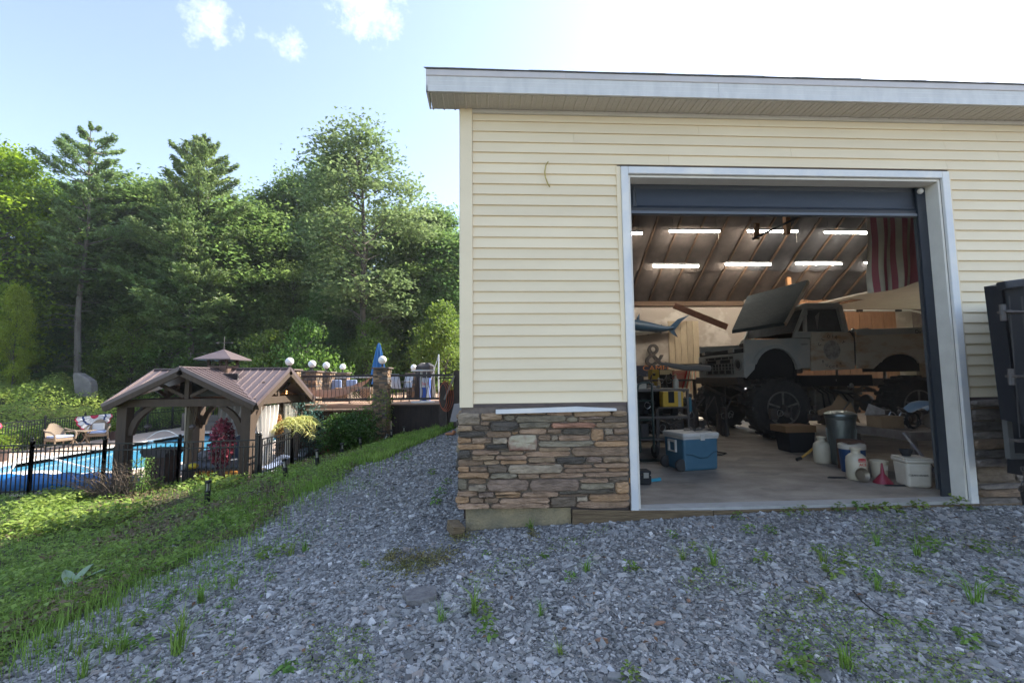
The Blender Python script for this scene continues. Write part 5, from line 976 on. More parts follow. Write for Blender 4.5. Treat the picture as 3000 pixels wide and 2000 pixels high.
# outline of the pool, rounded near end
pool = [(-16.6, 24.0), (-16.6, 15.3), (-16.45, 14.6), (-16.0, 13.9), (-15.2, 13.35), (-14.3, 13.2), (-13.2, 13.35), (-12.3, 13.8), (-11.6, 14.4), (-11.0, 15.3), (-10.75, 16.3), (-10.7, 17.5), (-10.7, 22.5), (-10.9, 23.4), (-11.5, 24.0)]
def offset(poly, d):
    n = len(poly); out = []
    for i in range(n):
        a, b, c = Vector(poly[i - 1]), Vector(poly[i]), Vector(poly[(i + 1) % n]); e1 = (b - a).normalized(); e2 = (c - b).normalized(); nn = (Vector((-e1.y, e1.x)) + Vector((-e2.y, e2.x))).normalized()
        out.append(tuple(b - nn * d))
    return out
area = sum(pool[i - 1][0] * pool[i][1] - pool[i][0] * pool[i - 1][1] for i in range(len(pool)))
sgn = 1 if area > 0 else -1
outer = offset(pool, .30 * sgn)
import bmesh
bm = bmesh.new(); X0, X1_, Y0, Y1 = -19.55, -6.02, 11.0, 29.9
rect = [(X0, Y0), (X1_, Y0), (X1_, Y1), (X0, Y1)]
def loop(pts, z): vs = [bm.verts.new((x, y, z)) for x, y in pts]; return [bm.edges.new((vs[i], vs[(i + 1) % len(vs)])) for i in range(len(vs))]
ed_ = loop(rect, PZ_) + loop(outer, PZ_); bmesh.ops.triangle_fill(bm, use_beauty=True, use_dissolve=False, edges=ed_)
me = bpy.data.meshes.new('pool_deck'); bm.to_mesh(me); bm.free(); me.materials.append(deckc); struct(put('pool_deck', me))
mb = MB(); n = len(pool)
for (p, q) in ((outer, pool),):
    vs = [(x, y, PZ_ + .01) for x, y in p] + [(x, y, PZ_ + .012) for x, y in q] + [(x, y, PZ_ - .3) for x, y in q] + [(x, y, PZ_ - .05) for x, y in p]
    mb.add(vs, [(i, (i + 1) % n, n + (i + 1) % n, n + i) for i in range(n)] + [(n + i, n + (i + 1) % n, 2 * n + (i + 1) % n, 2 * n + i) for i in range(n)] + [(i, 3 * n + i, 3 * n + (i + 1) % n, (i + 1) % n) for i in range(n)])
pl = thing('swimming_pool', 'in-ground swimming pool with blue liner, white coping and rounded near end', 'swimming pool', (0, 0, 0))
part('coping', mb, coping, pl)
mb = MB(); vs = [(x, y, PZ_ - .02) for x, y in pool] + [(x, y, PZ_ - 1.5) for x, y in pool]; mb.add(vs, [(i, n + i, n + (i + 1) % n, (i + 1) % n) for i in range(n)] + [tuple(range(2 * n - 1, n - 1, -1))]); part('liner', mb, liner, pl)
wm = bpy.data.materials.new('pool_water'); wm.use_nodes = True; t = wm.node_tree; t.nodes.clear(); o_ = N(t, 'ShaderNodeOutputMaterial'); tr = N(t, 'ShaderNodeBsdfTransparent'); tr.inputs[0].default_value = (.5, .9, .96, 1)
gl_ = N(t, 'ShaderNodeBsdfGlossy', i_Roughness=.03); fr = N(t, 'ShaderNodeFresnel', i_IOR=1.33); tcw = N(t, 'ShaderNodeTexCoord'); nw = N(t, 'ShaderNodeTexNoise', i_Scale=2.2, i_Detail=4.0); t.links.new(tcw.outputs['Object'], nw.inputs['Vector'])
bw_ = N(t, 'ShaderNodeBump', i_Strength=.3, i_Distance=.05); t.links.new(nw.outputs['Fac'], bw_.inputs['Height']); t.links.new(bw_.outputs[0], fr.inputs['Normal']); t.links.new(bw_.outputs[0], gl_.inputs['Normal'])
df = N(t, 'ShaderNodeBsdfDiffuse'); df.inputs[0].default_value = (.14, .55, .85, 1); m1 = N(t, 'ShaderNodeMixShader', i_0=.6); t.links.new(tr.outputs[0], m1.inputs[1]); t.links.new(df.outputs[0], m1.inputs[2])
m2 = N(t, 'ShaderNodeMixShader'); t.links.new(fr.outputs[0], m2.inputs[0]); t.links.new(m1.outputs[0], m2.inputs[1]); t.links.new(gl_.outputs[0], m2.inputs[2]); t.links.new(m2.outputs[0], o_.inputs[0])
wmesh = MB().add([(x, y, PZ_ - .14) for x, y in pool], [tuple(range(n))]); part('water', wmesh, wm, pl)
part('pool_steps', MB().prism([(-15.6, 13.5), (-14.6, 13.35), (-13.9, 13.5), (-13.8, 14.2), (-14.3, 14.6), (-15.2, 14.6), (-15.7, 14.2)], 'z', PZ_ - .35, PZ_ - .06), coping, pl, bevel=.05)
whp = mat('white_hose', (.75, .76, .75), .4)
hs = thing('vacuum_hose', 'white pool vacuum hose arching out of the water at the near end', 'hose', (0, 0, 0))
part('hose', MB().tube([(-15.1, 13.9, PZ_ + .02), (-15.2, 14.2, PZ_ + .35), (-15.0, 14.6, PZ_ + .42), (-14.0, 14.7, PZ_ + .1), (-13.2, 14.6, PZ_ - .06), (-13.0, 14.3, PZ_ - .12), (-13.6, 14.0, PZ_ - .12), (-14.4, 13.9, PZ_ - .12)], .03, 8), whp, hs)
sk_ = thing('pool_skimmer_lid', 'small white square skimmer plate at the pool water edge', 'skimmer', (-14.6, 24.05, PZ_)); part('lid', MB().box(-.15, .15, -.05, .1, -.1, .02), whp, sk_)
part('lid', MB().box(-.2, .2, -.02, .0, -.12, .03), whp, thing('pool_light', 'small white plate on the far pool wall', 'pool light', (-16.58, 21.0, PZ_)))
# blue rolled pool cover behind the front fence
cv = thing('pool_cover', 'bright blue pool cover bundled along the deck behind the front fence', 'pool cover', (0, 0, 0)); cvm = mat('cover_blue', (.01, .16, .42), .4, (.01, .12, .34), 3, .2, 12)
def fn(u, v):
    x = -13.3 + u * 4.4; r = .21 * (1 - max(0, u - .7) * 2.2) + .012 * math.sin(x * 9 + v * 7); a = v * 2 * math.pi
    return (x, 11.45 + .25 * u + r * math.cos(a) * 1.25, PZ_ + max(.0, r * .95 + r * math.sin(a)))
part('cover_roll', MB().sheet(fn, 40, 14), cvm, cv)
# ------------------------------------------------------------------ black aluminium fences
al = mat('black_aluminium', (.012, .012, .014), .4)
pk_long = mkmesh('picket', MB().box(-.009, .009, -.009, .009, .02, 1.14), al); pk_short = mkmesh('picket', MB().box(-.009, .009, -.009, .009, .02, 1.06).prism([(-.009, 1.06), (.009, 1.06), (0, 1.10)], 'y', -.009, .009), al)
postm = MB().box(-.03, .03, -.03, .03, -.3, 1.24); postm.box(-.038, .038, -.038, .038, 1.24, 1.265); postm.ball((0, 0, 1.30), .035, 8); post_me = mkmesh('post', postm, al, smooth=False)
def fence(pts, z0, label, name='aluminium_fence', skip=0, pitch=.105):
    f = thing(name, label, 'fence', (pts[0][0], pts[0][1], z0[0])); O = Vector((pts[0][0], pts[0][1], z0[0]))
    for (a, b_), (za, zb) in zip(zip(pts[:-1], pts[1:]), zip(z0[:-1], z0[1:])):
        A_, B_ = Vector((a[0], a[1], za)) - O, Vector((b_[0], b_[1], zb)) - O; L = (B_ - A_).length; ns = max(1, round(L / 1.8)); ang = math.atan2(B_.y - A_.y, B_.x - A_.x)
        for h in (.10, 1.03 - .03, 1.15): part('rail', MB().bar(A_ + Vector((0, 0, h)), B_ + Vector((0, 0, h)), .026, .03), al, f)
        for k in range(ns + 1):
            q = A_.lerp(B_, k / ns); put('post', post_me, f, q, (0, 0, ang))
        npk = int(L / pitch)
        for k in range(1, npk):
            q = A_.lerp(B_, k / npk); put('picket', pk_long if k % 2 else pk_short, f, q, (0, 0, ang))
    return f
fence([(-14.95, 10.8), (-13.1, 10.8), (-11.25, 10.8), (-9.55, 10.8), (-7.8, 10.8), (-5.98, 10.8)], [-1.42, -1.40, -1.38, -1.36, -1.34, -1.31], 'black aluminium picket fence running along the front of the pool yard')
fence([(-5.95, 10.85), (-5.95, 12.45), (-5.95, 14.1)], [-1.31, -1.32, -1.32], 'black aluminium picket fence running back beside the curtained pavilion')
fence([(-19.5, 13.8), (-19.5, 29.9)], [-1.43, -1.43], 'black aluminium picket fence along the far left side of the pool')
fence([(-19.45, 29.85), (-12.0, 29.85), (-7, 29.85)], [-1.43, -1.43, -1.43], 'black aluminium picket fence across the back of the pool yard', pitch=.13)
# ------------------------------------------------------------------ pavilion
tim = mat('pavilion_timber', (.085, .055, .036), .8, (.062, .042, .028), 3, .3, 30, stretch=(4, 4, .5)); roofm = mat('standing_seam_metal', (.165, .125, .125), .42, (.14, .105, .105), 2, metal=.25)
under = mat('roof_underside', (.08, .065, .06), .8)
pv = thing('pavilion', 'timber pavilion with a brown cross-gabled metal roof and cupola beside the pool', 'pavilion', (-8.05, 12.68, PZ_)); Hx, Hy = 1.52, 1.33
def pp(nm, mb, m_=tim, bevel=.006, **k): return part(nm, mb, m_, pv, bevel=bevel, **k)
for sx in (-1, 1):
    for sy in (-1, 1):
        pp('post', MB().box(sx * Hx - .12, sx * Hx + .12, sy * Hy - .12, sy * Hy + .12, 0, 2.04))
        for ax in 'xy':
            pts = []
            for k in range(7):
                a = R(90 * k / 6); pts.append((.62 * (1 - math.cos(a)) * .0 + .62 * (1 - math.cos(a)), .62 * math.sin(a)))
            poly = [(.12, 1.35), (.12, 1.52), (.2, 1.72), (.35, 1.90), (.55, 2.035), (.74, 2.035), (.52, 1.88), (.35, 1.70), (.26, 1.50), (.22, 1.35)]
            if ax == 'x': pp('brace', MB().prism([(sx * (Hx - u), v) for u, v in poly], 'y', sy * Hy - .05, sy * Hy + .05), bevel=.003)
            else: pp('brace', MB().prism([(sy * (Hy - u), v) for u, v in poly], 'x', sx * Hx - .05, sx * Hx + .05), bevel=.003)
for s_ in (-1, 1):
    pp('beam', MB().box(-Hx - .22, Hx + .22, s_ * Hy - .09, s_ * Hy + .09, 2.045, 2.23)); pp('beam', MB().box(s_ * Hx - .088, s_ * Hx + .088, -Hy + .092, Hy - .092, 2.046, 2.229))
AX, AY = 1.86, 1.62; ZC, ZA = 2.10, 3.00
def zr_(d): return ZC + (ZA - ZC) * (1 - d)
ctr = Vector((0, 0, ZA))
for k, (apex, cA, cB) in enumerate(((Vector((0, -AY, ZA)), Vector((-AX, -AY, ZC)), Vector((AX, -AY, ZC))), (Vector((AX, 0, ZA)), Vector((AX, -AY, ZC)), Vector((AX, AY, ZC))),
                                   (Vector((0, AY, ZA)), Vector((AX, AY, ZC)), Vector((-AX, AY, ZC))), (Vector((-AX, 0, ZA)), Vector((-AX, AY, ZC)), Vector((-AX, -AY, ZC))))):
    for c_ in (cA, cB):
        nrm = (c_ - apex).cross(ctr - apex).normalized(); nrm = nrm if nrm.z > 0 else -nrm; lo = -nrm * .035
        pan = pp('roof_panel', MB().add([apex, c_, ctr, apex + lo, c_ + lo, ctr + lo], [(0, 1, 2), (5, 4, 3), (0, 3, 4, 1), (1, 4, 5, 2), (2, 5, 3, 0)]), roofm, 0)
        for j in range(0, 9):
            t_ = j / 9; a_ = apex.lerp(ctr, t_); b_ = c_.lerp(ctr, t_); part('seam', MB().bar(a_ + nrm * .008, b_ + nrm * .008, .022, .028, up=nrm), roofm, pan)
        pp('gable_rafter', MB().bar(apex - nrm * .12, c_ - nrm * .10, .07, .12), tim, 0); pp('rake_trim', MB().bar(apex + (apex - ctr).normalized() * .012 - nrm * .01, c_ + (apex - ctr).normalized() * .012 - nrm * .01, .03, .09, up=nrm), roofm, 0)
    pp('valley_flashing', MB().bar(ctr + Vector((0, 0, .0)), cB + Vector((0, 0, .012)), .07, .02), roofm, 0)
    pp('ridge_cap', MB().bar(apex + Vector((0, 0, .012)), ctr + Vector((0, 0, .012)), .12, .03), roofm, 0)
    d = (apex - ctr).normalized(); q = Vector((d.x * (Hx if abs(d.x) > .5 else 0), d.y * (Hy if abs(d.y) > .5 else 0), 0)); s_ = Vector((d.y, -d.x, 0)); s_ = s_ if True else s_
    pp('king_post', MB().bar(q + Vector((0, 0, 2.232)), q + Vector((0, 0, 2.88)), .11, .11), tim)
    for g in (-1, 1): pp('truss_web', MB().bar(q + Vector((0, 0, 2.29)) + s_ * g * .08, q + Vector((0, 0, 2.60)) + s_ * g * .72, .08, .08), tim)
tv = pp('television', MB().box(-.78, .74, -.55, -.48, 2.26, 2.86), mat('screen_black', (.008, .009, .012), .3), .01)
# cupola
for sx, sy in ((-1, -1), (1, -1), (1, 1), (-1, 1)): pp('cupola_post', MB().box(sx * .24 - .03, sx * .24 + .03, sy * .24 - .03, sy * .24 + .03, 2.8, 3.30), tim, .003)
ctim = mat('cupola_timber', (.17, .10, .075), .75, (.13, .08, .06), 5)
for a, b_ in (((-.26, -.28), (.26, -.25)), ((-.26, .25), (.26, .28)), ((-.28, -.25), (-.25, .25)), ((.25, -.25), (.28, .25))): pp('cupola_wall', MB().box(a[0], b_[0], a[1], b_[1], 2.8, 3.08), ctim, .003)
for s_ in (-1, 1):
    for g in (-1, 1): pp('cupola_lattice', MB().bar((-.22 * g, s_ * .24, 3.09), (.22 * g, s_ * .24, 3.26), .02, .02), tim, 0)
cr_ = MB(); e_ = .5; zz = 3.27; cr_.add([(-e_, -e_, zz), (e_, -e_, zz), (e_, e_, zz), (-e_, e_, zz), (0, 0, 3.55), (-e_, -e_, zz - .03), (e_, -e_, zz - .03), (e_, e_, zz - .03), (-e_, e_, zz - .03)], [(0, 1, 4), (1, 2, 4), (2, 3, 4), (3, 0, 4), (8, 7, 6, 5), (0, 5, 6, 1), (1, 6, 7, 2), (2, 7, 8, 3), (3, 8, 5, 0)])
pp('cupola_roof', cr_, roofm, 0)
wv = thing('weather_vane', 'small arrow weather vane on top of the pavilion cupola', 'weather vane', (-8.05, 12.68, PZ_ + 3.55)); vm = mat('vane_metal', (.1, .085, .08), .5)
part('spindle', MB().bar((0, 0, -.02), (0, 0, .36), .012), vm, wv); part('arrow', MB().bar((-.2, 0, .18), (.2, 0, .18), .012).prism([(-.25, .18), (-.17, .15), (-.17, .21)], 'y', -.004, .004).prism([(.2, .2), (.26, .2), (.23, .18), (.26, .16), (.2, .16)], 'y', -.004, .004), vm, wv)
blb = mat('warm_bulb', (.9, .5, .25), .5, emit=((1, .45, .15), 3.0))
sl = thing('string_lights', 'string of small warm bulbs looped along the pavilion beams', 'string lights', (-8.05, 12.68, PZ_))
for k in range(11): 
    x = -1.2 + k * .24; part('bulb', MB().ball((x, 1.2, 2.30 - .05 * math.sin(k * 1.1)), .022, 6), blb, sl)
for k in range(5): part('bulb', MB().ball((1.40, -.9 + k * .42, 2.29), .022, 6), blb, sl)
part('cable', MB().tube([(-1.3, 1.2, 2.3)] + [(-1.2 + k * .24, 1.2, 2.32 - .05 * math.sin(k * 1.1)) for k in range(11)], .005, 4), blk, sl)
# white curtains tied at the right side and back
cur = mat('white_curtain', (.75, .72, .68), .9, (.66, .63, .60), 2)
def curtain(x0, y0, x1, y1, lab, pinch=.5, zt=2.0, zb=.15, tie=.35, m_=cur, bow=.0):
    c = thing('curtain', lab, 'curtain', (-8.05, 12.68, PZ_), group='pavilion curtains')
    def fn(u, v):
        w = 1 - pinch * math.sin(math.pi * min(1, v / (1 - tie) * .5)) ** 2 if v < (1 - tie) else 1 - pinch * (1 - (v - (1 - tie)) / tie * .25)
        uu = u * w + (1 - w) * bow; a = u * 34; f = .06 * math.sin(a) * (.5 + .5 * w)
        dx, dy = x1 - x0, y1 - y0; L = math.hypot(dx, dy); return (x0 + dx * uu - dy / L * f, y0 + dy * uu + dx / L * f, zt + (zb - zt) * v)
    part('drape', MB().sheet(fn, 44, 14), m_, c); 
    for k in range(4): part('grommet', MB().tube([(x0 + (x1 - x0) * (k + .5) / 4 + .03 * math.cos(a), y0 + (y1 - y0) * (k + .5) / 4 + .03 * math.sin(a), zt - .05) for a in np.linspace(0, 6.2, 7)], .006, 4), vm, c)
    return c
curtain(1.52, -1.0, 1.52, .15, 'white curtain gathered beside the near right pavilion post', .4, bow=.35); curtain(1.52, .5, 1.52, 1.2, 'white curtain gathered beside the back right pavilion post', .35, bow=.4)
curtain(.9, 1.33, 1.45, 1.33, 'white curtain on the back of the pavilion near the right post', .4); curtain(-.95, 1.33, .15, 1.33, 'sheer grey-white curtain hanging on the back of the pavilion', .35, m_=mat('sheer_curtain', (.5, .5, .52), .9))
curtain(-1.5, .75, -1.5, 1.2, 'beige curtain tied to the back left pavilion post', .5, m_=mat('beige_curtain', (.3, .27, .2), .9))
# red flowering topiary / hanging blossoms
def bloom(name, lab, cat, loc, h, r, n, c1, c2, leafc=None):
    o = thing(name, lab, cat, loc); a = RNG.normal(size=(n, 3)); a = unit(a) * RNG.uniform(.35, 1, (n, 1)) ** .5 * np.array([r, r, h / 2]); a[:, 2] += h / 2 + .25
    me = leaves('blossom', a, .07, leafmat(name + '_petal', c1, c2, .25, 4, .5), .1, .8); q = put('blossom', me, o); q['kind'] = 'stuff'
    part('stem', MB().tube([(0, 0, 0), (.02, 0, .3 + h * .5)], .012, 6), vm, o); return o
bloom('flowering_shrub', 'tall dark pink and maroon flowering plant by the near right pavilion post', 'flowers', (-7.25, 11.5, PZ_ + .25), 1.25, .30, 1500, (.05, .012, .02), (.5, .12, .16))
bloom('hanging_flowers', 'peach coloured flowers hanging between the white pavilion curtains', 'flowers', (-6.53, 12.8, PZ_ + .7), .8, .13, 420, (.25, .16, .1), (.65, .3, .16))
# ------------------------------------------------------------------ furniture
wick = mat('grey_wicker', (.17, .14, .115), .8, (.10, .08, .065), 60, .6, 120); wickt = mat('tan_wicker', (.30, .22, .15), .8, (.2, .15, .1), 60, .6, 120)
navyc = mat('navy_cushion', (.03, .04, .07), .8); bluec = mat('pale_blue_cushion', (.28, .36, .55), .85, (.36, .42, .6), 5)
def wchair(x, y, rz, lab, pillow=False):
    c = thing('wicker_chair', lab, 'chair', (x, y, PZ_), rz, 'wicker chairs by the far fence'); c.scale = (1.15, 1.15, 1.1); p_ = lambda nm, mb, m_=wickt, **k: part(nm, mb, m_, c, **k)
    for sx, sy in ((-1, -1), (1, -1), (1, 1), (-1, 1)): p_('leg', MB().tube([(sx * .26, sy * .24, 0), (sx * .27, sy * .25, .42)], .025, 6))
    p_('seat', MB().box(-.29, .29, -.28, .28, .30, .42), bevel=.03); p_('cushion', MB().box(-.27, .27, -.28, .24, .425, .50), bluec, bevel=.03)
    def fn(u, v): a = (u - .5) * 2; w = .30 * (1 - .35 * v ** 3); return (a * w, .27 + .12 * v - .10 * a * a, .44 + .50 * v * (1 - .28 * a * a))
    mb = MB().sheet(fn, 10, 8); k0 = len(mb.v); fs = list(mb.f); mb.add([(x_, y_ + .035, z_) for x_, y_, z_ in mb.v], [f[::-1] for f in fs]); p_('backrest', mb)
    for s_ in (-1, 1): p_('armrest', MB().tube([(s_ * .30, .28, .72), (s_ * .34, .1, .66), (s_ * .34, -.18, .64), (s_ * .32, -.30, .56), (s_ * .29, -.30, .35)], .032, 7))
    if pillow: o = part('throw_pillow', MB().box(-.18, .18, .08, .16, .50, .80), mat('pale_pillow', (.6, .55, .5), .9), c, bevel=.05)
    return c
wchair(-18.4, 18.7, R(75), 'wicker armchair with pale blue cushion left of the folding table'); wchair(-18.3, 20.3, R(35), 'wicker armchair with pale pillow in front of the bunting', True)
tb = thing('folding_table', 'small tan folding table between the two wicker armchairs', 'table', (-18.35, 19.5, PZ_)); part('top', MB().box(-.45, .45, -.3, .3, .62, .65), wickt, tb)
for s_ in (-.25, .25): part('leg', MB().bar((-.25, s_, 0), (.25, s_, .62), .03), wickt, tb); part('leg', MB().bar((.25, s_ + .03, 0), (-.25, s_ + .03, .62), .03), wickt, tb)
def pot(x, y, r, h, lab, z=PZ_, m_=None, fol=500, fh=.5):
    p_ = thing('planter', lab, 'planter', (x, y, z)); part('pot', MB().lathe([(.001, 0), (r * .72, 0), (r, h * .92), (r * 1.06, h * .93), (r * 1.06, h), (r * .95, h), (r * .9, h * .9), (.001, h * .88)], 20), m_ or mat('brown_pot', (.10, .06, .05), .7), p_)
    a = RNG.normal(size=(fol, 3)) * np.array([r * .7, r * .7, fh * .45]); a[:, 2] = np.abs(a[:, 2]) + h; q = put('foliage', leaves('foliage', a, .09, LMt, .5), p_); q['kind'] = 'stuff'; return p_
LMt = leafmat('bright_foliage', (.09, .17, .02), (.17, .24, .03), .4, 1.2, .4)
pot(-18.6, 21.6, .30, .42, 'round brown planter with green foliage beside the bunting', fol=600); pot(-17.7, 15.9, .28, .4, 'round brown planter at the left edge behind the front fence', fol=500)
wl_ = thing('wicker_sofa', 'long grey wicker outdoor sofa at the far end of the pool', 'sofa', (-17.0, 25.7, PZ_), R(0)); part('back', MB().box(-1.15, 1.15, .3, .42, .0, .78), wick, wl_, bevel=.04); part('seat', MB().box(-1.15, 1.15, -.4, .3, .0, .42), wick, wl_, bevel=.04)
for s_ in (-1, 1): part('arm', MB().box(s_ * 1.15 - .1, s_ * 1.15 + .1, -.4, .42, .0, .72 if s_ > 0 else .95), wick, wl_, bevel=.04)
sf = thing('sunbed', 'dark wicker daybed with navy cushions under the pavilion', 'daybed', (-7.9, 12.2, PZ_)); part('base', MB().box(-.55, 1.15, -.35, .75, .0, .42), wick, sf, bevel=.02); part('cushion', MB().box(-.53, 1.1, -.33, .73, .43, .56), mat('grey_cushion', (.17, .18, .21), .9), sf, bevel=.04)
part('backrest', MB().sheet(lambda u, v: (-.2 + 1.2 * u, .55 + .25 * v, .56 + .62 * v * (math.sin(math.pi * u) ** .4)), 12, 6), navyc, sf); part('pillow', MB().ball((-.25, .1, .70), .22, 10, .7), mat('patterned_pillow', (.45, .42, .42), .9, (.1, .1, .12), 14), sf)
orp = mat('orange_wood', (.50, .22, .04), .6, (.42, .18, .03), 6)
for k, x in enumerate((-7.75, -7.03)): o = part('wood_crate', MB().box(-.17, .17, -.1, .1, 0, .42), orp, None, (x, 11.62, PZ_), None, .01); tag(o, ('left' if k == 0 else 'right') + ' of two orange wooden side boxes under the daybed edge', 'box')
bx = thing('brick_pedestal', 'square dark brick pedestal with a flared cap behind the dry shrub', 'pedestal', (-8.75, 11.55, PZ_)); part('shaft', MB().box(-.24, .24, -.22, .22, 0, .82), mat('brown_brick', (.10, .06, .045), .9, (.07, .045, .035), 12, .5, 30), bx); part('cap', MB().prism([(-.24, .82), (-.34, .95), (-.34, 1.0), (.34, 1.0), (.34, .95), (.24, .82)], 'y', -.3, .3), mat('dark_stone_cap', (.06, .05, .05), .7), bx)
st_ = thing('side_stand', 'black wire plant stand with a white pot and yellow fruit by the front fence', 'stand', (-7.35 - .65, 11.35, PZ_)); 
for sx in (-.2, .2):
    for sy in (-.15, .15): part('leg', MB().bar((sx, sy, 0), (sx, sy, .5), .02), al, st_)
part('top', MB().box(-.22, .22, -.17, .17, .5, .52), al, st_)
for k in range(3): part('scroll', MB().tube([(-.12 + k * .12 + .05 * math.cos(a), -.16, .25 + .2 * math.sin(a)) for a in np.linspace(0, 6.28, 11)], .008, 4), al, st_)
o = thing('white_cup', 'small white pot standing on the black plant stand', 'pot', (-8.1, 11.35, PZ_ + .52)); part('pot', MB().lathe([(.001, 0), (.05, 0), (.065, .12), (.001, .12)], 12), whp, o)
o = thing('yellow_float', 'yellow pool toy resting beside the white pot', 'toy', (-7.88, 11.4, PZ_ + .52)); part('float', MB().ball((0, 0, .07), .12, 10, .6), mat('toy_yellow', (.8, .6, .05), .4), o)
# loungers right of the pavilion behind the side fence
for k, (y, lab) in enumerate(((12.0, 'pale blue padded lounger nearest the corner of the side fence'), (13.3, 'pale blue padded lounger farther back behind the side fence'))):
    lo_ = thing('sun_lounger', lab, 'sun lounger', (-6.22, y, PZ_)); 
    for sx in (-.15, .15):
        for sy in (-.45, .45): part('leg', MB().bar((sx, sy, 0), (sx, sy, .35), .04), whp, lo_)
    part('frame', MB().box(-.18, .18, -.55, .55, .35, .39), whp, lo_); part('mattress', MB().sheet(lambda u, v: ((u - .5) * .36, -.55 + 1.1 * v, .48 + .05 * math.sin(math.pi * u) + .22 * max(0, v - .6) * 1.5), 6, 14), bluec, lo_); part('side_skirt', MB().box(-.175, .175, -.54, .5, .10, .348), coping, lo_)
o = thing('red_pot', 'dark red planter behind the end of the side fence', 'planter', (-5.75, 14.35, -1.32)); part('pot', MB().lathe([(.001, 0), (.14, 0), (.2, .5), (.001, .5)], 14), mat('red_pot', (.25, .03, .03), .5), o)
tt = mat('towel_white', (.75, .73, .72), .9)
fl = thing('inflatable_lounger', 'white and grey inflatable lounger on the deck at the far pool end', 'inflatable', (-12.9, 25.3, PZ_)); part('back', MB().box(-.6, .5, .3, .6, .1, 1.1), mat('pale_blue_vinyl', (.5, .58, .75), .4), fl, bevel=.15); part('seat', MB().box(-.8, 1.0, -.5, .3, .05, .4), navyc, fl, bevel=.15); part('roll', MB().tube([(-1.1, -.3, .25), (-.8, -.3, .25)], .2, 10), mat('aqua_vinyl', (.1, .4, .5), .4), fl)
# stars and stripes fan bunting on the far fence
def bunting(y0, y1, lab, x=-19.44):
    b_ = thing('bunting', lab, 'bunting', (x, 0, PZ_), group='patriotic fans on the far fence'); cols = [mat('bunt_white', (.75, .72, .7), .9), mat('bunt_red', (.55, .05, .1), .9), mat('bunt_blue', (.03, .05, .16), .9)] if 'bunt_white' not in bpy.data.materials else [bpy.data.materials[q] for q in ('bunt_white', 'bunt_red', 'bunt_blue')]
    c = (y0 + y1) / 2; Rr = (y1 - y0) / 2
    for k, (ra, rb, m_) in enumerate(((0, .22, 1), (.22, .55, 0), (.55, .66, 2), (.66, .92, 0), (.92, 1.0, 1))):
        def fn(u, v): a = math.pi * (1 + u); r_ = ra + (rb - ra) * v; return (.04 * math.cos(u * 60) * r_, c + Rr * r_ * math.cos(a), 1.16 + .75 * r_ * math.sin(a))
        part('ring', MB().sheet(fn, 40, 2), cols[m_], b_)
    return b_
bunting(20.4, 22.3, 'red white and blue fan bunting hung on the far fence behind the chairs'); bunting(15.6, 17.5, 'fan bunting at the left edge of the frame, mostly cut off')
# post lantern at left edge, hanging baskets, fountain hose
ln = thing('garden_lantern', 'small dark lantern on a thin stake at the left edge by the front fence', 'lantern', (-11.98, 10.62, gz(-11.98, 10.62))); part('stake', MB().bar((0, 0, 0), (0, 0, .5), .015), al, ln); part('lantern_head', MB().ball((0, 0, .58), .09, 10, 1.2), al, ln)
for k, (x, z_) in enumerate(((-.95, 1.62), (.15, 1.6))):
    hb = thing('hanging_ornament', ('left' if k == 0 else 'right') + ' dark round ornament hanging from the front beam of the pavilion', 'ornament', (-8.05 + x, 11.35, PZ_)); part('cord', MB().bar((0, 0, 2.04), (0, 0, z_), .006), al, hb); part('ball', MB().ball((0, 0, z_ - .05), .08, 8, .7), vm, hb)
o = part('water_arc', MB().tube([(-17.0 + 1.5 * k / 10 , 21.3 + .3 * k / 10, PZ_ + .42 * math.sin(math.pi * k / 10)) for k in range(11)], .009, 6), whp); tag(o, 'thin white hose arching over the far pool edge', 'hose')
# standing stone
ss = thing('standing_stone', 'tall grey leaning standing stone among the weeds before the woods', 'stone', P(248, 1160, 27.0)); S0 = P(248, 1160, 27.0)
sil = [(265, 1165), (266, 1130), (262, 1115), (246, 1103), (236, 1098), (228, 1092), (216, 1092), (211, 1098), (213, 1112), (215, 1130), (219, 1165)]
pts_ = [P(a, b_, 27.0) - S0 for a, b_ in sil]; o = part('rock', MB().prism([(p.x, p.z) for p in pts_], 'y', 0, .5), mat('grey_rock', (.24, .215, .20), .9, (.17, .15, .14), 2.5, .6, 8), ss, bevel=.06)
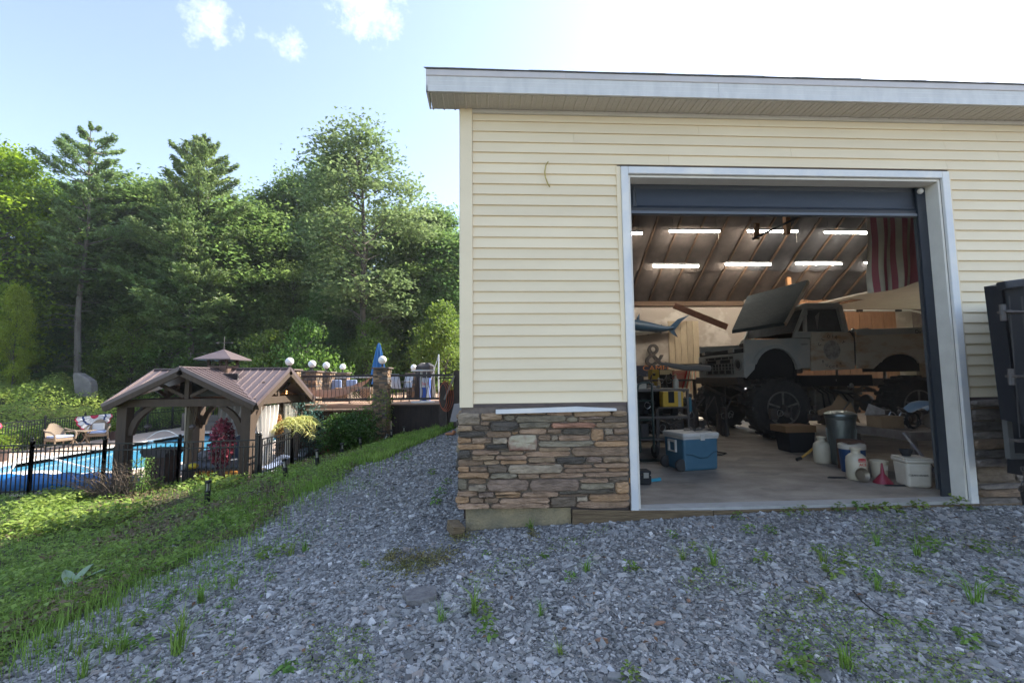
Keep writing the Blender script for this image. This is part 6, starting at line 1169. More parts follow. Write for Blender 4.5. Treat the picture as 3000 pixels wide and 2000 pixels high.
# ------------------------------------------------------------------ path lights on the bank
pb = []
for k, (px, top, bot, Y, tilt, lab) in enumerate(((606, 1410, 1482, 7.6, (.0, .02), 'nearest black bollard light, upright among the ground cover'), (838, 1366, 1428, 8.6, (.0, -.12), 'black bollard light below the corner of the side fence'), (930, 1330, 1387, 9.7, (0, -.06), 'black bollard light on the grassy bank in front of the palm'),
        (1003, 1300, 1340, 11.0, (0, -.05), 'black bollard light beside the foot of the green bush'), (1056, 1278, 1316, 12.2, (0, -.05), 'black bollard light at the right edge of the green bush'), (1118, 1264, 1294, 12.7, (0, .52), 'black bollard light leaning over to the right on the bank'),
        (1147, 1250, 1280, 13.2, (0, -.05), 'black bollard light just right of the stone pillar foot'), (1183, 1238, 1262, 14.0, (0, -.03), 'farthest black bollard light near the dark skirting'))):
    q = P(px, bot, Y); z = gz(q.x, q.y)
    b0 = thing('bollard_light', lab, 'path light', (q.x, q.y, z - .01), group='bollard lights along the bank'); b0.rotation_euler = (tilt[0], tilt[1], k * .3 if tilt[1] < .3 else 0); sc_ = min(1.1, (bot - top) / F * Y / .40); b0.scale = (1, 1, max(.85, sc_))
    if k == 0:
        bm0 = {'post': mkmesh('post', MB().lathe([(.001, 0), (.042, 0), (.042, .24), (.001, .24)], 14), al), 'cap': mkmesh('cap', MB().lathe([(.001, .36), (.045, .36), (.05, .375), (.045, .40), (.001, .405)], 14), al), 'lens': mkmesh('lens', MB().lathe([(.001, .24), (.022, .24), (.022, .36), (.001, .36)], 10), mat('lens_plastic', (.35, .33, .3), .3)),
               'strut': mkmesh('strut', MB().box(-.004, .004, -.004, .004, .24, .36), al)}
    for nm in ('post', 'cap', 'lens'): put(nm, bm0[nm], b0)
    for a in range(4): put('strut', bm0['strut'], b0, (.038 * math.cos(a * 1.57 + .6), .038 * math.sin(a * 1.57 + .6), 0))
# ================================================================== raised deck with stone pillars
DZ = .45
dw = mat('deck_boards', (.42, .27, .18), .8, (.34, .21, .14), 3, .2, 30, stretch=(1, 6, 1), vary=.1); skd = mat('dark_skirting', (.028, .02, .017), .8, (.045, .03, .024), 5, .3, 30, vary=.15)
dk = thing('raised_deck', 'raised timber deck with dark board skirting behind the bank', 'deck', (0, 0, 0))
for k in range(64): 
    y = 14.5 + k * .145; part('deck_board', MB().box(-6.9, -.9, y, y + .138, DZ - .03, DZ), dw, dk) if k < 50 else None
part('deck_frame', MB().box(-3.84, -.9, 14.5, 14.56, DZ - .1, DZ - .032), skd, dk); part('deck_frame', MB().box(-6.9, -4.32, 14.5, 14.56, DZ - .19, DZ - .032), dw, dk); 
for k in range(38): x = -3.83 + k * .08; part('skirt_board', MB().box(x, x + .076, 14.57, 14.59, -1.2, DZ - .04), skd, dk) if x < -.9 else None
for k in range(20): x = -6.9 + k * .14; part('skirt_board', MB().box(x, x + .134, 14.57, 14.59, -1.4, DZ - .2), mat('red_brown_skirt', (.13, .06, .045), .8, vary=.15) if k == 0 else bpy.data.materials['red_brown_skirt'], dk)
part('step', MB().box(-6.4, -4.6, 14.1, 14.48, DZ - .17, DZ - .13), dw, dk)
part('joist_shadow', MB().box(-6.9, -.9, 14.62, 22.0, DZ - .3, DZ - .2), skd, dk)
struct(part('deck_ground', MB().box(-7.2, -.8, 22.1, 30, -.2, DZ - .05), dw))
rl = mat('dark_rail', (.03, .024, .022), .6)
def railing(x0, x1, lab, Y=14.52):
    r_ = thing('deck_railing', lab, 'railing', (0, 0, 0)); part('top_rail', MB().box(x0, x1, Y - .04, Y + .04, DZ + .86, DZ + .93), rl, r_); part('bottom_rail', MB().box(x0, x1, Y - .03, Y + .03, DZ + .12, DZ + .19), rl, r_)
    n_ = int((x1 - x0) / .125)
    for k in range(1, n_ + 1):
        x = x0 + (x1 - x0) * k / (n_ + 1)
        if k == 1: bm_ = mkmesh('baluster', MB().tube([(0 + .035 * math.sin(t_ * 6.28), -.035 * math.sin(t_ * 6.28), DZ + .19 + .67 * t_) for t_ in np.linspace(0, 1, 9)], .009, 5), al)
        put('baluster', bm_, r_, (x, Y, 0))
railing(-6.75, -4.28, 'black railing with bowed balusters between pavilion roof and stone pillar'); railing(-3.86, -1.9, 'black railing with bowed balusters right of the stone pillar')
rs4 = random.Random(9); pcols = ['gry', 'brn', 'drk', 'tan', 'gr2', 'pnk']; capm = mat('pillar_cap', (.16, .12, .10), .8, (.12, .09, .08), 8)
globe = mat('white_globe', (.85, .83, .80), .35)
def pillar(x, y, w, z0, z1, lab, hs=(.035, .075), ws=(.1, .22), lamp='', gs=1.0, lab2=''):
    p_ = thing('stone_pillar', lab, 'pillar', (x, y, z0)); h = z1 - z0; part('core', MB().box(-w / 2 + .03, w / 2 - .03, -w / 2 + .03, w / 2 - .03, 0, h), mort, p_)
    rs_ = random.Random(int(x * 10 + y * 7)); tmp = []
    z = 0
    while z < h - .02:
        hh = min(rs_.uniform(*hs), h - z)
        for face in range(2):
            a = -w / 2
            while a < w / 2 - .01:
                ww = min(rs_.uniform(*ws), w / 2 - a); ww = ww if w / 2 - a - ww > .05 else w / 2 - a
                if face == 0: stone(a, a + ww, z, z + hh, rs_.choice(pcols), p_, rs_, -w / 2 + .03, .035)
                else:
                    o = stone(a, a + ww, z, z + hh, rs_.choice(pcols), p_, rs_, -w / 2 + .03, .035); o.rotation_euler = (0, 0, math.pi / 2)
                a += ww
        z += hh
    part('cap', MB().box(-w / 2 - .05, w / 2 + .05, -w / 2 - .05, w / 2 + .05, h, h + .045), capm, p_, bevel=.006)
    g = thing('globe_lamp', lab2, 'lamp', (x, y, z1 + .045), group='white globe lamps on the pillars'); part('base', MB().lathe([(.001, 0), (.06, 0), (.06, .01), (.03, .03), (.028, .09), (.05, .10), (.05, .11), (.001, .11)], 12), al, g); part('globe', MB().ball((0, 0, .11 + .125 * gs), .128 * gs, 20), globe, g)
pillar(-4.08, 14.3, .46, -.95, 1.555, 'tallest grey stone pillar standing at the deck corner before the blue umbrella', lab2='white globe lamp on the tall near pillar in front of the umbrella')
pillar(-6.96, 13.62 + .6, .5, -1.3, 1.53, 'stone pillar mostly hidden behind the right gable of the pavilion roof', (.06, .1), (.15, .3), lab2='white globe lamp above the right gable of the pavilion roof')
pillar(-6.86, 15.6, .52, DZ - .3, 1.50, 'first stone pillar visible right of the pavilion roof', (.045, .08), lab2='white globe lamp on the first pillar right of the pavilion roof'); pillar(-7.03, 17.2, .5, DZ - .3, 1.50, 'middle stone pillar of the row along the left side of the deck', (.05, .09), lab2='white globe lamp in the middle of the left row')
pillar(-7.15, 19.2, .5, DZ - .3, 1.50, 'farthest stone pillar of the row along the left side of the deck', (.06, .1), (.15, .3), lab2='farthest white globe lamp of the left row'); pillar(-4.2, 19.4, .5, DZ - .3, 1.45, 'stone pillar at the back of the deck behind the white bar table', (.06, .1), (.15, .3), lab2='white globe lamp left of the black covered grill')
# low stone planters / benches between
for k, (x, w) in enumerate(((-6.2, .5), (-5.3, .45))):
    w_ = thing('stone_block', ('left' if k == 0 else 'right') + ' low stone veneer block behind the railing under the awning cloth', 'stone block', (x, 16.6, DZ)); part('core', MB().box(-w / 2, w / 2, 0, .4, 0, .5), mort, w_); course_stones(w_, -w / 2, w / 2, 0, .5, 0, ['tan', 'org', 'brn', 'pnk'], hmin=.06, hmax=.09, wmin=.12, wmax=.25, rs=rs_ if False else random.Random(k))
# hammock-like pale red cloth along the railing
hm = thing('hammock', 'pale striped hammock cloth sagging between the pillars behind the railing', 'hammock', (0, 0, 0))
a_, b2 = P(862, 1128, 15.2), P(1092, 1102, 14.9)
part('cloth', MB().sheet(lambda u, v: a_.lerp(b2, u) + Vector((0, .1 * v, .05 * math.sin(u * 40) * (1 - v) * .3 - .28 * math.sin(math.pi * u) ** .8 - .26 * v * math.sin(math.pi * min(1, u * 1.05)) ** .5)), 30, 5), mat('hammock_cloth', (.55, .33, .25), .9, (.62, .45, .38), 6, stretch=(6, 1, 1)), hm)
# umbrella, tables, chairs, cooler, grill
um = thing('patio_umbrella', 'closed blue patio umbrella standing behind the tall stone pillar', 'umbrella', (P(1109, 1080, 15.6).x, 15.6, DZ)); ub = mat('umbrella_blue', (.03, .17, .42), .7, (.025, .14, .36), 5)
def fn(u, v): a = u * 2 * math.pi; r = (.03 + .20 * v ** .8) * (1 + .22 * math.cos(a * 8)); return (r * math.cos(a), r * math.sin(a), 2.02 - 1.15 * v)
part('canopy', MB().sheet(fn, 48, 10), ub, um); part('valance', MB().sheet(lambda u, v: ((.16 + .06 * v) * (1 + .12 * math.cos(u * 50)) * math.cos(u * 6.283), (.16 + .06 * v) * math.sin(u * 6.283), .92 - .3 * v), 30, 3), ub, um); part('pole', MB().bar((0, 0, 0), (0, 0, 2.05), .04), al, um)
bt_ = P(1244, 1178, 15.7); wt = mat('table_white', (.72, .72, .70), .5)
bt = thing('bar_table', 'round white bar-height table on the deck behind the railing', 'table', (bt_.x, 15.4, DZ)); part('top', MB().lathe([(.001, 1.04), (.40, 1.04), (.41, 1.055), (.40, 1.075), (.001, 1.08)], 28), wt, bt); part('base', MB().lathe([(.001, 0), (.40, 0), (.39, .03), (.001, .05)], 28), wt, bt)
for k in range(3): part('leg', MB().bar((.12 * math.cos(k * 2.1), .12 * math.sin(k * 2.1), .03), (.12 * math.cos(k * 2.1), .12 * math.sin(k * 2.1), 1.04), .022), chrome, bt)
rbx, rby = P(1246, 1150, 16.6).x, 16.6; rc = thing('drinks_cooler', 'red white and blue printed drinks cooler behind the round bar table', 'cooler', (rbx, rby, DZ)); part('body', MB().box(-.17, .17, -.15, .15, 0, .82), mat('cooler_print', (.02, .08, .38), .4), rc); part('upper_panel', MB().box(-.165, .165, -.153, -.151, .48, .82), mat('silver_print', (.4, .42, .5), .35), rc); part('slash', MB().prism([(.06, .0), (.17, .0), (.17, .48), (.12, .48)], 'y', -.154, -.1505), whp, rc)
text('Bull', .17, bpy.data.materials['red_print'], rc, (0, -.156, .56))
gr_ = thing('covered_grill', 'grill under a black fabric cover at the back of the deck', 'grill', (P(1246, 1090, 18.5).x, 18.5, DZ)); 
def fn(u, v):
    a = u * 2 * math.pi; sq = lambda c: (abs(c) ** .45) * (1 if c > 0 else -1); k = .34 * (1 + .04 * math.sin(a * 7 + v * 5)) * (1 - .12 * v if v < .9 else .6 * (1 - v) * 10 * .9)
    return (k * sq(math.cos(a)) * 1.15, k * sq(math.sin(a)), .0 + 1.42 * min(1, v * 1.1) + .02 * math.sin(a * 5))
part('cover', MB().sheet(fn, 32, 12), mat('grill_cover', (.02, .017, .018), .5), gr_)
fp = thing('flag_pole', 'thin white pole with a rope near the black covered grill', 'pole', (P(1285, 1100, 17.5).x, 17.5, DZ)); part('pole', MB().tube([(0, 0, 0), (0, 0, 1.72)], .025, 8), whp, fp); part('rope', MB().tube([(0, 0, 1.7), (-.18, 0, 1.1), (-.3, 0, .75)], .01, 5), whp, fp)
def mchair(x, y, rz, lab):
    c = thing('metal_chair', lab, 'chair', (x, y, DZ), rz, 'dark metal chairs on the deck')
    for sx, sy in ((-.2, -.2), (.2, -.2), (.2, .2), (-.2, .2)): part('leg', MB().bar((sx, sy, 0), (sx, sy, .42), .025), al, c)
    part('seat', MB().box(-.22, .22, -.22, .22, .42, .45), al, c); part('backrest', MB().sheet(lambda u, v: ((u - .5) * .42, .22 + .1 * v, .46 + .5 * v), 3, 3), mat('chair_sling', (.45, .48, .52), .7) if 'chair_sling' not in bpy.data.materials else bpy.data.materials['chair_sling'], c)
    for s_ in (-.22, .22): part('armrest', MB().tube([(s_, .24, .7), (s_, -.2, .66), (s_, -.2, .42)], .015, 5), al, c)
mchair(P(1160, 1150, 17).x, 17, .6, 'metal deck chair just right of the tall stone pillar'); mchair(P(1183, 1150, 17.8).x, 17.8, -.5, 'metal deck chair left of the back stone pillar'); mchair(P(1175, 1150, 16.2).x, 16.2, 2.6, 'metal deck chair turned away behind the railing')
dt = thing('dining_table', 'grey dining table on the deck behind the hammock cloth', 'table', (P(1040, 1100, 18).x, 18, DZ)); part('top', MB().box(-1.0, 1.0, -.5, .5, .86, .9), wt, dt)
for sx in (-.9, .9):
    for sy in (-.4, .4): part('leg', MB().bar((sx, sy, 0), (sx, sy, .86), .05), al, dt)
for k, (px, lab) in enumerate(((985, 'pale blue cushion chair back on the left of the dining table'), (1030, 'pale blue cushion chair back in the middle of the dining table'))):
    o = thing('cushioned_chair', lab, 'chair', (P(px, 1130, 17.2).x, 17.2, DZ)); part('cushion', MB().box(-.2, .2, -.05, .05, .42, .78), bluec, o, bevel=.04); part('seat', MB().box(-.22, .22, -.05, .4, .36, .42), navyc, o)
    for sx in (-.2, .2): part('leg', MB().bar((sx, .0, 0), (sx, .0, .4), .03), al, o); part('leg', MB().bar((sx, .35, 0), (sx, .35, .4), .03), al, o)
# lattice panel
lt = thing('lattice_panel', 'tan lattice panel with frame standing behind the railing', 'lattice', (0, 0, 0)); la, lb_ = P(1023, 1192, 14.9), P(1085, 1135, 14.9); lw = mat('lattice_tan', (.42, .32, .24), .8)
x0, x1, z0_, z1_ = la.x, lb_.x, la.z, lb_.z
for a, b_ in (((x0, z0_), (x1, z0_)), ((x0, z1_), (x1, z1_)), ((x0, z0_), (x0, z1_)), ((x1, z0_), (x1, z1_))): part('frame', MB().bar((a[0], 14.9, a[1]), (b_[0], 14.9, b_[1]), .03, .05), lw, lt)
for k in range(-7, 9):
    for g in (-1, 1):
        h_ = z1_ - z0_; xa = x0 + k * .085; xb_ = xa + g * h_; 
        ta, tb_ = 0.0, 1.0
        pts2 = [(xa + (xb_ - xa) * t_, z0_ + h_ * t_) for t_ in np.linspace(0, 1, 25)] ; pts2 = [p for p in pts2 if x0 <= p[0] <= x1]
        if len(pts2) > 2: part('lath', MB().bar((pts2[0][0], 14.9 + .006 * g, pts2[0][1]), (pts2[-1][0], 14.9 + .006 * g, pts2[-1][1]), .006, .022, up=(0, 1, 0)), lw, lt)
# dark posts and gear against the garage corner; orange hose
dm = mat('weathered_dark_wood', (.045, .035, .03), .9, (.07, .055, .045), 6, .4, 30)
dp = thing('fence_post_group', 'weathered dark timber gate end standing between deck and garage', 'gate', (0, 0, 0))
qa = P(1300, 1235, 13.2); 
for px0, px1, t0, b0_ in ((1290, 1312, 1120, 1235), (1330, 1352, 1085, 1190)): a_, b2 = P((px0 + px1) / 2, t0, 13.2), P((px0 + px1) / 2, b0_, 13.2); part('post', MB().box(a_.x - .11, a_.x + .11, 13.1, 13.3, -.35, a_.z), dm, dp, bevel=.01)
part('brace', MB().bar(P(1302, 1170, 13.1), P(1332, 1100, 13.1), .09, .05), mat('grey_board', (.22, .2, .18), .9), dp); part('board', MB().bar(P(1286, 1108, 13.25), P(1350, 1106, 13.25), .10, .04), dm, dp); part('board', MB().box(P(1290, 1200, 13.3).x, -.55, 13.3, 13.34, .3, .9), dm, dp)
oh = thing('orange_hose', 'coiled orange hose hanging from the dark gate post', 'hose', (0, 0, 0)); hp_ = mat('hose_orange', (.42, .10, .04), .6)
for k in range(4):
    part('loop', MB().tube([P(1298 + (11 + 3.4 * k) * math.cos(a) + k * 3, 1160 + (36 + 3 * k) * math.sin(a), 12.98 - .01 * k) for a in np.linspace(0, 6.283, 22)], .007, 5), hp_, oh)
cb2 = thing('cellar_hatch', 'grey slanted board leaning by the garage corner behind the gravel', 'board', (0, 0, 0)); part('board', MB().add([P(1318, 1235, 12.2), P(1352, 1235, 12.2), P(1352, 1180, 12.6), P(1330, 1183, 12.6)] + [v + Vector((0, .1, 0)) for v in (P(1318, 1235, 12.2), P(1352, 1235, 12.2), P(1352, 1180, 12.6), P(1330, 1183, 12.6))], [(0, 1, 2, 3), (7, 6, 5, 4), (0, 4, 5, 1), (1, 5, 6, 2), (2, 6, 7, 3), (3, 7, 4, 0)]), mat('pale_grey_board', (.24, .22, .21), .9), cb2)
q = P(1318, 1252, 11.5); o = part('clay_toy', MB().ball((0, 0, .05), .08, 8, .5, 1.6, .8).ball((.1, 0, .09), .05, 8), mat('clay', (.4, .17, .08), .8), None, (q.x, q.y, gz(q.x, q.y))); tag(o, 'small reddish clay lump at the far end of the gravel', 'clay lump')
# ================================================================== vegetation beyond
bark = mat('grey_bark', (.11, .09, .075), .95, (.06, .05, .04), 3, .8, 12, stretch=(1, 1, .3)); barkp = mat('pine_bark', (.12, .095, .08), .95, (.2, .18, .16), 2.5, .8, 10, stretch=(1, 1, .35)); dead = mat('dead_branch', (.2, .17, .15), .95)
LF = {'maple': leafmat('maple_leaf', (.125, .21, .065), (.18, .275, .085), .48, .35), 'yellow': leafmat('yellow_maple_leaf', (.22, .30, .03), (.30, .38, .045), .45, .5), 'oak': leafmat('oak_leaf', (.14, .22, .09), (.20, .28, .12), .42, .4),
      'dark': leafmat('hemlock_needle', (.12, .20, .06), (.175, .275, .08), .45, .4), 'pine': leafmat('pine_needle', (.12, .215, .075), (.19, .29, .10), .42, .5), 'bush': leafmat('bush_leaf', (.04, .10, .02), (.075, .15, .03), .35, 1.5), 'lime': leafmat('lime_leaf', (.12, .20, .04), (.17, .26, .055), .45, .6)}
def blob(n, r): return np.clip(RNG.normal(size=(n, 3)), -1.9, 1.9) * np.array(r)
def broad(H, W_, base, nclump, per, lsize, key, name, shape=1.0, droop=.0, trunk_r=.2, lean=0.0, clr=1.0):
    """(trunk mesh, crown mesh): a limbed trunk and leaf clumps on the limbs' ends"""
    tr = MB(); tp = [(lean * H * (k / 8) ** 1.5 + .12 * math.sin(k * 1.3), .1 * math.cos(k * 1.7), H * .93 * k / 8) for k in range(9)]; tr.tube(tp, [trunk_r * (1 - .1 * k) for k in range(9)], 8)
    cs = []; 
    for k in range(nclump):
        u = RNG.uniform(0, 1); zz = base + (H - base) * u ** .85; f = math.sin(math.pi * min(1, .12 + .86 * u)) ** shape; a = RNG.uniform(0, 6.28); r = W_ * f * RNG.uniform(.35, 1.05) ** .6
        tx = np.interp(zz, [p[2] for p in tp], [p[0] for p in tp]); c = (tx + r * math.cos(a), r * math.sin(a), zz + RNG.uniform(-.4, .4)); cs.append(c)
        if k % 2 == 0: tr.tube([(tx, 0, max(base * .5, zz - r * .55)), (tx + r * .55 * math.cos(a), r * .55 * math.sin(a), zz - r * .2), c], [.055, .035, .012], 5, cap=False)
    pts = np.concatenate([np.array(c) + blob(int(per * RNG.uniform(.5, 1.5)), np.array((.85, .85, .32)) * clr * RNG.uniform(.6, 1.3)) for c in cs])
    return mkmesh('trunk', tr, bark), leaves(name, pts, lsize, LF[key], .6, .6)
def pine(H, W_, base, name, whorls=17, seed=0, arch=.25, key='pine', per=150, lsize=.26, sparse=1.0, n0=5):
    tr = MB(); tr.tube([(.15 * math.sin(k * 1.1 + seed), .1 * math.cos(k), H * k / 10) for k in range(11)], [.23 * (1 - .093 * k) for k in range(11)], 8); P_ = []; D_ = []
    for w in range(whorls):
        u = w / (whorls - 1); z = base + (H - base - .4) * u; L = W_ * (1 - u) ** (.55 if arch > 0 else .75) * (.78 + .22 * math.sin(w * 2.3 + seed)) + .45
        if w < 3: L *= .6 + .15 * w
        nb = n0 + (w % 2); a0 = RNG.uniform(0, 6.28)
        for b in range(nb):
            if RNG.uniform() > sparse: continue
            a = a0 + 6.28 * b / nb + RNG.normal() * .2; l = L * RNG.uniform(.65, 1.15); up = arch + .75 * u; m_ = []
            for t_ in (0, .35, .7, 1.0): m_.append(((l * t_) * math.cos(a), (l * t_) * math.sin(a), z + l * t_ * up * .35 + .35 * l * t_ * t_ * up))
            tr.tube(m_, [.05, .035, .02, .008], 4, cap=False); m2 = np.array(m_)
            k = int(per * l / W_ * 1.2) + 30; s_ = RNG.uniform(.25, 1.0, k) ** .75; q = np.stack([np.interp(s_, [0, .35, .7, 1], m2[:, j]) for j in range(3)], 1)
            side_ = RNG.normal(size=k) * .20 * l * (1.1 - .75 * s_); q[:, 0] += -math.sin(a) * side_; q[:, 1] += math.cos(a) * side_; q[:, 2] += RNG.normal(size=k) * .09 + .04; P_.append(q)
            D_.append(np.stack([np.full(k, math.cos(a)) - math.sin(a) * side_ * 1.2, np.full(k, math.sin(a)) + math.cos(a) * side_ * 1.2, np.full(k, .5)], 1))
    for w in range(16):
        z = base * (.25 + .7 * w / 16); a = RNG.uniform(0, 6.28); l = RNG.uniform(1.0, 2.8); tr.tube([(0, 0, z), (l * .5 * math.cos(a), l * .5 * math.sin(a), z + .05), (l * math.cos(a), l * math.sin(a), z - .2 * l)], [.03, .018, .006], 4, cap=False)
    return mkmesh('trunk', tr, barkp), leaves(name, np.concatenate(P_), lsize, LF[key], .1, .32, np.concatenate(D_))
KIN = {
    'pineA': pine(19.5, 4.6, 8.0, 'crown', 14, 1, .12, per=620, sparse=.85, n0=4, lsize=.27), 'pineB': pine(18.5, 4.4, 5.0, 'crown', 19, 4, .30, per=620, lsize=.26, n0=6),
    'oak': broad(19, 2.9, 7.5, 120, 150, .23, 'oak', 'crown', .6, lean=-.03, clr=.75, trunk_r=.24), 'maple': broad(15, 3.6, 2.6, 130, 190, .26, 'maple', 'crown', .6),
    'yellow': broad(14, 3.9, 2.0, 130, 200, .27, 'yellow', 'crown', .55), 'hemlock': pine(14, 3.6, 1.2, 'crown', 26, 2, -.25, 'dark', 260, .30, n0=6), 'lime': broad(4.6, 2.0, .4, 60, 170, .17, 'lime', 'crown', .5, clr=.55, trunk_r=.06),
    'maple2': broad(16, 3.0, 4.0, 110, 190, .25, 'maple', 'crown', .8, trunk_r=.16, clr=.9)}
LB = {}
TREES = [  # kind, px, py of the top, distance, width factor, label
    ('maple', 110, 590, 35.0, 0.95, 'mid green maple filling in left of the open pine'),
    ('maple2', 360, 610, 36.0, 1.20, 'mid green tree deep between the two pines, left one'),
    ('maple', 470, 600, 37.0, 1.00, 'mid green maple deep between the two pines, right one'),
    ('maple2', 680, 630, 36.0, 1.20, 'mid green tree just right of the full pine crown'),
    ('maple', 745, 640, 37.0, 1.00, 'rounded mid green maple above the pavilion cupola'),
    ('maple2', 800, 585, 38.0, 1.20, 'tall mid green tree left of the slender dark trees'),
    ('maple', 340, 800, 34.0, 0.70, 'lower maple between the two pine trunks'),
    ('maple', 540, 790, 34.0, 0.80, 'lower maple left of the full pine trunk'),
    ('maple', 700, 800, 34.0, 0.80, 'lower maple right of the full pine trunk'),
    ('maple', 860, 780, 34.5, 0.80, 'lower maple behind the first globe lamps'),
    ('maple2', 1010, 640, 38.0, 1.10, 'green tree behind the airy tree, left side'),
    ('maple2', 1160, 640, 38.0, 1.10, 'green tree behind the airy tree, right side'),
    ('maple', 1240, 700, 36.0, 1.00, 'rounded green maple left of the garage corner'),
    ('maple', 1330, 700, 35.0, 1.00, 'green maple partly hidden by the garage corner'),
    ('maple', 200, 860, 33.0, 0.70, 'low rounded maple behind the standing stone'),
    ('maple', 950, 860, 33.0, 0.70, 'low rounded maple behind the middle globe lamps'),
    ('maple', 425, 540, 35.0, 1.10, 'broad sunlit maple whose top fills the dip between the two pines'),
    ('maple2', 335, 580, 34.5, 1.10, 'mid green tree just right of the open pine trunk'),
    ('maple2', 505, 565, 35.0, 1.10, 'mid green tree just left of the full pine trunk'),
    ('maple', 680, 600, 35.0, 1.20, 'broad maple whose top shows right of the full pine'),
    ('maple2', 755, 630, 35.0, 1.20, 'mid green tree above the cupola with rounded top'),
    ('maple', 105, 545, 34.0, 1.00, 'broad maple between the yellow maple and the open pine'),
    ('maple2', 1245, 630, 35.0, 1.20, 'mid green tree right of the airy tree crown'),
    ('pineA', 272, 372, 30.5, 1.00, 'tall open white pine with bare lower trunk, leftmost of the two big pines'), ('pineB', 592, 415, 31.5, 1.05, 'tall full white pine right of the open pine, above the pavilion'), ('oak', 1085, 400, 29.5, 1.10, 'tall airy grey-green tree rising between the pavilion and the garage'),
    ('yellow', -15, 458, 29.0, 0.78, 'bright yellow-green maple at the left edge of the frame'), ('maple', 175, 545, 33.5, 0.63, 'green maple between the yellow maple and the open pine'), ('yellow', 55, 860, 26.5, 0.42, 'lower yellow-green maple bough mass at the left edge'),
    ('lime', 395, 950, 31.0, 0.83, 'bright lime understory tree at the foot of the two pines'), ('lime', 505, 975, 31.5, 0.72, 'bright lime sapling left of the pavilion cupola'), ('lime', 905, 980, 26.0, 0.55, 'bright lime sapling behind the second row of globe lamps'), ('lime', 770, 1010, 27.0, 0.61, 'bright lime sapling right of the pavilion cupola'),
    ('lime', 1090, 975, 30.0, 0.61, 'pale green sapling behind the blue umbrella'), ('lime', 1300, 925, 28.0, 0.61, 'light green sapling near the garage corner'), ('maple2', 870, 535, 38.5, 0.78, 'dark green slender tree left of the tall airy tree'), ('maple2', 960, 500, 39.5, 0.70, 'dark green tree just behind the tall airy tree'),
    ('maple2', 1305, 640, 36.5, 0.78, 'bright green tree top touching the garage corner'), ('maple2', 1190, 700, 38.5, 0.70, 'green tree between the tall airy tree and the garage corner'), ('maple', 450, 560, 41.5, 0.59, 'green tree filling the gap between the two pines'), ('maple', 700, 640, 42.5, 0.59, 'broad dark green tree right of the full pine'),
    ('hemlock', 350, 700, 35.5, 0.85, 'dark hemlock under the open pine'), ('hemlock', 470, 760, 36.5, 0.85, 'dark hemlock between the two pine trunks'), ('hemlock', 690, 690, 36.5, 0.85, 'dark hemlock right of the full pine trunk'), ('hemlock', 800, 620, 38.5, 0.85, 'tall dark hemlock above the pavilion roof ridge'),
    ('hemlock', 900, 720, 36.0, 0.85, 'dark hemlock behind the left row of globe lamps'), ('hemlock', 1010, 740, 37.5, 0.85, 'dark hemlock left of the airy tree trunk'), ('hemlock', 1200, 790, 34.5, 0.85, 'dark hemlock behind the covered grill'), ('hemlock', 1310, 800, 33.5, 0.77, 'dark hemlock against the garage corner'),
    ('hemlock', 130, 760, 35.0, 0.85, 'dark hemlock left of the open pine trunk'), ('hemlock', 210, 830, 33.0, 0.77, 'low dark hemlock at the left of the open pine trunk'), ('maple', 290, 900, 33.0, 0.36, 'low green maple at the foot of the open pine'), ('maple', 620, 880, 32.5, 0.36, 'low green maple behind the pavilion cupola'),
    ('hemlock', 580, 840, 34.5, 0.77, 'low dark hemlock at the foot of the full pine'), ('maple', 1150, 880, 33.5, 0.33, 'low green maple behind the bar table'), ('hemlock', 20, 800, 32.0, 0.85, 'dark hemlock under the yellow maple'), ('hemlock', 760, 830, 33.5, 0.77, 'low dark hemlock behind the right gable of the pavilion'),
    ('maple', 1240, 860, 32.5, 0.33, 'low green maple between covered grill and garage'), ('hemlock', 1080, 850, 33.0, 0.68, 'low dark hemlock behind the blue umbrella')]
def tree(kind, x, y, H, wf, lab, nm=None):
    t_, c_ = KIN[kind]; z = gz(x, y); h0 = {'pineA': 19.5, 'pineB': 18.5, 'oak': 19, 'maple': 15, 'yellow': 14, 'hemlock': 14, 'lime': 4.6, 'maple2': 16}[kind]; s_ = H / h0
    names = {'pineA': 'pine_tree', 'pineB': 'pine_tree', 'oak': 'oak_tree', 'maple': 'maple_tree', 'yellow': 'maple_tree', 'hemlock': 'hemlock_tree', 'lime': 'sapling', 'maple2': 'maple_tree'}
    e = thing(names[kind], lab, 'tree', (x, y, z - .1), random.uniform(0, 6.28)); w = max(s_, .45) * wf; e.scale = (w, w, s_); put('trunk', t_, e); put('crown', c_, e); return e
for k_, px, py, Y, wf, lab in TREES:
    q = P(px, py, Y); z = gz(q.x, Y); tree(k_, q.x, Y, q.z - z + .3, wf, lab)
# further back: rows of forest that read as one mass
rr = random.Random(4); nb = 0
for Y, step, top in ((42, 3.0, 13), (47, 3.4, 14.5), (53, 4.0, 16)):
    x = -1.18 * Y - 4
    while x < 2:
        tree(rr.choice(['hemlock', 'maple', 'hemlock', 'maple2']), x + rr.uniform(-1, 1), Y + rr.uniform(-1.5, 1.5), top * rr.uniform(.72, .98), 1.1, 'green forest tree in the ' + {42: 'nearest', 47: 'middle', 53: 'farthest'}[Y] + ' back row of the woods, ' + ('far left' if x < -.8 * Y else 'left of the pavilion' if x < -.6 * Y else 'behind the pavilion' if x < -.4 * Y else 'toward the garage')); x += step
for o in list(COL.objects):
    if str(o.get('label', '')).startswith('green forest tree'): o['group'] = 'forest trees deep in the woods'
for k, (x, y, h) in enumerate(((30, 19, 11), (34, 24, 13), (29, 27, 12), (36, 30, 13))): tree(('maple', 'hemlock')[k % 2], x, y, h, 1.1, 'leafy tree glimpsed through the far opening of the garage')
for o in list(COL.objects):
    if str(o.get('label', '')).startswith('leafy tree glimpsed'): o['group'] = 'trees beyond the far opening'
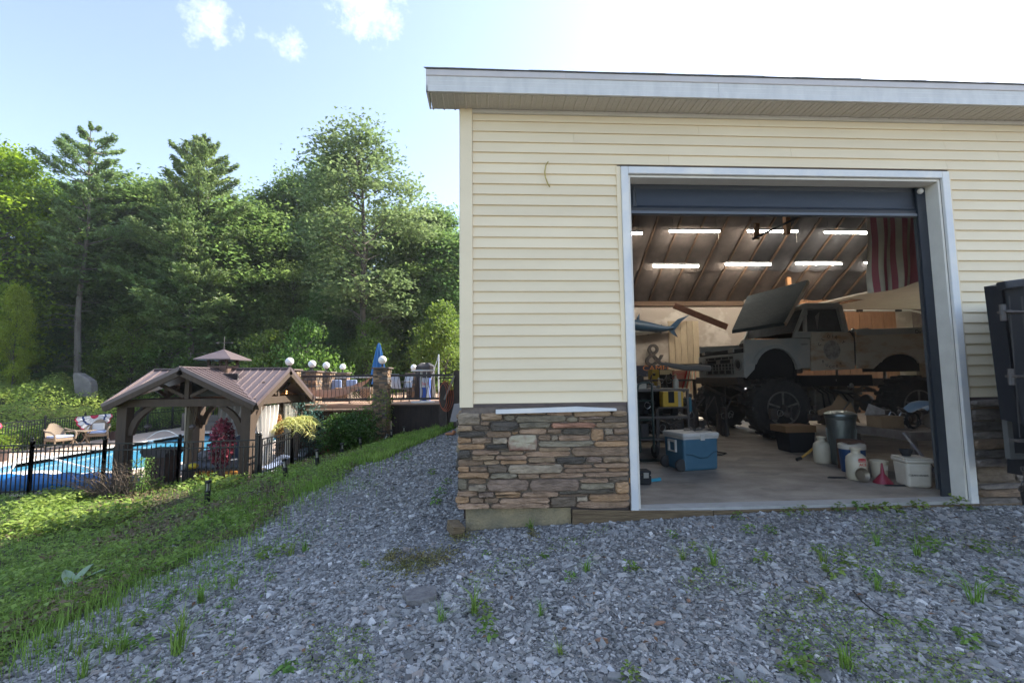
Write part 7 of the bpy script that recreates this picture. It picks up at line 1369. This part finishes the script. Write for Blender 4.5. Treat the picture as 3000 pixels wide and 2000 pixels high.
# dark forest understory and shaded floor
x = RNG.uniform(-62, 4, 26000); y = RNG.uniform(31.5, 48, 26000); zz = hgt(x, y) + RNG.uniform(0, 1, len(x)) ** 1.3 * 3.4 * (.5 + .5 * wob(x, y, .7, 3) ** 2 + .3)
stuff(put('understory', leaves('understory', np.stack([x, y, zz], 1), .34, LF['dark'], .5, .6)))
# tall weeds behind the fence
def mass(name, n, xr, yr, hgt_, m_, s_, seed, cond=None):
    x = RNG.uniform(*xr, n); y = RNG.uniform(*yr, n); top = hgt_ * (.62 + .38 * wob(x, y, .9, seed) + .22 * wob(x, y, 3.1, seed + 2)); top = np.maximum(top, .25)
    if cond is not None: k = cond(x, y); x, y, top = x[k], y[k], top[k]
    z = hgt(x, y) + RNG.uniform(0, 1, len(x)) ** .7 * top; return stuff(put(name, leaves(name, np.stack([x, y, z], 1), s_, m_, .7, .5)))
fieldm = leafmat('field_weed', (.27, .38, .09), (.42, .47, .13), .55, .5, .4); LF['field'] = fieldm
mass('field_weeds', 46000, (-34, -19.75), (12, 33), 1.55, fieldm, .15, 2); mass('field_brush', 22000, (-24, -6), (30.1, 33.5), 1.5, fieldm, .15, 6)
mass('bramble', 9000, (-21.5, -19.8), (13, 26), 1.15, LF['lime'], .12, 4)
# green bush, fake palm and its blue fir branch, dry shrub, small leafy stems before the pillar
q = P(1022, 1300, 12.9); gb = thing('green_bush', 'rounded dark green bush on the bank left of the tall stone pillar', 'bush', (q.x, q.y, gz(q.x, q.y)))
bc_ = np.concatenate([np.array(((RNG.uniform(-1, 1)) * .62, RNG.uniform(-.5, .5), RNG.uniform(.15, 1.0))) * np.array((1, 1, 1)) + blob(150, (.17, .17, .12)) for _ in range(52)]); rdm = (bc_[:, 0] / .85) ** 2 + ((bc_[:, 2] - .5) / .78) ** 2; bc_ = bc_[(rdm < 1.05) & (bc_[:, 2] > .0)]
q2 = put('foliage', leaves('foliage', bc_, .075, LF['bush'], .4), gb); q2['kind'] = 'stuff'
sb = MB()
for k in range(12): a = random.uniform(0, 6.28); sb.tube([(0, 0, 0), (.3 * math.cos(a), .25 * math.sin(a), .5), (.6 * math.cos(a), .45 * math.sin(a), random.uniform(.7, 1.3))], [.02, .012, .004], 5)
part('stem', sb, bark, gb)
for k, (px, py0, py1, Y, lab) in enumerate(((1128, 1275, 1140, 13.6, 'thin leafy sapling growing up in front of the tall stone pillar'), (1090, 1290, 1150, 13.3, 'thin leafy shoots rising from the right side of the green bush'), (1062, 1290, 1190, 13.2, 'short leafy shoots at the top of the green bush'))):
    a_, b2 = P(px, py0, Y), P(px, py1, Y); zb_ = gz(a_.x, Y); s_ = thing('leafy_shoot', lab, 'sapling', (a_.x, Y, zb_)); h = b2.z - zb_
    part('stem', MB().tube([(0, 0, 0), (.05, 0, h * .5), (.02 - .05 * k, 0, h)], [.012, .009, .004], 5), bark, s_); u = RNG.uniform(.3, 1, 190); pts_ = np.stack([RNG.normal(0, .11, 190) + .03, RNG.normal(0, .1, 190), u * h], 1); q2 = put('foliage', leaves('foliage', pts_, .075, LF['lime'], .4), s_); q2['kind'] = 'stuff'
pm = thing('palm', 'artificial palm with drooping yellow-green fronds beside the white curtains', 'palm', (P(868, 1300, 13.0).x, 13.0, -1.38)); part('trunk', MB().tube([(0, 0, 0), (.03, 0, .8), (0, 0, 1.35)], [.06, .05, .04], 8), vm, pm)
frd = leafmat('palm_frond', (.42, .46, .14), (.6, .6, .24), .3, 3, .25)
for k in range(11):
    a = k * 2.4; L = random.uniform(.75, 1.05); el = random.uniform(.5, 1.1) if k > 3 else 1.35; pts_ = []; rib = []
    for j in range(9): t_ = j / 8; r = L * t_ * math.cos(el * (1 - .4 * t_)); z = 1.35 + L * t_ * math.sin(el) - 1.05 * L * t_ * t_ * .95; rib.append(Vector((r * math.cos(a), r * math.sin(a), z)))
    c_, d_ = [], []
    for j in range(34):
        t_ = .15 + .85 * j / 33; i0 = min(7, int(t_ * 8)); p_ = rib[i0].lerp(rib[i0 + 1], t_ * 8 - i0); tang = (rib[i0 + 1] - rib[i0]).normalized()
        for g in (-1, 1): sv = tang.cross(Vector((0, 0, 1))).normalized() * g; dv = (sv + tang * .6 + Vector((0, 0, -.35))).normalized(); l_ = .32 * math.sin(math.pi * (.1 + .85 * t_)); c_.append(p_ + dv * l_ * .5); d_.append(dv * 3)
    fme = leaves('frond', np.array(c_), .28, frd, .6, .07, np.array(d_)); fo = put('frond', fme, pm); part('rib', MB().tube(rib, [.008] * 9, 4), frd, fo)
bf = thing('blue_spruce_bough', 'small blue-green artificial spruce behind the yellow palm', 'tree', (P(905, 1300, 13.7).x, 13.7, -1.4)); part('stem', MB().tube([(0, 0, 0), (0, 0, 1.7)], .025, 6), bark, bf); bb = blob(2600, (.26, .26, .42)) + np.array((0, 0, 1.15)); bb = bb[bb[:, 2] > .2]; q2 = put('foliage', leaves('foliage', bb, .07, leafmat('spruce_needle', (.05, .14, .11), (.09, .2, .17), .2, 3, .35), .3, .3), bf); q2['kind'] = 'stuff'
ds = thing('dry_shrub', 'bare brown twiggy shrub in front of the front fence', 'shrub', (P(350, 1440, 10.0).x, 10.0, gz(P(350, 1440, 10.0).x, 10.0))); tw = MB()
twm = mat('dry_twig', (.17, .125, .09), .9, (.12, .085, .06), 6)
for k in range(170):
    a = random.uniform(-1, 1); x0 = random.uniform(-.9, .7); L = random.uniform(.3, .95); dx = random.uniform(-.5, .5) - .25 * (x0 < -.3); h = (.75 - .45 * abs(x0 - .1)) * random.uniform(.3, 1.2)
    p0 = Vector((x0 * .55, random.uniform(-.15, .15), 0)); p1 = p0 + Vector((dx * L, random.uniform(-.2, .2), h * .7)); p2 = p1 + Vector((dx * L * .9 + random.uniform(-.2, .2), random.uniform(-.15, .15), h * .25)); tw.tube([p0, p1, p2], [.008, .005, .0025], 4, cap=False)
    for j in range(3): s0 = p1.lerp(p2, random.random()); tw.tube([s0, s0 + Vector((random.uniform(-.2, .2), random.uniform(-.1, .1), random.uniform(-.02, .14)))], [.004, .002], 3, cap=False)
q2 = part('twigs', tw, twm, ds); q2['kind'] = 'stuff'; 
gs = thing('green_shoot', 'feathery green weed standing between the dry shrub and the brick pedestal', 'weed', (P(415, 1460, 9.9).x, 9.9, gz(P(415, 1460, 9.9).x, 9.9))); part('stem', MB().tube([(0, 0, 0), (.03, 0, .75)], .006, 4), LM_grass, gs); bb = np.stack([RNG.normal(0, .09, 500), RNG.normal(0, .09, 500), RNG.uniform(.1, .8, 500)], 1); q2 = put('foliage', leaves('foliage', bb, .05, LM_weed, .1, .25), gs); q2['kind'] = 'stuff'
# ferny brambles along the crest by the fence
x = RNG.uniform(-10.5, -5.6, 9000); y = RNG.uniform(7.2, 10.6, 9000); k = (wob(x, y, 1.6, 8) > .15); x, y = x[k], y[k]; stuff(put('bank_brambles', leaves('bank_brambles', np.stack([x, y, hgt(x, y) + RNG.uniform(.03, .26, len(x))], 1), .085, LM_weed, .8, .7)))
# unseen block added behind the garage to shade the bank and pillar foot
ex = MB(); ex.prism([(DY + .01, -.1), (DY + 4.0, -.1), (DY + 4.0, 3.6), (DY + .01, 4.6)], 'x', .0, 7.0); part('shade_block', ex, vinyl, gar)
# ================================================================== thin fog volume added to lift the darks, standing in for lens veil
hz = bpy.data.materials.new('lens_veil_fog'); hz.use_nodes = True; t = hz.node_tree; t.nodes.clear(); ho = N(t, 'ShaderNodeOutputMaterial'); pvv = N(t, 'ShaderNodeVolumePrincipled')
pvv.inputs['Density'].default_value = 0.0006; pvv.inputs['Color'].default_value = (.92, .95, 1.0, 1); pvv.inputs['Anisotropy'].default_value = .45; t.links.new(pvv.outputs[0], ho.inputs['Volume'])
stuff(part('lens_veil', MB().box(-78, 48, -5, 66, -5, 23), hz, None, smooth=False))
SC.cycles.volume_bounces = 0
